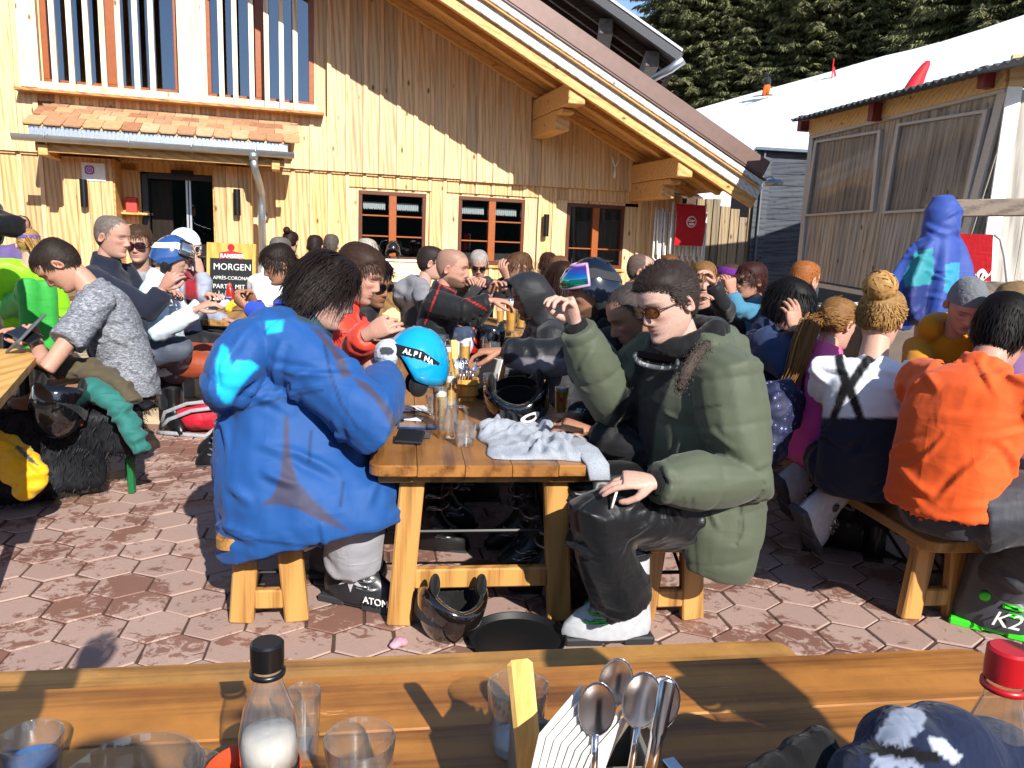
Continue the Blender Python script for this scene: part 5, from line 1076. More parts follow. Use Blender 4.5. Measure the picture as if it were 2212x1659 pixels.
# post and rails on the right, with folding chair behind
rail=wood('rail_grey','4a4038','8c8074',0,1,.7)
rp=thing('rail_fence',W(2010,800,4.6)*V3(1,1,0),'grey wooden post and two rails behind the mustard hoodie','fence')
MB().bar(W(2010,800,4.6)*V3(1,1,0),W(2030,440,4.6),.12,.12).build('post',wood('post_wood','8a7452','b59f7a',2,1,.6),rp)
for a,b,w_ in (((2055,450),(2330,446),.10),((2085,622),(2330,640),.10)):
    A_,B_=W(*a,4.55),W(*b,4.3); MB().bar(A_,B_,.04,w_*1.0,ch=.006).build('rail',rail,rp)
# ================================================================ CROWD
def topx(v):
    d=v-CAM; z=d@FW; return np.stack([CX+FOC*(d@RT)/z,CY-FOC*(d@UP)/z],1)
def inpoly(p,poly):
    x,y=p[:,0],p[:,1]; r=np.zeros(len(p),bool); n=len(poly)
    for i in range(n):
        (x0,y0),(x1,y1)=poly[i],poly[(i+1)%n]
        c=((y0>y)!=(y1>y)); xx=x0+(y-y0)*(x1-x0)/((y1-y0) if y1!=y0 else 1e-9); r^=c&(x<xx)
    return r
def softpoly(p,poly,soft=5.):
    ins=inpoly(p,poly); d=np.full(len(p),1e9); n=len(poly)
    for i in range(n):
        a,b=np.array(poly[i],float),np.array(poly[(i+1)%n],float); e=b-a; t=np.clip(((p-a)@e)/max(e@e,1e-9),0,1); d=np.minimum(d,np.linalg.norm(p-(a+t[:,None]*e),axis=1))
    return np.clip(.5+np.where(ins,d,-d)/soft,0,1)
def painted(*polys):
    """cloth panels of another colour, traced on the garment"""
    def f(v,c,ctx):
        p=topx(v)
        for col,poly in polys: m=softpoly(p,poly)[:,None]; c=c*(1-m)+np.array(srgb(col))*m
        return c
    return f
def puffed(tab,ts,step=.16,amp=.06):
    T=np.arange(tab[0][0],tab[-1][0]+.001,.02); a=np.array(tab); out=[]
    for t in T:
        k=1+amp*(abs(math.sin((t-ts)*math.pi/step))-.6) if t<.85 else 1; out.append((t,np.interp(t,a[:,0],a[:,1])*k,np.interp(t,a[:,0],a[:,2])*k,np.interp(t,a[:,0],a[:,3])))
    return out
FAIR='bd9482'; FAIR2='b78b76'; TAN='a3775e'; DARKER='8d644c'
# ---------------------------------------------------------------- man in the blue jacket
def hoodpile(g,c):
    pts=[(615,700,2.62),(585,720,2.55),(548,752,2.5),(515,790,2.46),(495,830,2.46),(488,862,2.5)]; rr=[.07,.085,.095,.10,.085,.05]
    for (x,y,z),r in zip(pts,rr): g.ell(W(x,y,z+.06),(r*.95,r*1.5,r),n=12,k=8)
def hemskirt(g,c): pass
tabB=[(-.17,.225,.30,.06),(-.08,.245,.30,.055),(.05,.25,.295,.07),(.3,.24,.245,.02),(.55,.23,.20,.0),(.75,.225,.17,.0),(.87,.19,.14,.0),(.95,.13,.105,0),(1.02,.092,.092,0),(1.12,.085,.088,0)]
B=person('man in a blue ski jacket with long dark hair, seen from behind at the table','x' and (703,628,2.78),97,24,roll=4,hip=W(632,1108,2.72),s=1.08,skin=FAIR,hcol='1f1815',vox=.008,hcap=1,hunch=.09,sh_w=1.12,
  hair=dict(s='mop',sweep=1,len=(.08,.15),lift=.12,g=.55,mess=.16,wave=.25,w=.0019,n=5200,seg=6,cap=.014,crown=(0,.035,.12)),
  top=dict(name='jacket',col='184a88',tab=tabB,rough=.68,fold=9,bmp=.38,sheen=.05,hem=-.3,folds=(95,.013,(.009,.017),(.10,.32)),extra=[hoodpile],arm=(.105,.105,.10,.09,.075),disp=((.045,.24),),smooth=5,
    panel=painted(('0f2f5c',[(697, 738), (709, 800), (732, 870), (772, 930), (778, 930), (738, 870), (715, 800), (703, 738)]),('0f2f5c',[(669, 930), (665, 1000), (671, 1000), (675, 930)]),('0f2f5c',[(739, 1040), (732, 1095), (738, 1095), (745, 1040)]),('0f2f5c',[(480, 1138), (560, 1165), (680, 1180), (780, 1165), (780, 1170), (680, 1186), (560, 1171), (480, 1144)]),('0f2f5c',[(470, 900), (560, 870), (640, 850), (700, 840), (700, 845), (640, 856), (560, 876), (470, 906)]),('3b3a50',[(614,900),(622,900),(626,980),(642,1040),(682,1085),(757,1150),(700,1128),(640,1098),(600,1090),(564,1092),(590,1070),(605,1030),(612,970)]),
      ('3b3a50',[(668,706),(692,712),(716,738),(742,772),(760,815),(738,815),(719,768),(690,728)]),('3b3a50',[(762,814),(795,828),(824,858),(847,890),(858,916),(845,925),(828,888),(808,862),(774,834)]),
      ('18b3ea',[(478,742),(492,752),(500,790),(512,778),(545,780),(560,792),(545,806),(520,835),(500,872),(486,874),(470,850),(465,790)]),('18b3ea',[(574,694),(612,690),(608,716),(576,722)]),('2d3f46',[(640,668),(700,690),(745,740),(735,748),(690,705),(640,690)]))),
  legs=dict(col='9a9ba2',r=(.115,.11,.10,.10,.10),boots=False,vox=.014),knees=dict(R=(768,1050,2.68),L=(775,1020,3.0)),feet=dict(R=(765,1235,2.86),L=(735,1190,3.2)),
  arms=dict(R=dict(e=(808,915,2.50),w=(822,822,2.86),fine=1,cuff=.97,hand=dict(d=V3(-.35,.5,.5),palm=V3(.3,.6,-.5),curl=(.9,.95,1.,1.),thumb=.9)),L=dict(e=(805,880,3.1),w=(838,822,2.98),fine=1,hand=dict(d=V3(-.2,-.6,.4),palm=V3(-.6,-.2,-.4),curl=(.8,.8,.9,.9),thumb=.8))),
  face=dict(eyes='closed',lip=.4))
bb=ski_boot(B['root'],G(748,1298,0)+V3(0,.0,.02),V3(.95,-.32,0),'24262b','2a2b2f'); letters('ATOM',.036,bb,G(815,1303,0)+V3(-.035,-.10,.05),V3(.95,-.32,0),V3(0,0,1),white_paint)
mb=MB(); q=G(790,1290,0)+V3(-.035,-.105,.12); mb.prism([(0,.07),(.02,.0),(.06,-.03),(.012,-.015),(.0,-.05),(-.012,-.015),(-.05,-.03),(-.02,.0)],q,nrm(V3(.95,-.32,0)),V3(0,0,1),V3(-.001,-.003,0)); mb.build('emblem',plain('emblem_grey','a9abb0',.4),bb)
ski_boot(B['root'],G(705,1268,0)+V3(0,.1,.02),V3(.9,.0,0),'24262b',simple=True)
# ---------------------------------------------------------------- man in the green parka
def skirt(g,c):
    rings=[]
    for (x,y,z),hw,hd in [((1560,960,2.66),.135,.14),((1560,1060,2.62),.155,.13),((1555,1150,2.60),.145,.10),((1550,1215,2.60),.125,.07),((1548,1246,2.60),.105,.045)]:
        p=W(x,y,z); a=np.arange(20)*2*math.pi/20; rings.append([p+V3(hw*math.cos(t),hd*math.sin(t),-.02*math.cos(t)) for t in a])
    g.loft(rings)
tabG=([(-.10,.20,.165,-.02),(.1,.21,.17,-.01),(.3,.215,.17,.0),(.55,.225,.17,.0),(.75,.225,.165,-.005),(.86,.205,.145,-.01),(.93,.16,.125,-.02),(1.0,.115,.11,-.02),(1.05,.10,.10,-.02)])
Gm=person('man in a green puffer parka and amber sunglasses with one hand raised',(1442,655,2.60),-58,20,roll=-6,tyaw=-66,hip=W(1512,1090,2.80),s=1.06,skin='c4a091',hcol='2f2622',vox=.008,hcap=1,hunch=.05,sh_w=1.12,
  hair=dict(s='short',fade=1,len=(.025,.042),lift=.30,g=.0,mess=.10,w=.0013,n=6000,seg=5,cap=.013,crown=(.05,-.10,.06)),
  face=dict(must=.55,beard='8a5a38',beard_amt=.12,eyes='none',lip=.6),
  top=dict(name='parka',col='4b5241',tab=tabG,rough=.65,fold=10,bmp=.22,baffle=(.15,.008),folds=(60,.007,(.007,.012),(.05,.14)),arm=(.115,.112,.105,.094,.062),hood=1.45,extra=[skirt],disp=((.02,.2),),smooth=5,
    panel=painted(('0a0a0b',[(1374,760),(1440,750),(1470,770),(1440,850),(1418,900),(1408,1000),(1330,1040),(1240,1040),(1290,960),(1345,850),(1370,800)]),('2a2f24',[(1476, 1075), (1480, 1160), (1486, 1250), (1490, 1250), (1484, 1160), (1480, 1075)]),('2a2f24',[(1494, 1075), (1500, 1160), (1506, 1250), (1510, 1250), (1504, 1160), (1500, 1075)]),('2a2f24',[(1598, 1085), (1604, 1140), (1598, 1165), (1602, 1165), (1608, 1140), (1602, 1085)]),('2a2f24',[(1500, 880), (1560, 872), (1560, 877), (1500, 886)]))),
  legs=dict(name='trousers',col='0c0d10',rough=.40,r=(.125,.112,.088,.092,.10),boots=False,vox=.009,folds=(90,.011,(.008,.014),(.07,.2)),disp=((.025,.18),)),
  knees=dict(L=(1282,1112,2.42),R=(1248,1050,2.78)),feet=dict(L=(1345,1318,2.58),R=(1290,1270,2.95)),
  arms=dict(L=dict(e=(1600,1035,2.50),w=(1415,1042,2.36),fine=1,cuff=.98,hand=dict(d=V3(-1,.05,.06),palm=V3(.0,.35,-1),curl=(.32,.38,.5,.62),thumb=.65)),
            R=dict(e=(1318,868,2.88),w=(1243,700,2.72),fine=1,cuff=.95,hand=dict(d=V3(-.42,-.05,1),palm=V3(-.75,-.55,-.2),curl=(.75,.85,.9,1.0),thumb=.8))))
sunglasses(Gm,'7a4310','3a2410',.9,0,1.08)
for k in 'LR':
    S_,el_,wr_,_=Gm['J'][k]; MB().tube([lerp(el_,wr_,.86),lerp(el_,wr_,1.03)],[.046,.040],16).build('inner_cuff',cloth('black_jersey','08080a',.85),Gm['root'],True)
# black hooded sweater, fur trim, goggles hanging on the chest
g=MB(); c0,T0=Gm['spine'](1.03); tf,tl=Gm['tf'],Gm['tl']
for a in np.linspace(-math.pi,math.pi,22)[:-1]: g.ell(c0-tf*math.cos(a)*.088+tl*math.sin(a)*.095+V3(0,0,.01+.035*math.cos(a)),(.036,.036,.05),n=8,k=6)
for a in np.linspace(-1.2,1.2,9): g.ell(c0-tf*math.cos(a)*.118+tl*math.sin(a)*.12+V3(0,0,.03),(.042,.042,.065),n=8,k=6)
gv,gf=remesh(g,.009,4,.5,((.014,.05),)); q=MB(); q.add(gv,gf); q.build('hood',cloth('black_jersey','08080a',.85),Gm['root'],True)
fur=MB(); rf_=random.Random(4); pth=[(1528,742,2.48),(1502,770,2.40),(1480,805,2.36),(1466,840,2.36)]; fur.tube([W(*p) for p in pth],[.014,.019,.019,.012],10,col=(.06,.045,.037))
for k in range(2600):
    t=rf_.random()*2.999; i=int(t); p=lerp(W(*pth[i]),W(*pth[i+1]),t-i)+V3(rf_.gauss(0,.011),rf_.gauss(0,.008),rf_.gauss(0,.011)); d=nrm(V3(rf_.gauss(-.3,.6),rf_.gauss(-.7,.4),rf_.gauss(-.2,.6)))*rf_.uniform(.006,.013); sd=nrm(np.cross(d,(.3,.2,1)))*.0014; fur.add([p-sd,p+sd,p+d],[(0,1,2)],0,np.array([.075,.055,.045])*rf_.uniform(.5,1.5))
fur.build('fur_trim',HAIR,Gm['root'],col=True)
go=MB(); gc=W(1418,772,2.36); gx=nrm(V3(.95,-.25,-.10)); gz=nrm(V3(.1,-.3,.95)); gy=np.cross(gz,gx); aa=np.linspace(math.pi*1.02,math.pi*1.98,15)
crv=lambda t,k:gc+gx*.066*k*np.sign(math.cos(t))*abs(math.cos(t))**.7+gz*.040*k*math.sin(t)-gy*(-.02)*abs(math.sin(t))
go.tube([crv(t,1) for t in aa],[(.006,.012)]*15,8,up=gz); gog=go.build('goggles',plain('goggle_silver','45484c',.45,.2),Gm['root'],True); le=MB(); ll=[crv(t,.9) for t in aa]; le.add(ll+[gc+gz*.012+gx*.06,gc+gz*.012-gx*.06],[tuple(range(17))]); le.build('lens',plain('lens_dark','0b0b0c',.1,0,.2,10,0,.8),gog)
for t in aa[2:-2:2]: MB().box(crv(t,1.05)+gy*.0-V3(0,.006,0),(.008,.006,.012),np.stack([gx,gy,gz],1)).build('goggle_vent',plain('vent_grey','9a9c9e',.5),gog)
letters('NEW',.045,Gm['top'],W(1398,836,2.24)+V3(0,-.03,0),V3(.9,-.35,.12),V3(0,.1,1),plain('print_grey','b9c2cc',.6)) if 0 else None
wr=Gm['J']['L'][2]; cg=tag(MB().tube([wr+V3(-.115,-.012,-.018),wr+V3(-.132,-.028,-.078)],.0042,8).build('cigarette',white_paint,None,True,loc=wr+V3(-.12,-.02,-.05)),'white cigarette between the fingers of the man in the green parka','cigarette')
gb=ski_boot(Gm['root'],G(1330,1386,0)+V3(.03,.02,.02),V3(-1,-.12,0),'a9acb0','1a1b1d',buckle='23b04a')
ski_boot(Gm['root'],G(1270,1330,0)+V3(.05,.1,.02),V3(-1,-.05,0),'14151a',simple=True)
# ---------------------------------------------------------------- others at the centre table
P_red=person('man in a red jacket with brown hair bending over the table behind the blue jacket',(775,592,3.42),80,22,tyaw=85,hip=W(715,850,3.5),s=1.04,skin=FAIR,hcol='3b2820',hair=dict(s='short',len=(.03,.05),lift=.25,n=1400,cap=.012),top=dict(col='d83a26',collar=.05,rough=.5,arm=(.08,.08,.075,.07,.055)),
  arms=dict(R=dict(e=(765,760,3.25),w=(795,722,3.05),fine=1,hand=dict(d=V3(.6,-.2,.35),palm=V3(-.1,.9,-.3),curl=(.6,.7,.8,.9),thumb=.8)),L=dict(w=(815,725,3.3),hand=dict(d=V3(.2,-.6,.1),palm=V3(0,-.2,-1)))),face=dict(beard='3b2820',beard_amt=.25,eyes='closed'))
P_dk=person('man with black hair and dark sunglasses beside the red jacket',(806,612,3.95),55,14,tyaw=80,hip=W(745,820,4.0),skin=DARKER,hcol='0d0b0b',hair=dict(s='short',len=(.03,.05),lift=.4,n=900,mess=.5,cap=.016),top=dict(col='17181d',collar=.06),arms=dict(R=dict(w=(812,752,3.6)),L=dict(w=(850,740,3.7))),face=dict(eyes='none',beard='0d0b0b',beard_amt=.3)); sunglasses(P_dk,'0d0d10','0a0a0a')
P_bld=person('balding man with cropped grey hair looking down beside the green parka',(1372,682,2.98),-78,28,tyaw=-80,hip=W(1440,1000,3.2),s=1.03,skin=TAN,hcol='4b4340',hair=dict(s='recede',len=(.008,.014),lift=.5,n=1200,cap=.004,w=.0016),top=dict(col='0e0f12',collar=.05,arm=(.09,.085,.08,.07,.06)),arms=dict(L=dict(w=(1270,930,2.9)),R=dict(w=(1240,900,3.1))),face=dict(eyes='closed',beard='3a302c',beard_amt=.35,nose=1.25),vox=.012)
def greyarm(v,c,ctx):
    p=topx(v); c[inpoly(p,[(1090,790),(1130,770),(1220,775),(1300,790),(1300,850),(1200,850),(1110,815)])]=srgb('6d6a72'); return c
P_hel=person('bearded man in a black ski helmet with mirrored goggles reaching across the table',(1280,630,3.25),-80,15,tyaw=-78,hip=W(1390,900,3.35),skin=TAN,hcol='2c1f18',hair=None,ears=False,top=dict(col='131419',collar=.07,panel=greyarm,arm=(.085,.085,.08,.075,.065),rough=.5),
  arms=dict(L=dict(e=(1190,775,3.15),w=(1082,760,3.18),fine=1,hand=dict(d=V3(-1,.1,-.05),palm=V3(0,0,-1),curl=(.5,.6,.6,.7))),R=dict(w=(1235,760,3.5))),face=dict(eyes='closed',beard='2c1f18',beard_amt=.75,must=.6,nose=1.15)); worn_helmet(P_hel,'0a0e1a','2a8fb0')
def hood_up(g,c):
    P=lambda x,y,z:c['hp']+c['Rm']@(V3(x,y,z)*c['s']); 
    n=22; rings=[]
    for k,(y,r,zc) in enumerate(((.118,.035,-.005),(.10,.075,.0),(.055,.100,.010),(.0,.106,.014),(-.05,.102,.012),(-.085,.096,.006),(-.088,.080,.006),(-.05,.078,.01),(.0,.06,.01))): rings.append([P(r*.90*math.cos(t),y-.02*math.sin(t),zc+r*1.2*math.sin(t)) for t in np.arange(n)*2*math.pi/n])
    g.loft(rings[::-1]); g.tube([P(0,.045,-.07),P(0,.05,-.16)],[.075,.10],16)
P_hood=person('person with a black hood pulled up, face lowered, across the centre table',(1148,640,4.1),-78,18,tyaw=-80,hip=W(1215,830,4.2),skin=DARKER,hair=None,ears=False,top=dict(col='1b1c20',vox=.010,extra=[hood_up],rough=.6,arm=(.09,.09,.08,.07,.06)),face=dict(eyes='closed',beard='1a1210',beard_amt=.6))
person('person with long brown hair in a black jacket beside the ski helmet',(1212,612,4.45),-160,5,hip=W(1240,800,4.5),hcol='2c1a13',hair=dict(s='long',len=(.10,.18),lift=.08,g=.7,n=1200,w=.002,cap=.010,seg=5),top=dict(col='0f1013'),skin=FAIR2)
# ---------------------------------------------------------------- left groups
def melange():
    m,nt,b=base('grey_melange'); v=coords(nt,scale=(1,1,2.6),rand=False); f=noise(nt,v,60,4,.7,.8); nt.links.new(ramp(nt,f,[(.36,srgb('4a4c52')),(.5,srgb('6d7077')),(.66,srgb('9da1a7'))]),b.inputs['Base Color']); setin(b,Roughness=.85); bump(nt,b,noise(nt,v,14,3),.4,.015); return m
P_tee=person('man in a grey marled T-shirt bending over his phone on the left',(128,572,3.85),-72,52,tyaw=-62,hip=W(278,800,4.05),s=1.05,skin=FAIR2,hcol='2b221c',hair=dict(s='short',len=(.016,.03),lift=.35,n=1600,cap=.006,w=.0018),
  top=dict(name='t_shirt',col='86898f',mat=melange(),sleeve=.62,arm=(.078,.080,.06,.05,.04),w=1.08,d=1.1,disp=((.02,.16),),folds=(60,.010,(.009,.015),(.08,.22)),hem=-.02),hunch=.10,vox=.011,
  legs=dict(col='8d6440',r=(.12,.11,.095,.09,.085),vox=.016),arms=dict(L=dict(e=(100,800,3.55),w=(78,738,3.75),fine=1,hand=dict(d=V3(-.5,.3,.55),palm=V3(-.3,.6,-.2),curl=(.5,.5,.6,.7),thumb=.7)),R=dict(e=(120,790,4.1),w=(72,742,3.95),hand=dict(d=V3(-.4,-.2,.5),palm=V3(-.4,-.6,.1)))),face=dict(eyes='closed'))
P_nav=person('balding grey-haired man in a navy fleece in profile at the left plank table',(243,512,4.75),82,8,tyaw=85,hip=W(250,720,4.9),s=1.04,skin='b58a78',hcol='7a6f68',hair=dict(s='recede',len=(.01,.022),lift=.4,n=700,cap=.005),top=dict(col='171c2c',collar=.05,rough=.9,arm=(.085,.08,.07,.065,.055)),arms=dict(R=dict(e=(330,670,4.55),w=(352,622,4.55),fine=1,hand=dict(d=V3(.5,-.1,.6),palm=V3(.3,.9,0),curl=(.6,.7,.8,.9))),L=dict(w=(360,640,4.9))),face=dict(eyes='closed',nose=1.25),legs=dict(col='3f4654',boots=False),knees=dict(R=(388,752,4.85),L=(375,735,5.2)),feet=dict(R=(372,830,5.3),L=(360,815,5.6)))
P_yng=person('young man in large dark sunglasses and grey T-shirt behind the navy fleece',(299,528,5.15),12,8,tyaw=40,hip=W(280,720,5.4),skin='b98f7c',hcol='4a3526',hair=dict(s='short',len=(.03,.05),lift=.45,n=700,mess=.4,cap=.014),top=dict(col='8b8d93',panel=painted(('262b3a',[(240,560),(287,560),(292,700),(240,700)]),('262b3a',[(318,580),(360,600),(360,720),(322,720)]))),lod=0,face=dict(eyes='none')); sunglasses(P_yng,'2a1418','120c0c',1.,0,1.25)
P_bh=person('person in a blue ski helmet with white goggle band and pale jacket',(372,556,4.95),112,22,tyaw=105,hip=W(355,720,5.1),skin=FAIR,hair=None,ears=False,top=dict(col='c9dce6',collar=.05,rough=.45,bulk=1.1),arms=dict(R=dict(w=(425,668,4.7)),L=dict(w=(440,650,5.1))),legs=dict(col='8a3a1a',boots=False)); worn_helmet(P_bh,'27487e','d8dde4',True,'e8edf2')
P_kn=person('person in a white and blue knitted hat eating behind the blue helmet',(400,535,5.35),92,8,hip=W(400,740,5.5),skin=FAIR,hair=None,hcol='5a4030',top=dict(col='8f95a5',panel=painted(('8a1522',[(396,560),(420,560),(430,660),(400,660)]))),arms=dict(R=dict(e=(452,640,5.1),w=(434,590,5.15),hand=dict(d=V3(-.3,-.1,1),palm=V3(-.7,.3,0),curl=(.9,1,1,1.1))))); sunglasses(P_kn,'3a2020','d0d0d0',1,0,1.2)
def beanie(ctx,col,name='knit_hat',low=-.01,mat=None,h=.128):
    P=lambda x,y,z:ctx['hp']+ctx['Rm']@(V3(x,y,z)*ctx['s']); rings=[];n=28
    for el in np.linspace(0,1,12):
        z=lambda t:low+.045*max(0,-math.cos(t))+0; r=[]
        for t in np.arange(n)*2*math.pi/n:
            z0=low+.05*max(0,-math.cos(t))**.7; zz=z0+(h+.008-z0)*math.sin(el*math.pi/2); k=math.sqrt(max(0,1-((max(zz,.02)-.02)/(h-.01))**2)); r.append(P(.084*math.sin(t)*k,.006+.111*math.cos(t)*k,zz))
        rings.append(r)
    m=MB(); m.loft(rings,cap=False); m.add(np.array(rings[-1]),[tuple(range(n))]); return m.build(name,mat or cloth('knit_'+col,col,.9,60,.4,weave=.2),ctx['root'],True)
def nordic():
    m,nt,b=base('nordic_knit'); v=coords(nt); ch=node(nt,'ShaderNodeTexVoronoi',feature='F1',distance='MANHATTAN'); ch.inputs['Scale'].default_value=26; nt.links.new(v,ch.inputs['Vector']); nt.links.new(ramp(nt,ch.outputs['Distance'],[(.30,srgb('2b3d68')),(.38,srgb('cfd2d6'))]),b.inputs['Base Color']); setin(b,Roughness=.9); return m
beanie(P_kn,'cccccc',mat=nordic())
person('person in a white sweater with grey hair seen from behind by the chalk board',(606,545,6.3),165,5,hip=W(592,700,6.1),skin=FAIR,hcol='6e6863',hair=dict(s='short',len=(.02,.04),n=500),top=dict(name='sweater',col='d9d9d8',rough=.9,w=1.1),lod=0)
P_boy=person('dark-haired boy in a blue sweater, hands by the red mug',(603,572,4.65),-66,22,tyaw=-70,hip=W(660,740,4.7),skin=TAN,hcol='221812',s=.95,hair=dict(s='messy',mask='full',len=(.04,.07),lift=.3,n=1000,mess=.3,cap=.016),top=dict(name='sweater',col='2747b5',panel=painted(('14161c',[(545,590),(640,600),(640,640),(570,655),(545,640)]))),arms=dict(L=dict(e=(590,690,4.35),w=(532,662,4.4),fine=1,hand=dict(d=V3(-.7,.2,.45),palm=V3(.4,.5,.2),curl=(.8,.8,.9,.9))),R=dict(w=(548,650,4.75))),face=dict(eyes='closed'))
def bun_at(loc,r,n=160):
    def f(mb,ctx,rnd,c0):
        c=ctx['hp']+ctx['Rm']@(V3(*loc)*ctx['s']); mb.ell(c,r*.85,n=10,k=7,col=c0*.7)
        for k in range(n):
            u=nrm(V3(rnd.gauss(0,1),rnd.gauss(0,1),rnd.gauss(0,1))); w_=nrm(np.cross(u,V3(rnd.gauss(0,1),rnd.gauss(0,1),rnd.gauss(0,1)))); a0=rnd.uniform(0,6.28); R_=r*rnd.uniform(.85,1.2); pts=[c+(u*math.cos(a0+t)+w_*math.sin(a0+t))*R_ for t in np.linspace(0,1.6,6)]; q=np.cross(u,w_)*r*.10; a=[]
            for p in pts: a+=[p-q,p+q]
            mb.add(a,[(2*i,2*i+1,2*i+3,2*i+2) for i in range(5)],0,c0*rnd.uniform(.7,1.4))
    return f
def tail(base_,path,r,n=260):
    """pony tail: strands following a path given in world offsets from the knot"""
    def f(mb,ctx,rnd,c0):
        b=ctx['hp']+ctx['Rm']@(V3(*base_)*ctx['s']); pts=[b+V3(*p) for p in path]
        for k in range(n):
            o=V3(rnd.gauss(0,1),rnd.gauss(0,1),rnd.gauss(0,1))*r*.5; a=[]; K=len(pts); sd=nrm(V3(rnd.gauss(0,1),rnd.gauss(0,1),.1))*.003; e=rnd.uniform(.75,1.05)
            for i,p in enumerate(pts): t=i/(K-1); q=b+(p-b)*e+o*math.sin(min(1,.25+t*1.2)*math.pi*.62)*(1-.3*t); a+=[q-sd*(1-.7*t),q+sd*(1-.7*t)]
            mb.add(a,[(2*i,2*i+1,2*i+3,2*i+2) for i in range(K-1)],0,c0*rnd.uniform(.6,1.35))
    return f
FAR=dict(lod=0,vox=.02,hn=420)
person('person with a hair bun far back by the downpipe',(628,524,8.4),170,5,hcol='2a1c16',skin=FAIR,hair=dict(s='bun',len=(.05,.12),to=(0,.09,.10),extra=[bun_at((0,.1,.12),.035)]),top=dict(col='2b2f38'),**FAR)
person('dark-haired person far back against the pine wall',(681,533,8.2),175,5,hcol='2b201b',skin=FAIR,hair=dict(s='short',len=(.03,.06)),top=dict(col='1c2230'),**FAR)
person('grey-haired person far back left of the first window',(716,530,8.6),178,5,hcol='5d544c',skin=FAIR,hair=dict(s='short',len=(.03,.05)),top=dict(col='30343a'),**FAR)
person('white-haired woman far back before the first window',(793,543,7.4),60,5,hcol='b9b0a2',skin=FAIR,hair=dict(s='long',len=(.08,.14),g=.6),top=dict(col='24262c'),**FAR)
P_gl=person('bald man with round glasses at the far left wall',(47,492,8.0),25,8,hcol='6b5a50',skin='b88873',hair=dict(s='ring',len=(.01,.02)),top=dict(col='5a4a7a'),**FAR); sunglasses(P_gl,'9a8a80','15100e',1.1,0,1.0,'glasses')
P_lime=person('blonde skier in a lime green jacket and green trousers at the left edge',(62,528,6.1),-150,4,tyaw=-150,hip=W(15,612,6.3),hcol='b08a50',skin=FAIR,hair=dict(s='pony',len=(.05,.2),to=(0,.1,.03),extra=[tail((0,.11,.03),[(0,0,0),(.05,-.05,0),(.10,-.08,-.06),(.13,-.1,-.14)],.04,120)]),top=dict(col='86d81e',rough=.5,bulk=1.12),legs=dict(col='2f9a3c',r=(.09,.085,.075,.07,.07)),lod=0,vox=.018,hn=300,knees=dict(L=(100,620,5.7),R=(60,615,5.6)))
mb=MB(); hb=[P_lime['hp']+P_lime['Rm']@V3(.085*math.sin(t),.008-.107*math.cos(t),.045+.025*k) for k in(0,1) for t in np.linspace(0,6.283,21)]; mb.add(hb,[(i,i+1,22+i,21+i) for i in range(20)]); mb.build('headband',cloth('purple_band','5a4a9c',.8),P_lime['root'],True)
person('person in a black jacket cut off by the left picture edge',W(-75,330,4.6),80,0,tyaw=70,hip=W(-80,640,4.6),hcol='1a1512',skin=FAIR,hair=dict(s='short',len=(.03,.05)),top=dict(col='0c0c0f',rough=.5,bulk=1.15),arms=dict(R=dict(e=(36,492,4.5),w=(-70,480,4.3)),L=dict(w=(-40,480,4.4))),lod=0,knees=dict(R=(-80,800,4.4),L=(-80,800,4.6)),feet=dict(R=W(-80,960,4.5),L=W(-90,960,4.7)),vox=.018,hn=200)
# ---------------------------------------------------------------- groups at the middle of the deck
def ykh(v,c,ctx):
    t=(v-ctx['H'])[:,2]; c[t<.30]=srgb('4a3d39'); return c
P_gh=person('man in sunglasses and grey hooded top, back turned, before the first window',(931,568,5.75),100,6,hip=W(905,700,5.8),hcol='2f2722',skin=FAIR,hair=dict(s='short',len=(.014,.025),n=600),top=dict(col='77777c',hood=1.1,panel=ykh),lod=0,vox=.016); sunglasses(P_gh,'101010','101010')
def redpipe(v,c,ctx):
    p=topx(v)
    for a,b,w_ in (((952,612),(918,700),1.3),((952,612),(1000,640),1.2),((1000,640),(1050,668),1.3),((975,605),(1000,622),1.5)):
        a,b=np.array(a),np.array(b); d=b-a; t=np.clip(((p-a)@d)/(d@d),0,1); c[np.linalg.norm(p-(a+t[:,None]*d),axis=1)<w_]=srgb('b02218')
    return c
P_bb=person('bald bearded man in a black fleece with red seams in profile',(976,580,4.95),84,6,tyaw=86,hip=W(935,730,5.0),s=1.04,hcol='3a2c24',skin='b88a76',hair=None,face=dict(beard='4a372c',beard_amt=.8,must=.6,eyes='closed',scalp='8a6a5a'),top=dict(col='111217',collar=.06,panel=redpipe,vox=.010,arm=(.085,.083,.075,.068,.055)),arms=dict(R=dict(e=(1005,672,4.75),w=(1062,650,4.7),fine=1,hand=dict(d=V3(1,.1,.0),palm=V3(0,0,-1))),L=dict(w=(1060,630,5.2))))
P_wm=person('white-haired man in sunglasses eating, facing the camera, before the second window',(1034,572,6.7),5,22,hcol='a9a29a',skin='b78a78',hair=dict(s='short',len=(.02,.03),lift=.5),top=dict(col='2a2b30'),arms=dict(R=dict(w=(1012,606,6.3)),L=dict(w=(1045,606,6.3))),**FAR); sunglasses(P_wm,'15100e','101010')
P_w1=person('woman in sunglasses with shoulder-length brown hair eating, facing left',(1122,578,6.2),-66,6,hcol='5a3d28',skin=FAIR2,hair=dict(s='long',len=(.08,.16),g=.6,n=500),top=dict(col='1d1e24'),arms=dict(L=dict(w=(1095,600,6.0),hand=dict(d=V3(-.4,-.2,.8),palm=V3(.5,.6,0))),R=dict(w=(1098,602,6.3))),lod=0,vox=.018); sunglasses(P_w1,'14100e','101010',1,0,1.15)
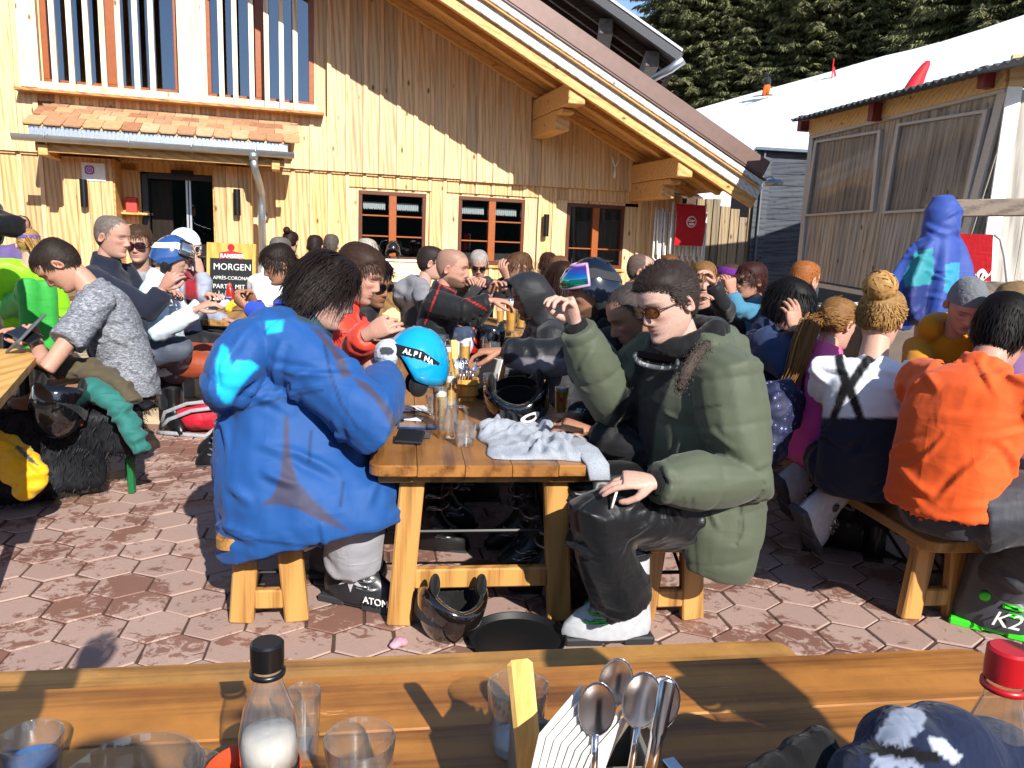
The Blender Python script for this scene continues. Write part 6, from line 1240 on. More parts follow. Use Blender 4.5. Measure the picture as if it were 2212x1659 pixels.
P_w2=person('woman with long brown hair and sunglasses beside the wall lamp, facing the camera',(1184,575,7.0),5,12,hcol='3d281c',skin=FAIR2,hair=dict(s='long',len=(.12,.22),g=.7,n=400),top=dict(col='20222a'),**FAR); sunglasses(P_w2,'14100e','101010',1,0,1.15)
person('fair-haired person half hidden behind the black hood',(1208,586,6.4),-15,18,hcol='7a5236',skin='c29484',hair=dict(s='long',len=(.06,.12),g=.5),top=dict(col='30303a'),**FAR)
P_bn=person('bald man in orange-tinted sunglasses and navy jacket in profile behind the green parka',(1384,586,5.7),82,4,hcol='6a5a50',skin='b98a76',hair=dict(s='ring',len=(.006,.01)),top=dict(col='1b2133',collar=.06),lod=0,vox=.016); sunglasses(P_bn,'7a3a10','1a1210',.8)
P_hb=person('person with reddish hair and a white headband behind the green parka',(1446,582,6.6),140,4,hcol='7a4a26',skin=FAIR,hair=dict(s='bun',len=(.05,.12),to=(0,.1,.05)),top=dict(col='22252c'),**FAR)
mb=MB(); hb=[P_hb['hp']+P_hb['Rm']@V3(.086*math.sin(t),.008-.108*math.cos(t),.02+.05*k) for k in(0,1) for t in np.linspace(0,6.283,21)]; mb.add(hb,[(i,i+1,22+i,21+i) for i in range(20)]); mb.build('headband',white_paint,P_hb['root'],True)
person('fair-haired person with an arm raised to the head, half hidden behind the green parka',(1520,606,5.0),-10,10,hcol='8a6238',skin=FAIR,hair=dict(s='short',len=(.04,.07),n=500),top=dict(col='15161a'),arms=dict(L=dict(e=(1556,650,4.8),w=(1540,612,4.75)),R=dict(w=(1500,660,4.8))),lod=0,vox=.018)
P_pu=person('woman in a purple headband and mirrored sunglasses eating, facing left',(1574,606,5.7),-62,6,hcol='4a3428',skin='c09080',hair=dict(s='short',len=(.03,.05),n=500),top=dict(col='2b2030'),arms=dict(L=dict(w=(1562,640,5.5),hand=dict(d=V3(-.3,-.1,.9),palm=V3(.6,.5,0)))),lod=0,vox=.018); sunglasses(P_pu,'5a8f8a','888888',1,1,1.1)
mb=MB(); n=21; rr=[]
for k,q in enumerate((0,.5,1)): rr.append([P_pu['hp']+P_pu['Rm']@V3((.088+.004*(k==1))*math.sin(t),.008-(.110+.004*(k==1))*math.cos(t),.035+.03*max(0,math.cos(t))+.05*q) for t in np.linspace(0,6.283,n)])
mb.loft(rr,cap=False,close=False); mb.build('headband',cloth('violet_band','5d1f78',.85,50,.4),P_pu['root'],True)
P_tl=person('woman with short auburn hair in a teal fleece eating, facing left',(1622,607,5.3),-78,4,hcol='3a1c18',skin='b98a74',hair=dict(s='short',len=(.04,.06),lift=.3,n=800,cap=.014),top=dict(col='3f7590',collar=.05,rough=.9),arms=dict(L=dict(e=(1592,672,5.05),w=(1580,632,5.05),hand=dict(d=V3(-.2,-.1,.9),palm=V3(-.2,.9,0),curl=(.7,.8,.9,1))),R=dict(w=(1560,655,5.4))),vox=.016); sunglasses(P_tl,'221510','1a100c',1,0,1.1)
# ---------------------------------------------------------------- right groups
P_nh=person('dark-haired man in a navy sweater resting his face on his hands',(1702,660,3.72),72,26,tyaw=75,hip=W(1640,850,3.75),hcol='0f0d0e',skin='b58a76',hair=dict(s='messy',mask='full',len=(.06,.10),lift=.2,g=.35,n=1800,mess=.2,cap=.018),top=dict(name='sweater',col='1c2c4e',collar=.06,rough=.8,panel=painted(('0a0b0f',[(1668,640),(1720,700),(1722,740),(1690,720),(1665,690)])),vox=.011,arm=(.085,.083,.075,.065,.05)),
  arms=dict(R=dict(e=(1700,800,3.45),w=(1716,716,3.50),fine=1,hand=dict(d=V3(-.1,.1,1),palm=V3(-.3,.9,.1),curl=(.35,.4,.45,.5),thumb=.3)),L=dict(e=(1760,790,3.8),w=(1748,722,3.72),fine=1,hand=dict(d=V3(-.35,.1,1),palm=V3(-.8,-.2,0),curl=(.7,.8,.9,.9)))),face=dict(eyes='closed',nose=1.2))
person('red-haired man in a black jacket, back turned, below the grey shed',(1738,606,4.9),120,6,hcol='a06030',skin='c59a86',hair=dict(s='short',len=(.015,.03),lift=.3,n=800),top=dict(col='15161b',hood=1.0,rough=.6),vox=.016,hip=W(1730,760,4.9))
def gcol(*pol): return painted(*pol)
P_pg=person('girl with a blonde ponytail in a pink jacket and trousers, back turned',(1808,700,3.42),118,14,tyaw=110,hip=W(1770,900,3.45),s=.92,hcol='8a6238',skin='c59a86',hair=dict(s='pony',len=(.05,.2),to=(.03,.1,.0),lift=.05,n=1500,cap=.008,extra=[tail((.02,.105,-.005),[(0,0,0),(-.05,-.03,-.02),(-.085,-.05,-.12),(-.11,-.06,-.24),(-.15,-.07,-.33)],.045,420)]),top=dict(name='jacket',col='dc5a9a',collar=.05,rough=.55,panel=painted(('e04fae',[(1690,880),(1800,850),(1790,980),(1690,980)]),('120d10',[(1733,800),(1741,800),(1736,872),(1724,872)]))),legs=dict(col='d64aa5'),vox=.011,arms=dict(R=dict(w=(1880,870,3.3)),L=dict(w=(1890,850,3.6))))
bibs=painted(('10182f',[(1740,902),(2000,902),(2010,1150),(1740,1150)]),('0a0a0c',[(1799,733),(1819,733),(1825,790),(1836,815),(1864,772),(1900,740),(1913,750),(1876,792),(1846,838),(1870,908),(1852,910),(1830,856),(1806,908),(1790,906),(1816,828),(1804,790)]),('8a1f33',[(1828,728),(1850,738),(1885,742),(1885,746),(1850,745),(1826,735)]))
P_bw=person('woman with a blonde bun, white T-shirt, crossed black braces and navy ski trousers',(1903,690,3.05),138,6,tyaw=160,hip=W(1865,960,3.1),s=.98,hcol='a07a48',skin='c59a86',hair=dict(s='bun',len=(.05,.16),to=(0,.075,.10),lift=.06,n=2200,cap=.010,extra=[bun_at((0,.075,.125),.055,420)]),top=dict(name='t_shirt',col='dcdfe6',sleeve=.6,panel=bibs,vox=.0085,w=1.02,d=1.05,disp=((.015,.15),),folds=(60,.010,(.008,.014),(.08,.2)),hem=-.15),legs=dict(col='10182f',r=(.12,.11,.095,.09,.085)),arms=dict(R=dict(e=(1985,880,2.9),w=(2010,905,3.15)),L=dict(e=(1790,880,3.25),w=(1880,900,3.5))),vox=.011)
P_ye=person('man in a grey beanie and mustard yellow hoodie looking down on the right',(2087,660,3.55),-14,34,tyaw=-12,hip=W(2090,900,3.9),skin='b98d7a',hcol='4a3a30',hair=None,face=dict(eyes='closed',beard='6a5a50',beard_amt=.2),top=dict(name='hoodie',col='b57a08',hood=1.35,rough=.85,vox=.011,panel=painted(('1a2030',[(2032,850),(2060,850),(2062,885),(2036,890)]))),arms=dict(R=dict(e=(1985,850,3.45),w=(2040,905,3.3)),L=dict(e=(2180,850,3.4),w=(2110,915,3.3))))
beanie(P_ye,'6a6d72','knit_hat',.012)
P_or=person('man in a bright orange shirt and dark trousers, back turned, on the right bench',(2165,722,2.62),128,34,tyaw=118,hip=W(2048,1085,2.60),hcap=1,s=1.06,hcol='100c0b',skin='bf8f7c',hair=dict(s='short',len=(.03,.05),lift=.25,n=2200,cap=.012,w=.0024),hunch=.11,sh_w=1.1,vox=.0085,
  top=dict(name='shirt',col='e0561a',collar=.04,rough=.75,w=1.12,d=1.15,arm=(.09,.085,.075,.065,.055),hem=.05,smooth=10,folds=(75,.009,(.009,.016),(.10,.30)),disp=((.025,.2),)),legs=dict(col='33343a',r=(.13,.118,.095,.09,.09),boots=False,vox=.011,folds=(50,.011,(.009,.016),(.08,.22))),knees=dict(R=(2310,1085,2.45),L=(2230,1040,2.9)),feet=dict(R=(2165,1280,2.75),L=(2090,1230,3.1)),
  arms=dict(R=dict(e=(2260,930,2.45),w=(2300,1000,2.7)),L=dict(e=(2200,900,2.9),w=(2250,950,3.0))))
ob=ski_boot(P_or['root'],G(2125,1362,0)+V3(0,.03,.02),V3(.86,-.5,0),'3a3c42','35d021',buckle='35d021'); letters('K2',.08,ob,G(2125,1362,0)+V3(-.02,-.055,.055),V3(.86,-.5,0),V3(0,0,1),white_paint,shear=.3); ski_boot(P_or['root'],G(2060,1310,0)+V3(0,.05,.02),V3(.8,-.2,0),'1a1b1e','35d021',simple=True)
person('person with fair hair and a hair clip cut off by the right edge',(2200,672,3.3),70,5,hcol='8f7450',skin='c59a86',hair=dict(s='bun',len=(.05,.15),to=(0,.1,.05),n=900),top=dict(col='6a4a70'),vox=.016,hip=W(2210,900,3.6))
# the photographer's neighbours: outside the frame, their shadows fall on the table
person('seated person outside the frame whose shadow covers the foreground table on the right',V3(.95,.16,1.40),180,5,tyaw=172,seat=.40,hcol='2a1d16',skin=FAIR,hair=dict(s='short',len=(.03,.05)),top=dict(col='2b3c55',bulk=1.2),legs=dict(boots=False),lod=0,vox=.02,hn=150)
person('seated person outside the frame whose raised hand shades the lower left',V3(-.62,.02,1.36),180,5,tyaw=172,seat=.40,hcol='2a1d16',skin=FAIR,hair=dict(s='short',len=(.03,.05)),top=dict(col='3a2c2c',bulk=1.15),arms=dict(R=dict(w=V3(-.42,.42,1.26),hand=dict(d=V3(.3,.1,1),palm=V3(0,1,0))),L=dict(w=V3(-.75,.38,.75))),legs=dict(boots=False),lod=0,vox=.02,hn=150)

person('photographer outside the frame whose shadow falls on the near left of the table',V3(.12,-.42,1.50),180,5,tyaw=180,hip=V3(.14,-.50,.93),hcap=2,hcol='2a1d16',skin=FAIR,hair=dict(s='short',len=(.03,.05)),top=dict(col='3c4a3c',bulk=1.1),arms=dict(R=dict(w=V3(.07,-.13,1.30),hand=False),L=dict(w=V3(-.06,-.13,1.30),hand=False)),knees=dict(L=V3(.05,-.48,.48),R=V3(.22,-.48,.48)),feet=dict(L=V3(.05,-.52,.1),R=V3(.22,-.52,.1)),legs=dict(boots=False),lod=0,vox=.02,hn=150)
# ================================================================ THINGS ON THE TABLES AND AROUND
clear=glass('clear_glass',(.965,.975,.975),1.5,.01,.02,(.9,.93,.95),(1,1,1),.35,2.6); waterm=glass('water',(.93,.96,.97),1.,.01,.05,(.8,.85,.9)); beerm=glass('beer',(.95,.68,.12),.6,.03,.55,(.85,.47,.03)); foam=plain('foam','f2ead8',.8,0,.06,90,.4); darkbeer=glass('amber_drink',(.8,.35,.08),.6,.03,.4,(.45,.14,.02)); petm=glass('pet',(.95,.96,.96),1.5,.05,.03,(.9,.9,.92),(1,1,1),.4,2.6)
paper=plain('paper_white','e4e2de',.8,0,.04); 
def rim(px,py,w_,z): p=G(px,py,z); zc=(p-CAM)@FW; return p,w_/2*zc/FOC
def onT(px,py,z=TZ): return G(px,py,z)
def gls(p,h,r,label,facets=0,fill=None,fm=None,handle=None,name='tumbler',taper=.86,foamh=0,group='drinking glasses',cat='glass',logo=False):
    t=thing(name,p,label,cat,group); n=28; mb=MB(); rb=r*taper
    def lat(prof,m,nm,par=t):
        q=MB(); q.lathe(p,prof,n); o=q.build(nm,m,par,True,auto=50); return o
    mb.lathe(p,[(0,.001),(rb*.96,.001),(rb,.006),(lerp(rb,r,.5),h*.5),(r,h-.002),(r-.001,h),(r-.0025,h-.002),(lerp(rb,r,.5)-.003,h*.5),(rb-.004,.014),(0,.014)],n)
    if facets:
        v=mb.v[0]; d=v-p; a=np.arctan2(d[:,1],d[:,0]); k=1-.05*np.abs(np.sin(a*facets/2))*(d[:,2]<h*.62); v[:,0]=p[0]+d[:,0]*k; v[:,1]=p[1]+d[:,1]*k
    mb.build('wall',clear,t,True,auto=35)
    if fill: lat([(0,.015),(rb-.005,.015),(lerp(rb,r,fill)-.0045,h*fill),(0,h*fill)],fm or waterm,'drink')
    if foamh: lat([(0,h*fill+.0005),(lerp(rb,r,fill)-.004,h*fill+.0005),(lerp(rb,r,fill+foamh/h)-.0035,h*fill+foamh*.8),(r*.6,h*fill+foamh),(0,h*fill+foamh)],foam,'foam')
    if handle is not None:
        d=nrm(handle); q=MB(); q.tube([p+d*(r-.004)+V3(0,0,h*.82),p+d*(r+.025)+V3(0,0,h*.84),p+d*(r+.036)+V3(0,0,h*.7),p+d*(r+.036)+V3(0,0,h*.35),p+d*(r+.02)+V3(0,0,h*.2),p+d*(rb-.004)+V3(0,0,h*.22)],.0065,10); q.build('handle',clear,t,True)
    if logo: q=MB(); q.prism([(-.009,.012),(.009,.012),(.009,-.004),(0,-.013),(-.009,-.004)],p+V3(0,-r*.965,h*.55),(1,0,0),(0,0,1),(0,-.001,0)); q.build('crest',plain('crest_red','b3202a',.5),t)
    return t
# --- centre table
gls(onT(1003,962),.085,.040,'faceted water tumbler by the grey sweatshirt',10,.45); gls(onT(966,945),.150,.040,'tall clear beer mug with handle beside the wallet',8,.1,beerm,V3(1,-.35,0),'beer_mug',.97); gls(onT(950,926),.165,.031,'beer glass with foam left of the tall mug',0,.80,beerm,None,'beer_glass',.8,.016)
gls(onT(938,895),.085,.036,'small clear tumbler behind the beer glass',10,.3); gls(onT(1211,895),.125,.031,'full beer glass with red crest and white foam',0,.82,beerm,None,'beer_glass',.82,.02,logo=True); gls(onT(1243,932),.09,.037,'empty tumbler behind the grey sweatshirt',10,.15)
gls(onT(953,842),.15,.042,'clear beer mug with handle beside the blue helmet',8,None,None,V3(-1,-.2,0),'beer_mug',.97); gls(onT(1030,852),.15,.04,'clear beer mug in front of the wooden pail',8,None,None,V3(1,-.3,0),'beer_mug',.97)
gls(onT(903,742),.13,.036,'amber beer glass behind the red jacket sleeve',0,.75,beerm,None,'beer_glass',.85,.018); gls(onT(935,735),.13,.033,'beer glass beside the small brown bottle',0,.6,beerm,None,'beer_glass',.85,.012); gls(onT(988,758),.11,.045,'dark amber beer mug beside the ketchup bottle',6,.75,darkbeer,V3(-1,0,0),'beer_mug',.97,.02)
gls(onT(945,775),.15,.05,'wide clear jug amid the glasses',8,.3,beerm,V3(1,-.3,0),'glass_jug',.92); gls(onT(1050,765),.12,.034,'dark drink in a tumbler near the black gloves',8,.6,darkbeer,None); gls(onT(1068,772),.10,.036,'clear tumbler at the reaching hand',8,.4,None); gls(onT(1132,790),.11,.036,'clear tumbler behind the black helmet',8,.2,None)
gls(onT(1103,718,.72),.24,.042,'tall wheat beer on the middle plank table',0,.8,beerm,None,'beer_glass',.75,.03); gls(onT(1125,710,.72),.16,.036,'half litre of beer on the middle plank table',0,.75,beerm,None,'beer_glass',.85,.02); gls(onT(1080,700,.72),.2,.036,'white beer bottle shaped glass on the middle plank table',0,.5,beerm,None,'beer_glass',.7)
def pet(p,h,r,cap,label,liquid=None,band=None,name='plastic_bottle',text=None):
    t=thing(name,p,label,'bottle'); s=h/.24; prof=[(0,.004),(r*.8,.0),(r,.012*s),(r,.09*s),(r*.96,.12*s),(r*1.0,.14*s),(r*.82,.17*s),(r*.5,.197*s),(.0135*s,.212*s),(.0135*s,.222*s)]
    MB().lathe(p,prof,28).build('bottle_wall',petm,t,True,auto=60)
    MB().lathe(p,[(.0,.222*s),(.0155*s,.214*s),(.016*s,.222*s),(.016*s,.238*s),(.014*s,.24*s),(0,.24*s)],24).build('cap',plain('cap_'+cap,cap,.35,0,.05),t,True,auto=40)
    MB().lathe(p,[(.0145*s,.205*s),(.017*s,.206*s),(.017*s,.210*s),(.0145*s,.211*s)],24).build('neck_ring',plain('cap_'+cap,cap,.35),t,True)
    if liquid: MB().lathe(p,[(0,.006),(r*.97,.012*s),(r*.97,.09*s),(r*.93,.12*s),(r*.95,.138*s),(0,.138*s)],28).build('drink',liquid,t,True)
    if band: c,z0,z1=band; q=MB(); q.lathe(p,[(r*1.012,z0*s),(r*1.012,z1*s)],28); q.build('label_band',plain('band_'+c,c,.45,0,.1,30),t,True)
    if text:
        tx,size,z,cm=text
        for i,chh in enumerate(tx):
            a=(i-(len(tx)-1)/2)*size*.66/r; d=V3(math.sin(a),-math.cos(a),0); letters(chh,size,t,p+d*(r*1.018)+V3(0,0,z*s)-V3(math.cos(a),math.sin(a),0)*size*.3,V3(math.cos(a),math.sin(a),0),V3(0,0,1),cm)
    return t
def ketchup(p,h,label,up=True):
    t=thing('ketchup_bottle',p,label,'bottle','ketchup bottles'); s=h/.2; red=plain('ketchup_red','a5130f',.3,0,.12,20,0,.5,coat=.4); q=MB(); n=24; rings=[]
    for z,w_,d_ in ((0,.030,.022),(.005,.034,.026),(.06,.036,.027),(.11,.034,.025),(.15,.028,.02),(.168,.016,.014),(.17,.014,.013)): rings.append([p+V3(w_*s*math.cos(a),d_*s*math.sin(a),z*s) for a in np.arange(n)*2*math.pi/n])
    q.loft(rings); q.build('bottle_wall',red,t,True,auto=50); MB().lathe(p,[(.017*s,.168*s),(.018*s,.175*s),(.015*s,.195*s),(.006*s,.2*s),(0,.2*s)],20).build('cap',plain('cap_white_red','c9433a',.4),t,True)
    q=MB(); q.prism([(-.02*s,0),(.02*s,0),(.022*s,.03*s),(.0,.045*s),(-.022*s,.03*s)],p+V3(0,-.0275*s,.05*s),(1,0,0),(0,0,1),(0,-.0015,0)); q.build('label_shield',plain('shield_blue','2b3a7a',.5,0,.2,60),t)
    letters('HELLMANN',.0085*s,t,p+V3(-.0195*s,-.0295*s,.078*s),(1,0,0),(0,0,1),white_paint); return t
pet(onT(873,725),.19,.03,'c22020','small plastic bottle with red cap behind the glasses',darkbeer); ketchup(onT(1020,762),.17,'red ketchup bottle on the centre table between the glasses'); ketchup(G(497,662,.72),.2,'red ketchup bottle on the left plank table')
t=thing('brown_bottle',onT(921,735),'small brown bottle with white stopper on the centre table','bottle'); MB().lathe(onT(921,735),[(0,0),(.026,0),(.027,.08),(.012,.115),(.011,.145),(0,.145)],20).build('bottle_wall',plain('brown_glass','2a0f08',.1,0,.1,20,0,.6),t,True,auto=50); MB().lathe(onT(921,735)+V3(0,0,.1455),[(.012,0),(.012,.014),(0,.016)],14).build('stopper',white_paint,t,True)
t=thing('brown_bottle',G(1597,712,.72),'brown beer bottle on the plank table behind the green parka','bottle'); MB().lathe(G(1597,712,.72),[(0,0),(.033,0),(.034,.14),(.014,.19),(.013,.25),(0,.25)],20).build('bottle_wall',plain('brown_glass','2a0f08',.1),t,True,auto=50); MB().lathe(G(1597,712,.72),[(.035,.04),(.035,.1)],20).build('label_band',plain('red_band','9c2a1c',.5),t,True)
# helmets lying about
def free_helmet(c,yaw,pitch,roll,col,label,strap=None,lens=None,big=1.,emblem=None,text=None,inner='0c0c0e',sticker=False,face=None):
    """helmet_geo in a free pose; c = centre"""
    Rm=head_rot(yaw,pitch,roll); P=lambda x,y,z:np.asarray(c)+Rm@V3(x,y,z); t=thing('ski_helmet',c,label,'helmet','ski helmets lying about'); m=MB(); helmet_geo(m,P,big)
    sh=m.build('shell',plain('shell_'+col,col,.12,0,.06,16,0,.6,coat=.9),t,True); so_=sh.modifiers.new('thick','SOLIDIFY'); so_.thickness=.012; so_.offset=-1
    li=MB(); helmet_geo(li,lambda x,y,z:P(x*.86,y*.88+.002,z*.86-.004),big); lo=li.build('liner',cloth('helmet_liner_'+inner,inner,.85,30,.5),t,True); s2=lo.modifiers.new('thick','SOLIDIFY'); s2.thickness=.016; s2.offset=-1
    for sx in(-1,1):
        e=MB(); e.ell(P(sx*.078*big,.03,-.07*big),(.016,.038,.045),Rm,n=12,k=8); e.build('ear_pad',cloth('pad_black','0a0a0b'),t,True)
    for q in (-1,0,1):
        for sx in(-1,1): v=MB(); v.box(P(sx*.03*big,.01+.045*q,(.136-.012*abs(q))*big),(.014,.03,.008),Rm,ch=.002); v.build('vent',plain('vent_black','050506',.6),sh)
    if strap:
        za=.045; st=MB(); aa=np.linspace(-2.9,2.9,41); st.loft([[P((.106 if k in(0,3) else .108)*big*math.sin(t_),(.007-.134*math.cos(t_))*big,(za-.05*max(0,-math.cos(t_))-.022+hh)*big) for t_ in aa] for k,hh in enumerate((0,.012,.03,.042))],cap=False,close=False); so2=st.build('goggle_strap',cloth('strapf_'+strap,strap,.8,60,.25),t,True)
        if emblem:
            a0=emblem; q=MB(); A=np.linspace(0,2*math.pi,33)
            ring=[]
            for r_ in (1.,.55): ring.append([P(.1125*big*math.sin(a0+r_*.30*math.cos(a_)),(.007-.1385*math.cos(a0+r_*.30*math.cos(a_)))*big,(za-.05*max(0,-math.cos(a0))-.001+ (.019 if r_==1 else .0095)*math.sin(a_))*big) for a_ in A])
            q.loft(ring,cap=False); q.build('ring_logo',white_paint,so2)
        if text:
            tx,a0,size=text
            for i,chh in enumerate(tx):
                a_=a0+(1 if a0>0 else -1)*(i-(len(tx)-1)/2)*size*.72/.125; p=P(.1115*big*math.sin(a_),(.007-.138*math.cos(a_))*big,(za-.05*max(0,-math.cos(a_))-.008)*big); tang=Rm@nrm(V3(.108*math.cos(a_),.134*math.sin(a_),.0))*(1 if a0>0 else -1); letters(chh,size,so2,p-tang*size*.3,tang,Rm@V3(0,0,1),white_paint,bold=.0008)
    if lens:
        g=MB(); a_=np.linspace(-1.15,1.15,15); g.loft([[P(.108*math.sin(t_)*q,.004-.150*math.cos(t_)*q**.4,.06+zq) for t_ in a_] for q,zq in ((.90,-.042),(1.,-.03),(1.02,0),(1.,.03),(.9,.04))],cap=False,close=False); gg=g.build('goggles',plain('lensf_'+lens,lens,.06,.6,.4,10,0,.8,coat=1),t,True); g2=gg.modifiers.new('thick','SOLIDIFY'); g2.thickness=.02; g2.offset=-1
    if sticker: q=MB(); q.box(P(*sticker),(.035,.03,.02),Rm,ch=.001); q.build('sticker',paper,sh)
    return t
free_helmet(W(893,788,2.92),-78,-14,-6,'0d8fc4','bright blue ski helmet with black lettered goggle strap on the centre table','0c0c0d',None,.95,text=('ALPINA',1.5,.027))
free_helmet(onT(1112,918)+V3(.0,.07,.118),8,206,8,'07080a','upturned glossy black ski helmet with white ring logo on its strap','131316',None,1.24,emblem=2.85,sticker=None)
free_helmet(onT(985,770)+V3(0,.2,.10),-20,170,8,'dfe0e6','upturned white ski helmet with black lining at the far end of the centre table',None,None,1.); free_helmet(onT(1050,770)+V3(0,.25,.10),30,165,-10,'17181b','upturned black ski helmet with grey lining at the far end of the centre table',None,None,1.,inner='3c4246')
free_helmet(G(1072,660,.72)+V3(.05,.3,.10),-60,0,0,'e2e2e0','white ski helmet on the middle plank table'); free_helmet(FPt(-1.9,.35,1.16),0,10,0,'15171c','black ski helmet on the ledge below the first window'); free_helmet(G(1085,600,.72)*V3(1,1,0)+V3(.1,-.1,.9),-30,5,0,'7f93a8','pale blue ski helmet before the second window')
free_helmet(G(965,1400,0)+V3(.0,.12,.125),20,196,-8,'120d0a','black ski helmet with orange flames on the paving below the centre table','0b0b0c',None,1.08); free_helmet(W(132,868,3.62),10,160,-8,'0b0b0d','upturned black ski helmet with red goggles on the black pelt','141417','8a2a10',1.12)
for i_,(x_,y_,h_) in enumerate(((915,790,.16),(1078,830,.14),(1160,800,.15),(890,765,.14))): gls(onT(x_,y_),h_,.033,['tall golden beer behind the blue helmet','golden beer between pail and black helmet','golden beer before the reaching sleeve','golden beer beside the goggle cover'][i_],0,.8,beerm,None,'beer_glass',.85,.02)
ROW=[(972,880,.15,'beer_glass',.78,'golden beer just behind the tall clear mug'),(990,838,.15,'beer_mug',None,'empty mug at the left foot of the wooden pail'),(968,808,.16,'beer_glass',.8,'golden beer between blue helmet and wooden pail'),(940,800,.15,'tumbler',.3,'tall water glass hidden beside the blue helmet'),(1058,872,.14,'beer_glass',.7,'golden beer left of the upturned black helmet'),(1003,790,.15,'beer_glass',.8,'golden beer behind the wooden pail'),(1090,812,.15,'tumbler',.25,'tall clear glass below the reaching sleeve'),(955,768,.16,'beer_glass',.8,'golden beer beside the wide clear jug')]
for x_,y_,h_,nm_,fl_,lb_ in ROW: gls(onT(x_,y_),h_,.034,lb_,0 if nm_=='beer_glass' else 8,fl_,beerm if nm_=='beer_glass' else None,V3(1,-.3,0) if nm_=='beer_mug' else None,nm_,.88,.02 if nm_=='beer_glass' else 0)
# goggle cover (soft grey animal face left plain) on the blue helmet
g=MB(); c=W(836,762,2.86); g.ell(c,(.045,.055,.052),head_rot(60,-20),n=18,k=12); gv,gf=remesh(g,.008,4,.5,((.012,.05),)); q=MB(); col=np.where((np.linalg.norm((gv-c-V3(.005,-.045,.012))*V3(1,.6,1.6),axis=1)<.026)[:,None],srgb('3a3d44'),srgb('b9bdc4')); q.add(gv,gf,0,col); tag(q.build('goggle_cover',cloth('plush','0',.95,40,.3,attr=True),None,True,col=True,loc=c),'pale grey soft goggle cover on the front of the blue helmet','goggle cover')
# wooden pail with cutlery, and menus
def pail(p,r,h,label,name='wooden_pail'):
    t=thing(name,p,label,'pail'); n=14; stv=wood('pail_stave','a9742c','dba956',2,1,.5)
    for i in range(n):
        a0,a1=2*math.pi*i/n+.01,2*math.pi*(i+1)/n-.01; rr=lambda z:r*(.88+.12*z/h); pr=[]
        for z in (0,h): pr.append([p+V3(rr(z)*k*math.cos(a),rr(z)*k*math.sin(a),z) for a,k in((a0,1),(a1,1),(a1,.88),(a0,.88))])
        MB().loft(pr).build('stave',stv,t)
    for z in (.25,.78): MB().tube([p+V3((r*(.88+.12*z)+.003)*math.cos(a),(r*(.88+.12*z)+.003)*math.sin(a),h*z) for a in np.linspace(0,6.283,25)],.004,6).build('hoop',wood('hoop','8a5f28','b98c4c',0),t,True)
    MB().lathe(p,[(0,.01),(r*.86,.01)],16).build('base',stv,t); return t
pl_=onT(1005,862); pail(pl_,.062,.10,'round wooden pail holding cutlery on the centre table')
MB_spoon=None
def spoon(p,d,L,label,bowl=.02,par=None,knife=False,fork=False):
    d=nrm(d); f=nrm(V3(0,-1,.25)-d*(V3(0,-1,.25)@d)); x=np.cross(d,f); m=MB(); nm='knife' if knife else ('fork' if fork else 'spoon')
    if knife: m.tube([p,p+d*L*.5,p+d*L*.55,p+d*L*.97,p+d*L],[(.006,.004),(.0075,.005),(.009,.0015),(.009,.0012),(.002,.001)],8,up=f)
    elif fork: m.tube([p,p+d*L*.6,p+d*L*.72],[(.004,.002),(.0045,.002),(.011,.002)],8,up=f); [m.tube([p+d*L*.72+x*o,p+d*L+x*o*1.1],.0017,5) for o in (-.009,-.003,.003,.009)]
    else:
        m.tube([p,p+d*L*.5,p+d*L*.68],[(.0055,.002),(.004,.002),(.004,.003)],8,up=f); b=p+d*(L*.68+bowl*1.4)
        m.ell((0,0,0),(bowl,bowl*1.5,.007),n=20,k=12,fn=None); v=m.v[-1]; v[:,2]=np.where(v[:,2]>0,v[:,2]*.2,v[:,2]); v[:,2]-=.25*(bowl**2-(v[:,0]**2+(v[:,1]/1.5)**2))/bowl; m.v[-1]=b+np.stack([v[:,0],v[:,1],v[:,2]],1)@np.stack([x,d,f])
    return tag(m.build(nm,steel,None,True,loc=p),label,nm,'table cutlery')
for i,(dx,dz,fk) in enumerate(((-.035,1,0),(-.015,1,0),(.0,1,1),(.02,1,1),(.038,1,0))): spoon(pl_+V3(dx*.5,0,.03),V3(dx*4,.3,1),.16,['spoon leaning out at the left of the wooden pail','second spoon in the wooden pail','fork at the middle of the wooden pail','second fork in the wooden pail','spoon leaning out at the right of the wooden pail'][i],.02,fork=fk)
for i,dx in enumerate((.05,.075)): tag(MB().bar(pl_+V3(dx+.02,.02,.0),pl_+V3(dx+.06,.06,.19),.10,.006).build('menu_card',plain('menu_%d'%i,['2a2a2c','c9c7c2'][i],.5),None,loc=pl_+V3(dx,.02,0)),['dark menu card leaning beside the wooden pail','pale menu card leaning beside the wooden pail'][i],'menu')
tag(MB().bar(onT(985,840),onT(985,840)+V3(-.02,.05,.24),.035,.01).build('wooden_paddle',wood('paddle','b98a3c','e0b868',2),None,loc=onT(985,840)),'upright wooden handle board behind the wooden pail','handle board')
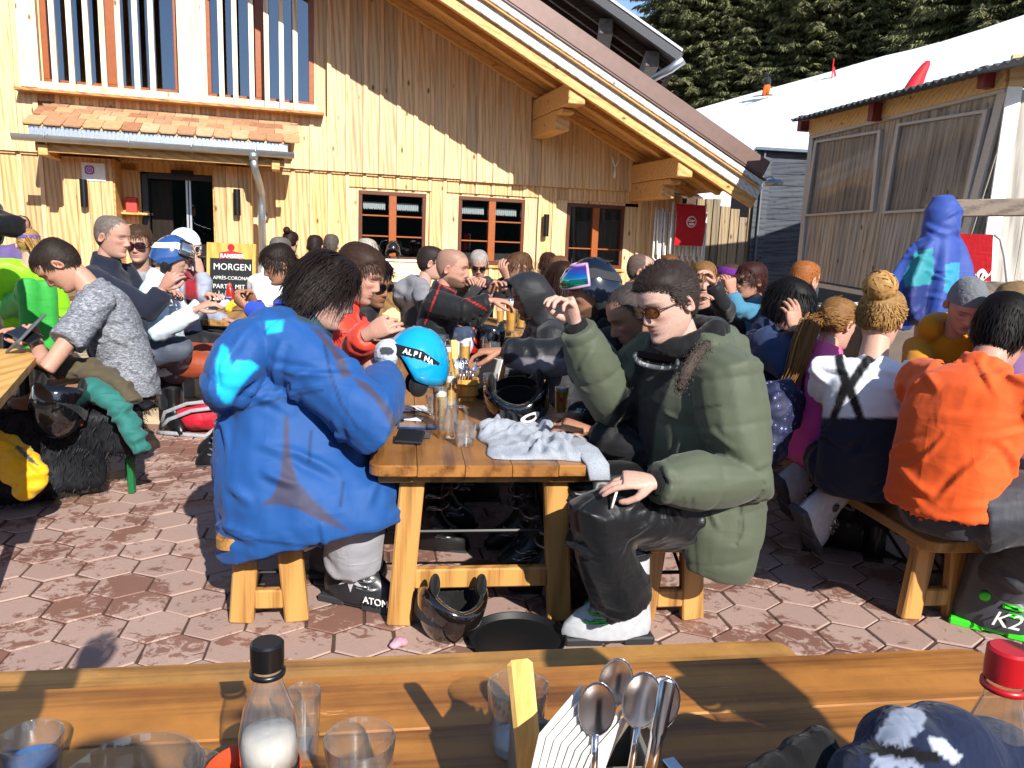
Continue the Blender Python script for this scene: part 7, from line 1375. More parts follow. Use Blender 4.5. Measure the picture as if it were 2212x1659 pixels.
# small things: phone, wallet, power bank, napkins, cutlery, sweatshirt
def flat(name,px,py,sx,sy,sz,rz,mat,label,cat,z=TZ,tilt=0): p=onT(px,py,z)+V3(0,0,sz/2+.001); c,s_=math.cos(R(rz)),math.sin(R(rz)); rot=np.array([[c,-s_,0],[s_,c,0],[0,0,1]]); tx=R(tilt); rot=rot@np.array([[1,0,0],[0,math.cos(tx),-math.sin(tx)],[0,math.sin(tx),math.cos(tx)]]); o=MB().box(p+V3(0,0,abs(math.sin(tx))*sy/2),(sx,sy,sz),rot,ch=min(.004,sz*.3)).build(name,mat,None,loc=p); return tag(o,label,cat)
flat('phone',902,924,.15,.07,.009,4,plain('phone_blue','1a3c66',.12,0,.6,14,0,.6),'phone in a clear case behind the black wallet','phone'); flat('wallet',885,957,.10,.075,.014,-6,plain('wallet_black','14161c',.45,0,.1,40,.2),'black leather wallet at the front corner of the centre table','wallet',tilt=24); flat('power_bank',912,945,.06,.05,.022,3,plain('bank_grey','3c3d42',.4),'dark grey power bank beside the wallet','power bank')
flat('napkin',893,884,.12,.10,.004,20,paper,'white paper napkin under a fork beside the small tumbler','napkin'); flat('napkin',880,905,.13,.06,.003,-8,paper,'folded white napkin near the blue sleeve','napkin'); flat('leaflet',862,917,.12,.05,.002,-4,plain('leaflet_blue','4a6f9c',.4),'blue leaflet at the edge of the centre table','leaflet')
spoon(onT(930,900)+V3(0,0,.008),V3(-.35,.3,.02),.15,'fork lying on the white napkin',fork=True); flat('beer_mat',922,888,.09,.09,.002,10,plain('mat_cream','c9b48c',.7),'cream beer mat beside the fork','beer mat')
for i,(x,y) in enumerate(((1052,745),(1000,785),(1075,800))): tag(MB().lathe(onT(x,y),[(0,.004),(.07,.004),(.105,.016),(.108,.016),(.07,.0),(0,0)],32).build('plate',plain('plate_white','dcdad5',.25),None,True,loc=onT(x,y)),['white plate behind the ketchup bottle','white plate beside the wooden pail','white plate under the reaching hand'][i],'plate')
def drape(name,corners,h,mat,label,cat,nx=46,ny=34,seed=1,folds=16,z=TZ,hang=None):
    """folded garment lying on a table: a thick sheet with an uneven outline and soft folds"""
    r=random.Random(seed); C4=[onT(*c,z) for c in corners]; U=np.linspace(0,1,nx); Vv=np.linspace(0,1,ny); P=np.zeros((nx,ny,3)); 
    F=[(r.random(),r.random(),r.uniform(0,math.pi),r.uniform(.022,.06),r.uniform(.15,.45),r.uniform(.3,1)) for _ in range(folds)]
    for i,u in enumerate(U):
        for j,v in enumerate(Vv):
            p=lerp(lerp(C4[0],C4[1],u),lerp(C4[3],C4[2],u),v); e=max(0,(1-abs(2*u-1)**6))*max(0,(1-abs(2*v-1)**6)); hh=h*e**.4*(.75+.25*math.sin(u*5+1)*math.cos(v*4))
            for fu,fv,fa,fw,fl,fA in F:
                a=(u-fu)*math.cos(fa)+(v-fv)*math.sin(fa); b=-(u-fu)*math.sin(fa)+(v-fv)*math.cos(fa)-.6*a*a; hh+=h*.55*fA*e**.5*max(0,1-(a/fl)**2)*(math.exp(-(b/fw)**2)-.5*math.exp(-((b-1.5*fw)/fw)**2))
            w_=.012*math.sin(9*u+seed)+.010*math.sin(13*v+2*seed); P[i,j]=p+V3(w_*(1-e),w_*(1-e)*.7,max(.003,hh))
    m=MB(); top=P.reshape(-1,3); f=[(i*ny+j,(i+1)*ny+j,(i+1)*ny+j+1,i*ny+j+1) for i in range(nx-1) for j in range(ny-1)]; m.add(top,f); bot=top.copy(); bot[:,2]=z+.001; m.add(bot,[q[::-1] for q in f])
    k=nx*ny; edge=[(i,0) for i in range(nx)]+[(nx-1,j) for j in range(1,ny)]+[(i,ny-1) for i in range(nx-2,-1,-1)]+[(0,j) for j in range(ny-2,0,-1)]; ids=[a*ny+b for a,b in edge]; m.f+=[(ids[(q+1)%len(ids)],ids[q],ids[q]+k,ids[(q+1)%len(ids)]+k) for q in range(len(ids))]; m.mi+=[0]*len(ids)
    for t in (hang or []): m.tube(*t)
    return tag(m.build(name,mat,None,True,loc=(C4[0]+C4[2])/2),label,cat)
drape('sweatshirt',[(1022,925),(1235,900),(1292,998),(1062,992)],.034,cloth('grey_marl','9aa0aa',.95,16,.35,weave=.3),'folded pale grey sweatshirt at the front edge of the centre table','sweatshirt',70,52,seed=3,folds=44,hang=[([onT(1225,965)+V3(0,0,.03),onT(1268,988)+V3(0,0,.025),onT(1288,1003)+V3(.005,-.01,.0),onT(1290,1006)+V3(.01,-.02,-.045)],[(.045,.018),(.045,.016),(.042,.014),(.038,.010)],14)])
# --- foreground table
p,r=rim(64,1590,132,TZ+.075); gls(p-V3(0,0,.075),.075,r,'small plastic cup with a blue drink at the left edge',0,.55,plain('blue_drink','2c5d94',.3),None,'plastic_cup',.78)
p,r=rim(290,1668,290,TZ+.12); t=gls(p-V3(0,0,.12),.12,r,'large clear glass jug in the lower left corner',0,None,None,None,'glass_jug',.85)
p,r=rim(545,1660,205,TZ+.085); t=thing('orange_mug',p-V3(0,0,.085),'orange red mug at the bottom edge of the picture','mug'); MB().lathe(p-V3(0,0,.085),[(0,0),(r*.7,0),(r*.8,.01),(r,.083),(r-.002,.085),(r-.005,.083),(r*.78,.012),(0,.012)],32).build('wall',plain('mug_orange','d8451a',.3,0,.05),t,True,auto=50)
cc=W(577,1400,.865); bpz=V3(cc[0],cc[1],TZ); hb=cc[2]-TZ+.008; pet(bpz,hb,.0335,'0e0e10','clear plastic bottle with black cap on the foreground table',None,('1b1416',.03,.11))
t=bpy.data.objects['plastic_bottle.001'] if 'plastic_bottle.001' in bpy.data.objects else None
MB().lathe(bpz,[(0,.112*hb/.24),(.0312,.112*hb/.24),(.0318,.130*hb/.24),(.029,.143*hb/.24),(0,.140*hb/.24)],26).build('froth',plain('froth','b9b6b0',.6,0,.08,60,.3),t,True)
q=MB(); q.prism([(0,0),(.012,0),(.03,.05),(.018,.05)],bpz+V3(.004,-.0355,.05),(1,0,.0),(0,0,1),(0,-.001,0)); q.build('label_stripe',plain('stripe_red','c01626',.4),t)
for (x,y,w_,h,lab) in ((655,1492,76,.098,'tumbler with a little water behind the clear plastic bottle'),(777,1592,154,.09,'empty tumbler right of the plastic bottle at the bottom edge'),(1120,1478,134,.10,'empty faceted tumbler behind the cutlery box'),(440,1640,70,.07,'small glass half hidden between jug and bottle')):
    p,r=rim(x,y,w_,TZ+h); gls(p-V3(0,0,h),h,r,lab,10,.12 if w_>76 else .3)
# cutlery box with handle board, napkins and spoons
cb=G(1245,1720,TZ); bx=thing('cutlery_box',cb,'wooden cutlery box with upright handle, napkins and spoons on the foreground table','cutlery box')
bw=wood('box_pine','b58a44','e2bd77',2,1.2,.5); bxx=nrm(V3(.98,.1,0)); byy=np.array([-bxx[1],bxx[0],0])
for a,b in (((-.085,-.05),(.085,-.05)),((-.085,.05),(.085,.05)),((-.085,-.05),(-.085,.05)),((.085,-.05),(.085,.05)),((.01,-.05),(.01,.05))): A_=cb+bxx*a[0]+byy*a[1]+V3(0,0,.04); B_=cb+bxx*b[0]+byy*b[1]+V3(0,0,.04); MB().bar(A_,B_,.007,.078,ch=.001).build('panel',plain('box_grey','6f6a5e',.6),bx)
hb0=W(1148,1690,.90); ht=W(1122,1424,.90); MB().bar(hb0,ht,.030,.012,up=(0,-1,.2),ch=.006).build('handle_board',bw,bx)
nd=nrm(V3(.55,.83,0))
for i in range(8):
    a=W(1160+i*13,1700-i*1,.845+.004*i); u=nrm(V3(.18+.03*i,.15,1)); hgt=.118-.004*i; lv=nrm(V3(.60,.80,.0)); q=MB(); q.prism([(0,0),(.075,0),(.075,hgt*.98),(.0,hgt*.80)],a-lv*.03-V3(0,0,.02),lv,u,np.cross(lv,u)*.0025); q.build('napkin',paper,bx)
for i,(x,y,zc,dx,bl,lab) in enumerate(((1290,1660,.93,.12,.021,'tall spoon standing highest in the cutlery box'),(1282,1712,.85,.0,.021,'spoon leaning forward beside the napkins'),(1352,1690,.88,.10,.023,'large spoon in the middle of the cutlery box'),(1378,1690,.90,.16,.023,'large spoon behind the knife in the cutlery box'))): 
    p=W(x,y,zc); spoon(p-V3(0,0,.05),V3(dx,.12,1),.165 if i else .185,lab,bl)
spoon(W(1395,1720,.84),V3(.13,.10,1),.135,'knife standing at the right of the cutlery box',knife=True); flat('teaspoon',1462,1668,.02,.05,.005,20,steel,'teaspoon end lying beside the cutlery box','spoon')
kp=W(2085,1500,.93); ketchup(V3(kp[0],kp[1],TZ),.19,'red ketchup bottle at the lower right corner of the picture'); cc=W(2180,1418,.82); pet(V3(cc[0],cc[1],TZ),cc[2]-TZ+.01,.036,'a8141c','squeeze bottle with red cap and blue label at the lower right',plain('sauce_pink','c98a80',.5),('27386e',.10,.132),text=("LMANN'S",.012,.112,white_paint))
def heap(name,blobs,vox,mat,label,cat,disp=((.03,.09),(.012,.04)),smooth=5,panel=None,loc=None):
    g=MB()
    for c,r in blobs: g.ell(c,r,n=14,k=9)
    gv,gf=remesh(g,vox,smooth+3,.5,[(d[0]*.6,d[1]*1.8) for d in disp[:1]]); gv=add_folds(gv,gf,[(gv.min(0),gv.max(0),0)],34,.010,(.010,.02),(.08,.25),random.Random(len(gv))) if vox>.006 else gv; q=MB(); cc=panel(gv) if panel else None; q.add(gv,gf,0,cc); return tag(q.build(name,mat,None,True,col=panel is not None,loc=loc if loc is not None else blobs[0][0]),label,cat)
def hatcol(v):
    p=topx(v); c=np.tile(srgb('16203a'),(len(v),1)); c[inpoly(p,[(1880,1660),(1890,1590),(1930,1535),(1975,1520),(2000,1545),(1990,1580),(1960,1600),(1990,1660)])]=srgb('8a93a6'); c[inpoly(p,[(2000,1590),(2040,1595),(2080,1640),(2060,1650),(2020,1620)])]=srgb('a9b0bd'); c[inpoly(p,[(1870,1600),(2030,1625),(2030,1650),(1868,1628)])]=srgb('08080a'); return c
heap('fleece_cap',[(W(1960,1650,.80),(.05,.06,.055)),(W(2040,1640,.82),(.06,.06,.06)),(W(2120,1660,.84),(.07,.06,.055)),(W(1900,1700,.78),(.05,.05,.04)),(W(2180,1720,.82),(.06,.06,.05))],.005,cloth('fleece_attr','0',.95,40,.35,attr=True),'dark blue and grey fleece cap with black strap at the lower right','cap',((.02,.06),),6,hatcol)
heap('gloves',[(W(1740,1640,.83),(.03,.03,.022)),(W(1700,1670,.82),(.035,.03,.02)),(W(1770,1615,.84),(.02,.025,.022)),(W(1660,1690,.81),(.03,.025,.016)),(W(1795,1660,.82),(.03,.03,.02))],.0045,cloth('glove_black','09090a',.9,40,.4),'black gloves lying in the shade on the foreground table','gloves',((.012,.04),),4)
# --- left bench: pelt, jackets
rp_=random.Random(9); pelt=MB(); g=MB()
for t_ in np.linspace(.02,1.0,12):
    for o in (-.14,0,.12): g.ell(f0+bd*t_+bp*o+V3(0,0,.015),(.10,.09,.03))
    for h in np.linspace(.02,.34,6): g.ell(f0+bd*(t_+.05)+bp*(.20+.05*math.sin(t_*9+h*7))-V3(0,0,h),(.09,.05,.06)) if t_>.15 or h<.2 else None
gv,gf=remesh(g,.02,3,.5,((.03,.12),)); pelt.add(gv,gf,0,np.array([.012,.013,.016])); tri=[f for f in gf]
for k in range(9000):
    f=rp_.choice(gf); p=gv[list(f)].mean(0)+V3(rp_.gauss(0,.006),rp_.gauss(0,.006),rp_.gauss(0,.006)); n_=nrm(np.cross(gv[f[1]]-gv[f[0]],gv[f[2]]-gv[f[0]])); d=nrm(n_*.8+V3(rp_.gauss(0,.5),rp_.gauss(0,.5),rp_.gauss(-.6,.4)))*rp_.uniform(.02,.04); sd=nrm(np.cross(d,(.3,.5,.7)))*.0028; pelt.add([p-sd,p+sd,p+d*.6+sd*.5+V3(0,0,-.004),p+d+V3(0,0,-.012)],[(0,1,2),(0,2,3)],0,np.array([.016,.017,.022])*rp_.uniform(.4,2.0))
tag(pelt.build('fur_pelt',HAIR,None,True,col=True,loc=f0+bd*.5),'shaggy black fur pelt draped over the green-legged bench','pelt')
U=f0+V3(0,0,.05)
def limp(name,ells,tubes,vox,mat,label,cat,seed=1,n=36,amp=.010):
    g=MB()
    for c,r in ells: g.ell(c,r,n=14,k=9)
    for pts,rad in tubes: g.tube(pts,rad,14)
    gv,gf=remesh(g,vox,6,.5,((.02,.12),)); bn=[(np.asarray(p[0]),np.asarray(p[-1]),0) for p,_ in tubes] or [(gv.min(0),gv.max(0),0)]; gv=add_folds(gv,gf,bn,n,amp,(.008,.015),(.06,.18),random.Random(seed)); q=MB(); q.add(gv,gf); return tag(q.build(name,mat,None,True,loc=gv.mean(0)*V3(1,1,0)+V3(0,0,gv[:,2].min())),label,cat)
limp('jacket',[(W(205,845,3.72),(.09,.07,.03))],[([W(190,835,3.74),W(225,852,3.70),W(255,878,3.68),W(278,915,3.67),W(296,950,3.67),W(307,978,3.67)],[(.06,.05),(.062,.055),(.058,.05),(.052,.045),(.05,.042),(.046,.036)])],.009,cloth('teal_cloth','24655f',.75,12,.3),'teal jacket with its sleeve hanging down to the green bench leg','jacket')
heap('jacket',[(W(20,880,3.9),(.15,.12,.06)),(W(60,900,3.85),(.10,.10,.06)),(W(-20,900,3.85),(.12,.1,.07))],.014,cloth('camel_cloth','a06a38',.8,12,.5),'camel coloured trousers heaped at the left edge','trousers')
limp('jacket',[(W(150,800,3.80),(.11,.08,.035)),(W(205,805,3.80),(.11,.08,.035))],[([W(230,815,3.78),W(258,832,3.75),W(280,856,3.73),W(292,870,3.72)],[(.05,.04),(.05,.042),(.045,.038),(.042,.03)]),([W(85,790,3.8),W(140,785,3.8),W(210,795,3.8)],[(.05,.035),(.055,.04),(.05,.04)])],.009,cloth('olive_cloth','4a4230',.8,12,.3),'olive jacket lying over the pelt bench','jacket',5)
def yel_hole(v):
    p=topx(v); c=np.tile(srgb('d9a80c'),(len(v),1)); c[inpoly(p,[(33,968),(40,962),(80,1000),(82,1008),(60,995)])]=srgb('3a4450'); return c
heap('jacket',[(W(20,990,3.35),(.10,.06,.10)),(W(50,1010,3.33),(.09,.06,.10)),(W(70,1035,3.32),(.06,.05,.07)),(W(-10,970,3.35),(.1,.06,.08)),(W(55,1060,3.32),(.05,.04,.045)),(W(85,1020,3.32),(.05,.035,.04))],.009,cloth('yellow_attr','0',.6,12,.5,attr=True),'bright yellow jacket hanging at the left edge','jacket',((.03,.10),(.01,.04)),4,yel_hole)
# red rucksack, board and boots on the deck
rk=V3(-2.12,5.12,.0); r_=thing('rucksack',rk,'red rucksack with grey straps lying beside the deck edge','rucksack'); g=MB(); g.ell(rk+V3(0,0,.10),(.21,.14,.10)); g.ell(rk+V3(.05,0,.12),(.16,.13,.10)); gv,gf=remesh(g,.012,4,.5,((.03,.09),)); q=MB(); q.add(gv,gf); q.build('sack',cloth('sack_red','b8142c',.6,14,.5),r_,True)
for pts in ([(-.24,-.10,.02),(-.16,-.14,.10),(0,-.15,.17),(.15,-.12,.19),(.22,-.05,.16)],[(-.26,-.05,.02),(-.2,-.10,.14),(-.05,-.10,.205),(.12,-.07,.225)],[(-.24,-.14,.01),(-.15,-.18,.02),(.1,-.18,.01),(.15,-.14,.05)]): MB().tube([rk+V3(*p) for p in pts],[(.013,.004)]*len(pts),8,up=(0,-1,.3)).build('strap',cloth('strap_grey','8f9096',.7,40,.3),r_,True)
tag(MB().prism([(0,0),(.5,.0),(.56,.06),(.56,.14),(.5,.2),(0,.2)],G(425,868,DZ)+V3(0,.2,.03),(1,.15,0),(-.15,1,.12),V3(0,0,.02)).build('snowboard_tip',white_paint,None,loc=G(425,868,DZ)),'white board lying on the deck behind the red rucksack','board')
# things on the left plank table
zt=.72; tbx=G(455,660,zt)+V3(0,.5,0)
t=thing('wooden_caddy',tbx,'wooden caddy with cutlery and napkins before the chalk board','caddy'); MB().box(tbx+V3(0,0,.05),(.32,.18,.10),ch=.006).build('box',bw,t); MB().bar(tbx+V3(.05,0,.0),tbx+V3(.05,0,.32),.05,.015).build('handle_board',bw,t); MB().tube([tbx+V3(-.1,0,.1),tbx+V3(-.1,0,.19)],.06,14).build('cutlery_bundle',plain('cutlery_mix','9a9a9c',.25,.8,.4,60),t)
heap('cap',[(G(440,668,zt)+V3(0,.2,.05),(.10,.09,.055)),(G(465,670,zt)+V3(0,.15,.03),(.08,.07,.04))],.01,cloth('cap_white','d9d9da',.8),'white knitted cap with dark strap on the left plank table','cap'); heap('glove',[(G(425,672,zt)+V3(0,.12,.03),(.07,.05,.04)),(G(440,675,zt)+V3(0,.1,.02),(.08,.04,.025))],.009,plain('glove_dark','101013',.7),'black glove beside the white cap','glove')
mb=MB(); gp=G(527,678,zt)+V3(0,.12,.0); mb.tube([gp+V3(.17*math.cos(a),0,.10*math.sin(a)) for a in np.linspace(0,math.pi,13)],[(.03,.012)]*13,8,up=(0,-1,0)); tag(mb.build('goggles',plain('goggle_y','c9b23a',.3,0,.5,20),None,True,loc=gp),'ski goggles standing on their rim on the left plank table','goggles')
mg=G(540,655,zt)+V3(0,.3,0); tag(MB().lathe(mg,[(0,0),(.045,0),(.05,.01),(.055,.11),(.052,.11),(.046,.012),(0,.012)],24).build('red_mug',plain('mug_red2','c0321c',.35),None,True,loc=mg),'red mug in front of the boy in the blue sweater','mug')
# on the beer table: phone
tag(MB().bar(W(30,712,3.72),W(80,735,3.62),.075,.009,up=(.2,-.6,.8)).build('phone',plain('phone_dark','16181d',.2),None,loc=W(55,725,3.68)),'dark phone held by the man in the grey T-shirt','phone')
tag(MB().bar(W(25,752,3.6),W(85,690,3.75),.14,.012,up=(-.6,-.4,.6)).build('tablet_case',plain('case_grey','55565a',.5),None,loc=W(55,730,3.68)),'grey phone case opened behind the phone on the beer table','case')
# yellow bucket on far right plank table
yb=G(1565,700,zt); tag(MB().lathe(yb,[(0,0),(.05,0),(.065,.15),(.06,.15),(.046,.01),(0,.01)],22).build('yellow_bucket',plain('bucket_yellow','d8b01c',.4),None,True,loc=yb),'yellow bucket of cutlery on the plank table behind the green parka','bucket')
# chalk board
cbp=[(440,522),(540,524),(536,700),(436,690)]; zb=6.7; o=W(440,522,zb); ux=nrm((W(540,524,zb)-o)*V3(1,1,0)); wb=np.linalg.norm((W(540,524,zb)-o)[:2]); zt1=o[2]; zb0=DZ; lean=V3(0,.12,0)
bd_=thing('chalk_board',V3(o[0],o[1],DZ),'yellow-framed chalk board advertising a party by the entrance','sign'); yf=wood('board_yellow','a8802c','d0a858',2,1,.5); nz=nrm(np.cross(ux,V3(0,0,1))); nz=nz if nz[1]<0 else -nz
uy=nrm(V3(0,.10,1)); H_=zt1-DZ; P2=lambda x,y,n_=0:V3(o[0],o[1],DZ)+ux*x+uy*y+nz*n_
for a,b,w_ in (((0.0,0),(0.0,H_),.03),((wb,0),(wb,H_),.03)): MB().bar(P2(*a),P2(*b),w_,.03,up=nz).build('frame_post',yf,bd_)
MB().prism([(0.016,H_-.135),(wb-.016,H_-.135),(wb-.016,H_),(0.016,H_)],P2(0,0,.0),ux,uy,nz*.012).build('header',yf,bd_); MB().prism([(.017,.25),(wb-.017,.25),(wb-.017,H_-.135),(.017,H_-.135)],P2(0,0,.002),ux,uy,nz*.008).build('slate',plain('slate','0f1214',.6,0,.3,20),bd_)
mb=MB(); q=[(.10,H_-.145),(wb/2,H_-.125),(wb-.10,H_-.145),(wb-.10,H_-.085),(wb/2,H_-.065),(.10,H_-.085)]; mb.prism(q,P2(0,0,.0135),ux,uy,nz*.003); mb.build('banner',plain('banner_red','a81f2a',.5),bd_)
letters('RAMSEIER',.048,bd_,P2(.108,H_-.128,.018),ux,uy,white_paint,bold=.0012); MB().lathe(P2(wb/2,H_-.038,.013),[(0,.004),(.03,.004),(.032,0)],16,axis=nz).build('emblem',plain('banner_red','a81f2a',.5),bd_)
for tx,sz,y,x in (('MORGEN',.080,H_-.235,.045),('APRÈS-CORONA',.042,H_-.32,.045),('PARTY  MIT',.055,H_-.40,.045),('HÜTTENBAND',.055,H_-.64,.06)):
    if tx!='HÜTTENBAND': letters(tx,sz,bd_,P2(x,y,.012),ux,uy,plain('chalk','d4d6d2',.9))
mb=MB(); 
for i in range(9): mb=mb.tube([P2(.06+.03*i,H_-.48,.013),P2(.068+.03*i,H_-.44+.02*(i%2),.013),P2(.085+.03*i,H_-.48,.013)],.003,5)
mb.build('chalk_scrawl',plain('chalk','d4d6d2',.9),bd_)
# folded white deck chairs hung under the eave, one with red canvas in front
for i in range(9):
    s_=FS(1424+i*12.5,500,.45)[0]; z0,z1=FS(1440,565,.45)[1],FS(1440,452,.45)[1]; dn=.35+.03*(i%2); dz=random.uniform(-.05,.05); c_=thing('folded_chair',FPt(s_,dn,z0),ORD[i]+' white tubular folding chair from the left, hanging under the eave','folding chair','folding chairs under the eave')
    MB().tube([FPt(s_-.03,dn,z1+dz),FPt(s_-.03,dn,z0+.06),FPt(s_,dn+.02,z0+dz*.3),FPt(s_+.05,dn+.02,z0+.04),FPt(s_+.05,dn,z1+dz)],.017,8).build('tube_frame',plain('tube_white','dcdcd8',.35),c_,True); MB().tube([FPt(s_-.01,dn+.045,z1-.05+dz),FPt(s_+.01,dn+.045,z0+.10)],.014,8).build('tube_strut',plain('tube_white','dcdcd8',.35),c_,True)
a,b=FS(1462,440,.62),FS(1518,532,.62); rc=thing('canvas_chair',FPt(a[0],.62,b[1]),'folded deck chair with red canvas and round white logo under the eave','deck chair'); mb=MB(); nn=8; rings=[]
for i in range(nn+1): t_=i/nn; zz=lerp(a[1],b[1],t_); rings.append([FPt(a[0]+.01,.60+.05*math.sin(t_*3.1),zz),FPt(b[0],.60+.05*math.sin(t_*3.1),zz),FPt(b[0],.585+.05*math.sin(t_*3.1),zz),FPt(a[0]+.01,.585+.05*math.sin(t_*3.1),zz)])
mb.loft(rings); mb.build('canvas',red_cloth,rc); cx_,cz_=(a[0]+b[0])/2,lerp(a[1],b[1],.42); q=MB(); q.lathe(FPt(cx_,.66,cz_),[(0,.004),(.085,.004),(.088,0)],28,axis=FN); q.build('logo_disc',white_paint,rc)
q=MB(); q.lathe(FPt(cx_,.665,cz_),[(0,.003),(.073,.003),(.074,0)],28,axis=FN); q.build('logo_disc',red_cloth,rc); letters('Coke',.055,rc,FPt(cx_-.066,.672,cz_+.0),FA,V3(0,0,1),white_paint,bold=.002); q=MB(); q.prism([(-.05,-.02),(.05,-.02),(.035,-.055),(.012,-.045),(-.012,-.055),(-.035,-.05)],FPt(cx_,.669,cz_),FA,V3(0,0,1),FN*.002); q.build('logo_shape',white_paint,rc)
for x in (a[0]-.03,b[0]+.03): MB().tube([FPt(x,.56,a[1]+.03),FPt(x,.56,b[1]-.25)],.016,8).build('tube_frame',plain('tube_white','dcdcd8',.35),rc,True)
# red canvas chair by the kiosk
o=W(2083,505,5.3); e=W(2145,510,5.2); bq=W(2130,640,5.2); ux=nrm((e-o)*V3(1,1,0)); wd=np.linalg.norm((e-o)[:2]); hh=o[2]-bq[2]; rc=thing('canvas_chair',V3(o[0],o[1],bq[2]),'red canvas deck chair with white script beside the blue hanging jacket','deck chair'); mb=MB(); mb.prism([(-.12,-hh),(wd,-hh),(wd,0),(-.12,0)],o,ux,V3(0,.18,1),V3(0,.01,0)); mb.build('canvas',red_cloth,rc)
MB().tube([o+ux*(wd+.01)+V3(0,0,-.0),o+ux*(wd+.06)+V3(0,.02,-.03),o+ux*(wd+.09)+V3(0,.0,-.15),o+ux*(wd+.12)-V3(0,.05,hh)],.014,8).build('tube_frame',plain('tube_white','dcdcd8',.35),rc,True); sx=nrm(ux*.62+V3(0,.1,.75)); letters('ka.',.17,rc,o+ux*.07+V3(0,-.06,-hh*.96),sx,nrm(np.cross(V3(0,-1,.18),sx)),white_paint,bold=.004,shear=.25)
# blue jacket hung on the post
def jcol(v):
    p=topx(v); c=np.tile(srgb('2b4590'),(len(v),1)); c[inpoly(p,[(1950,600),(1975,545),(2015,535),(2018,600),(1990,640),(1955,620)])]=srgb('27808a'); c[inpoly(p,[(2042,570),(2075,565),(2072,620),(2040,635)])]=srgb('2f86a4'); c[inpoly(p,[(1950,620),(2010,615),(2000,700),(1950,690)])]=srgb('1a2a66'); return c
HJ=[(2036,424,.05,.05),(2040,436,.075,.07),(2036,455,.095,.09),(2034,480,.10,.09),(2032,497,.105,.09),(2030,510,.10,.075),(2025,535,.15,.09),(2018,570,.18,.095),(2008,610,.20,.10),(1998,650,.20,.10),(1992,680,.17,.09),(1990,700,.13,.08),(1990,706,.08,.05)]
m=MB(); rings=[]
for k,(x,y,hw,hd) in enumerate(HJ):
    c_=W(x,y,4.43); A_=np.arange(64)*2*math.pi/64; fl=np.clip((y-500)/120,0,1); rr_=1+fl*(.26*np.cos(A_*7+.8+.004*y)+.14*np.cos(A_*11+2+.01*y)); rings.append([c_+V3(hw*q*math.cos(t),-hd*q*math.sin(t),.03*fl*math.cos(t*3)) for t,q in zip(A_,rr_)])
m.loft(rings); gv,gf=remesh(m,.010,2); gv=add_folds(gv,gf,[(W(2036,430,4.43),W(1995,700,4.43),0)],40,.009,(.009,.016),(.1,.3),random.Random(3)); q=MB(); q.add(gv,gf,0,jcol(gv)); tag(q.build('hanging_jacket',cloth('hang_attr','0',.6,10,.12,attr=True),None,True,col=True,loc=W(2010,700,4.43)),'blue and turquoise ski jacket hung over the wooden post','jacket')
# wall bench with pale boards and sheepskin under the windows
wb_=thing('wall_bench',FPt(-1.8,.4,DZ),'pale boarded wall bench below the first window','bench')
for i in range(6): fpart('board',wood('bench_pale','c9ad7c','efdfb8',0,1,.55),-2.6,-.9,.30,.335,.36+.11*i,.465+.11*i,wb_)
fpart('seat',MATS['bench_pale'],-2.6,-.9,.34,.75,.5,.54,wb_); fpart('cap_board',white_paint,-2.65,-.85,.27,.37,1.02,1.05,wb_)
heap('sheepskin',[(W(840,660,5.9),(.12,.07,.14)),(W(850,690,5.85),(.11,.07,.12))],.015,cloth('sheepskin','c9b48a',.95,60,.6),'cream sheepskin hanging over a bench end beside the red jacket','sheepskin'); tag(MB().box(W(825,680,6.0),(.35,.4,.5),ch=.01).build('wooden_crate',plankw,None,loc=W(825,680,6.0)-V3(0,0,.25)),'wooden bench end behind the man with dark sunglasses','crate')
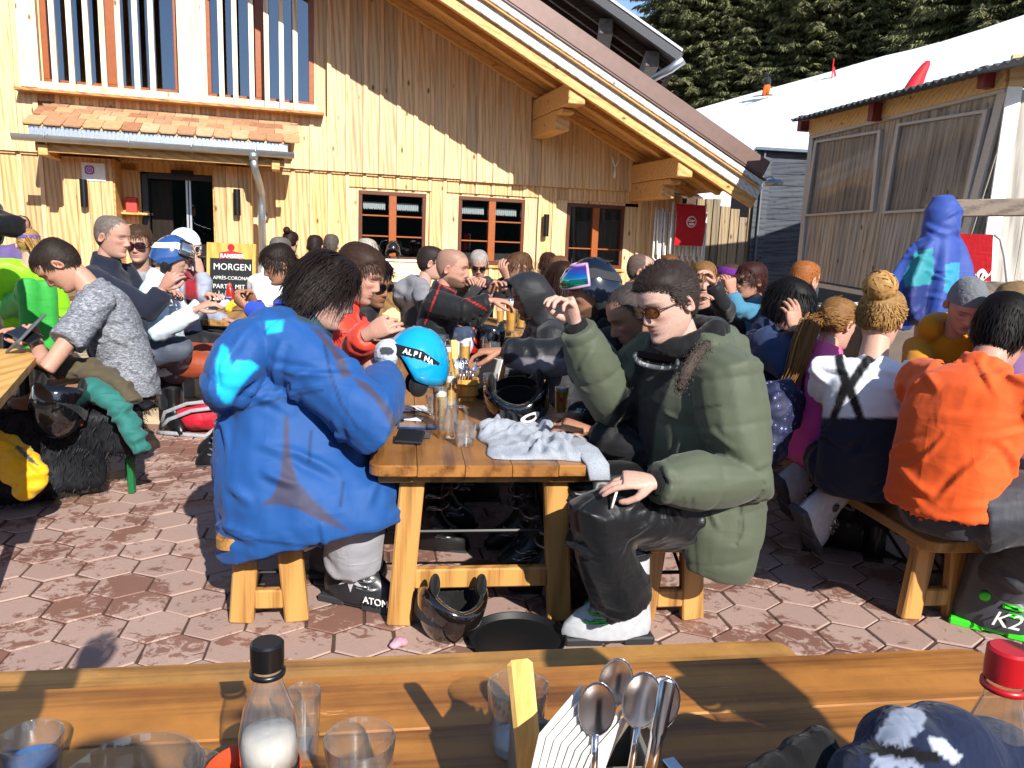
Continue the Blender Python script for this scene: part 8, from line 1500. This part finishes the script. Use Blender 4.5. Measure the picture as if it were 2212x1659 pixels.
# black round pan / tray and small things on the paving
tp=G(1105,1398,0)+V3(.02,.03,0); t=thing('serving_tray',tp,'round black tray with red and white lettering on the paving','tray'); MB().lathe(tp,[(0,.012),(.15,.012),(.165,.03),(.17,.03),(.155,.0),(0,.0)],40).build('dish',plain('tray_black','0d0e10',.5),t,True,auto=50); letters('eppo',.05,t,tp+V3(.06,-.10,.0135),V3(-1,-.05,0),V3(0.05,-1,0),white_paint,bold=.001); letters('H',.05,t,tp+V3(.10,-.10,.0135),V3(-1,-.05,0),V3(0.05,-1,0),plain('tray_red','b0202a',.5),bold=.001)
heap('glove',[(G(862,1403,0)+V3(0,.02,.018),(.028,.02,.018)),(G(850,1405,0)+V3(0,.01,.012),(.02,.018,.012))],.005,plain('glove_white','b98a98',.7,0,.5,12),'small white and pink glove beside the helmet on the paving','glove',((.01,.03),))
tag(MB().box(G(937,957,0) if False else G(935,1160,0)+V3(0,0,.008),(.05,.012,.012),ch=.003).build('chip',plain('chip_yellow','d8a81c',.7),None,loc=G(935,1160,0)),'single yellow chip on the paving under the centre table','chip')
# white ski boots under the right bench
for i,(x,y,zc,dv,uv) in enumerate(((1738,1125,3.25,V3(.10,.30,-.95),V3(.72,.25,.62)),(1690,1055,3.5,V3(.1,.4,-.9),V3(.75,.2,.6)))):
    r_=thing('ski_boots',W(x,y+60,zc),['white ski boot with lime cuff lifted under the right-hand bench','second pale ski boot in the shade under the right-hand bench'][i],'ski boot'); ski_boot(r_,W(x,y,zc),dv,'b9bdc8','3a3d45',name='boot_shell',uvec=uv,cuff='8fd014')
r_=thing('ski_boots',G(1965,1210,0),'white and silver ski boot beside the bench legs on the right','ski boot'); ski_boot(r_,G(1965,1225,0)+V3(0,.1,.02),V3(.6,-.6,0),'d4d6da','2a2b2f',name='boot_shell')
# patterned snow trousers draped beside the parka
def patt():
    m,nt,b=base('folk_print'); v=coords(nt); vo=node(nt,'ShaderNodeTexVoronoi',distance='MANHATTAN'); vo.inputs['Scale'].default_value=34; nt.links.new(v,vo.inputs['Vector']); nt.links.new(ramp(nt,vo.outputs['Distance'],[(.20,srgb('8f9ac8')),(.26,srgb('0e1436')),(.48,srgb('0e1436')),(.5,srgb('5a66a0')),(.54,srgb('0e1436'))]),b.inputs['Base Color']); setin(b,Roughness=.7); return m
heap('snow_trousers',[(W(1665,900,3.3),(.10,.12,.16)),(W(1650,960,3.3),(.09,.1,.12)),(W(1690,880,3.35),(.09,.1,.12))],.013,patt(),'dark blue patterned snow trousers on the bench behind the green parka','trousers')
SC.view_layers[0].update()
bpy.data.scenes.remove(TMP)
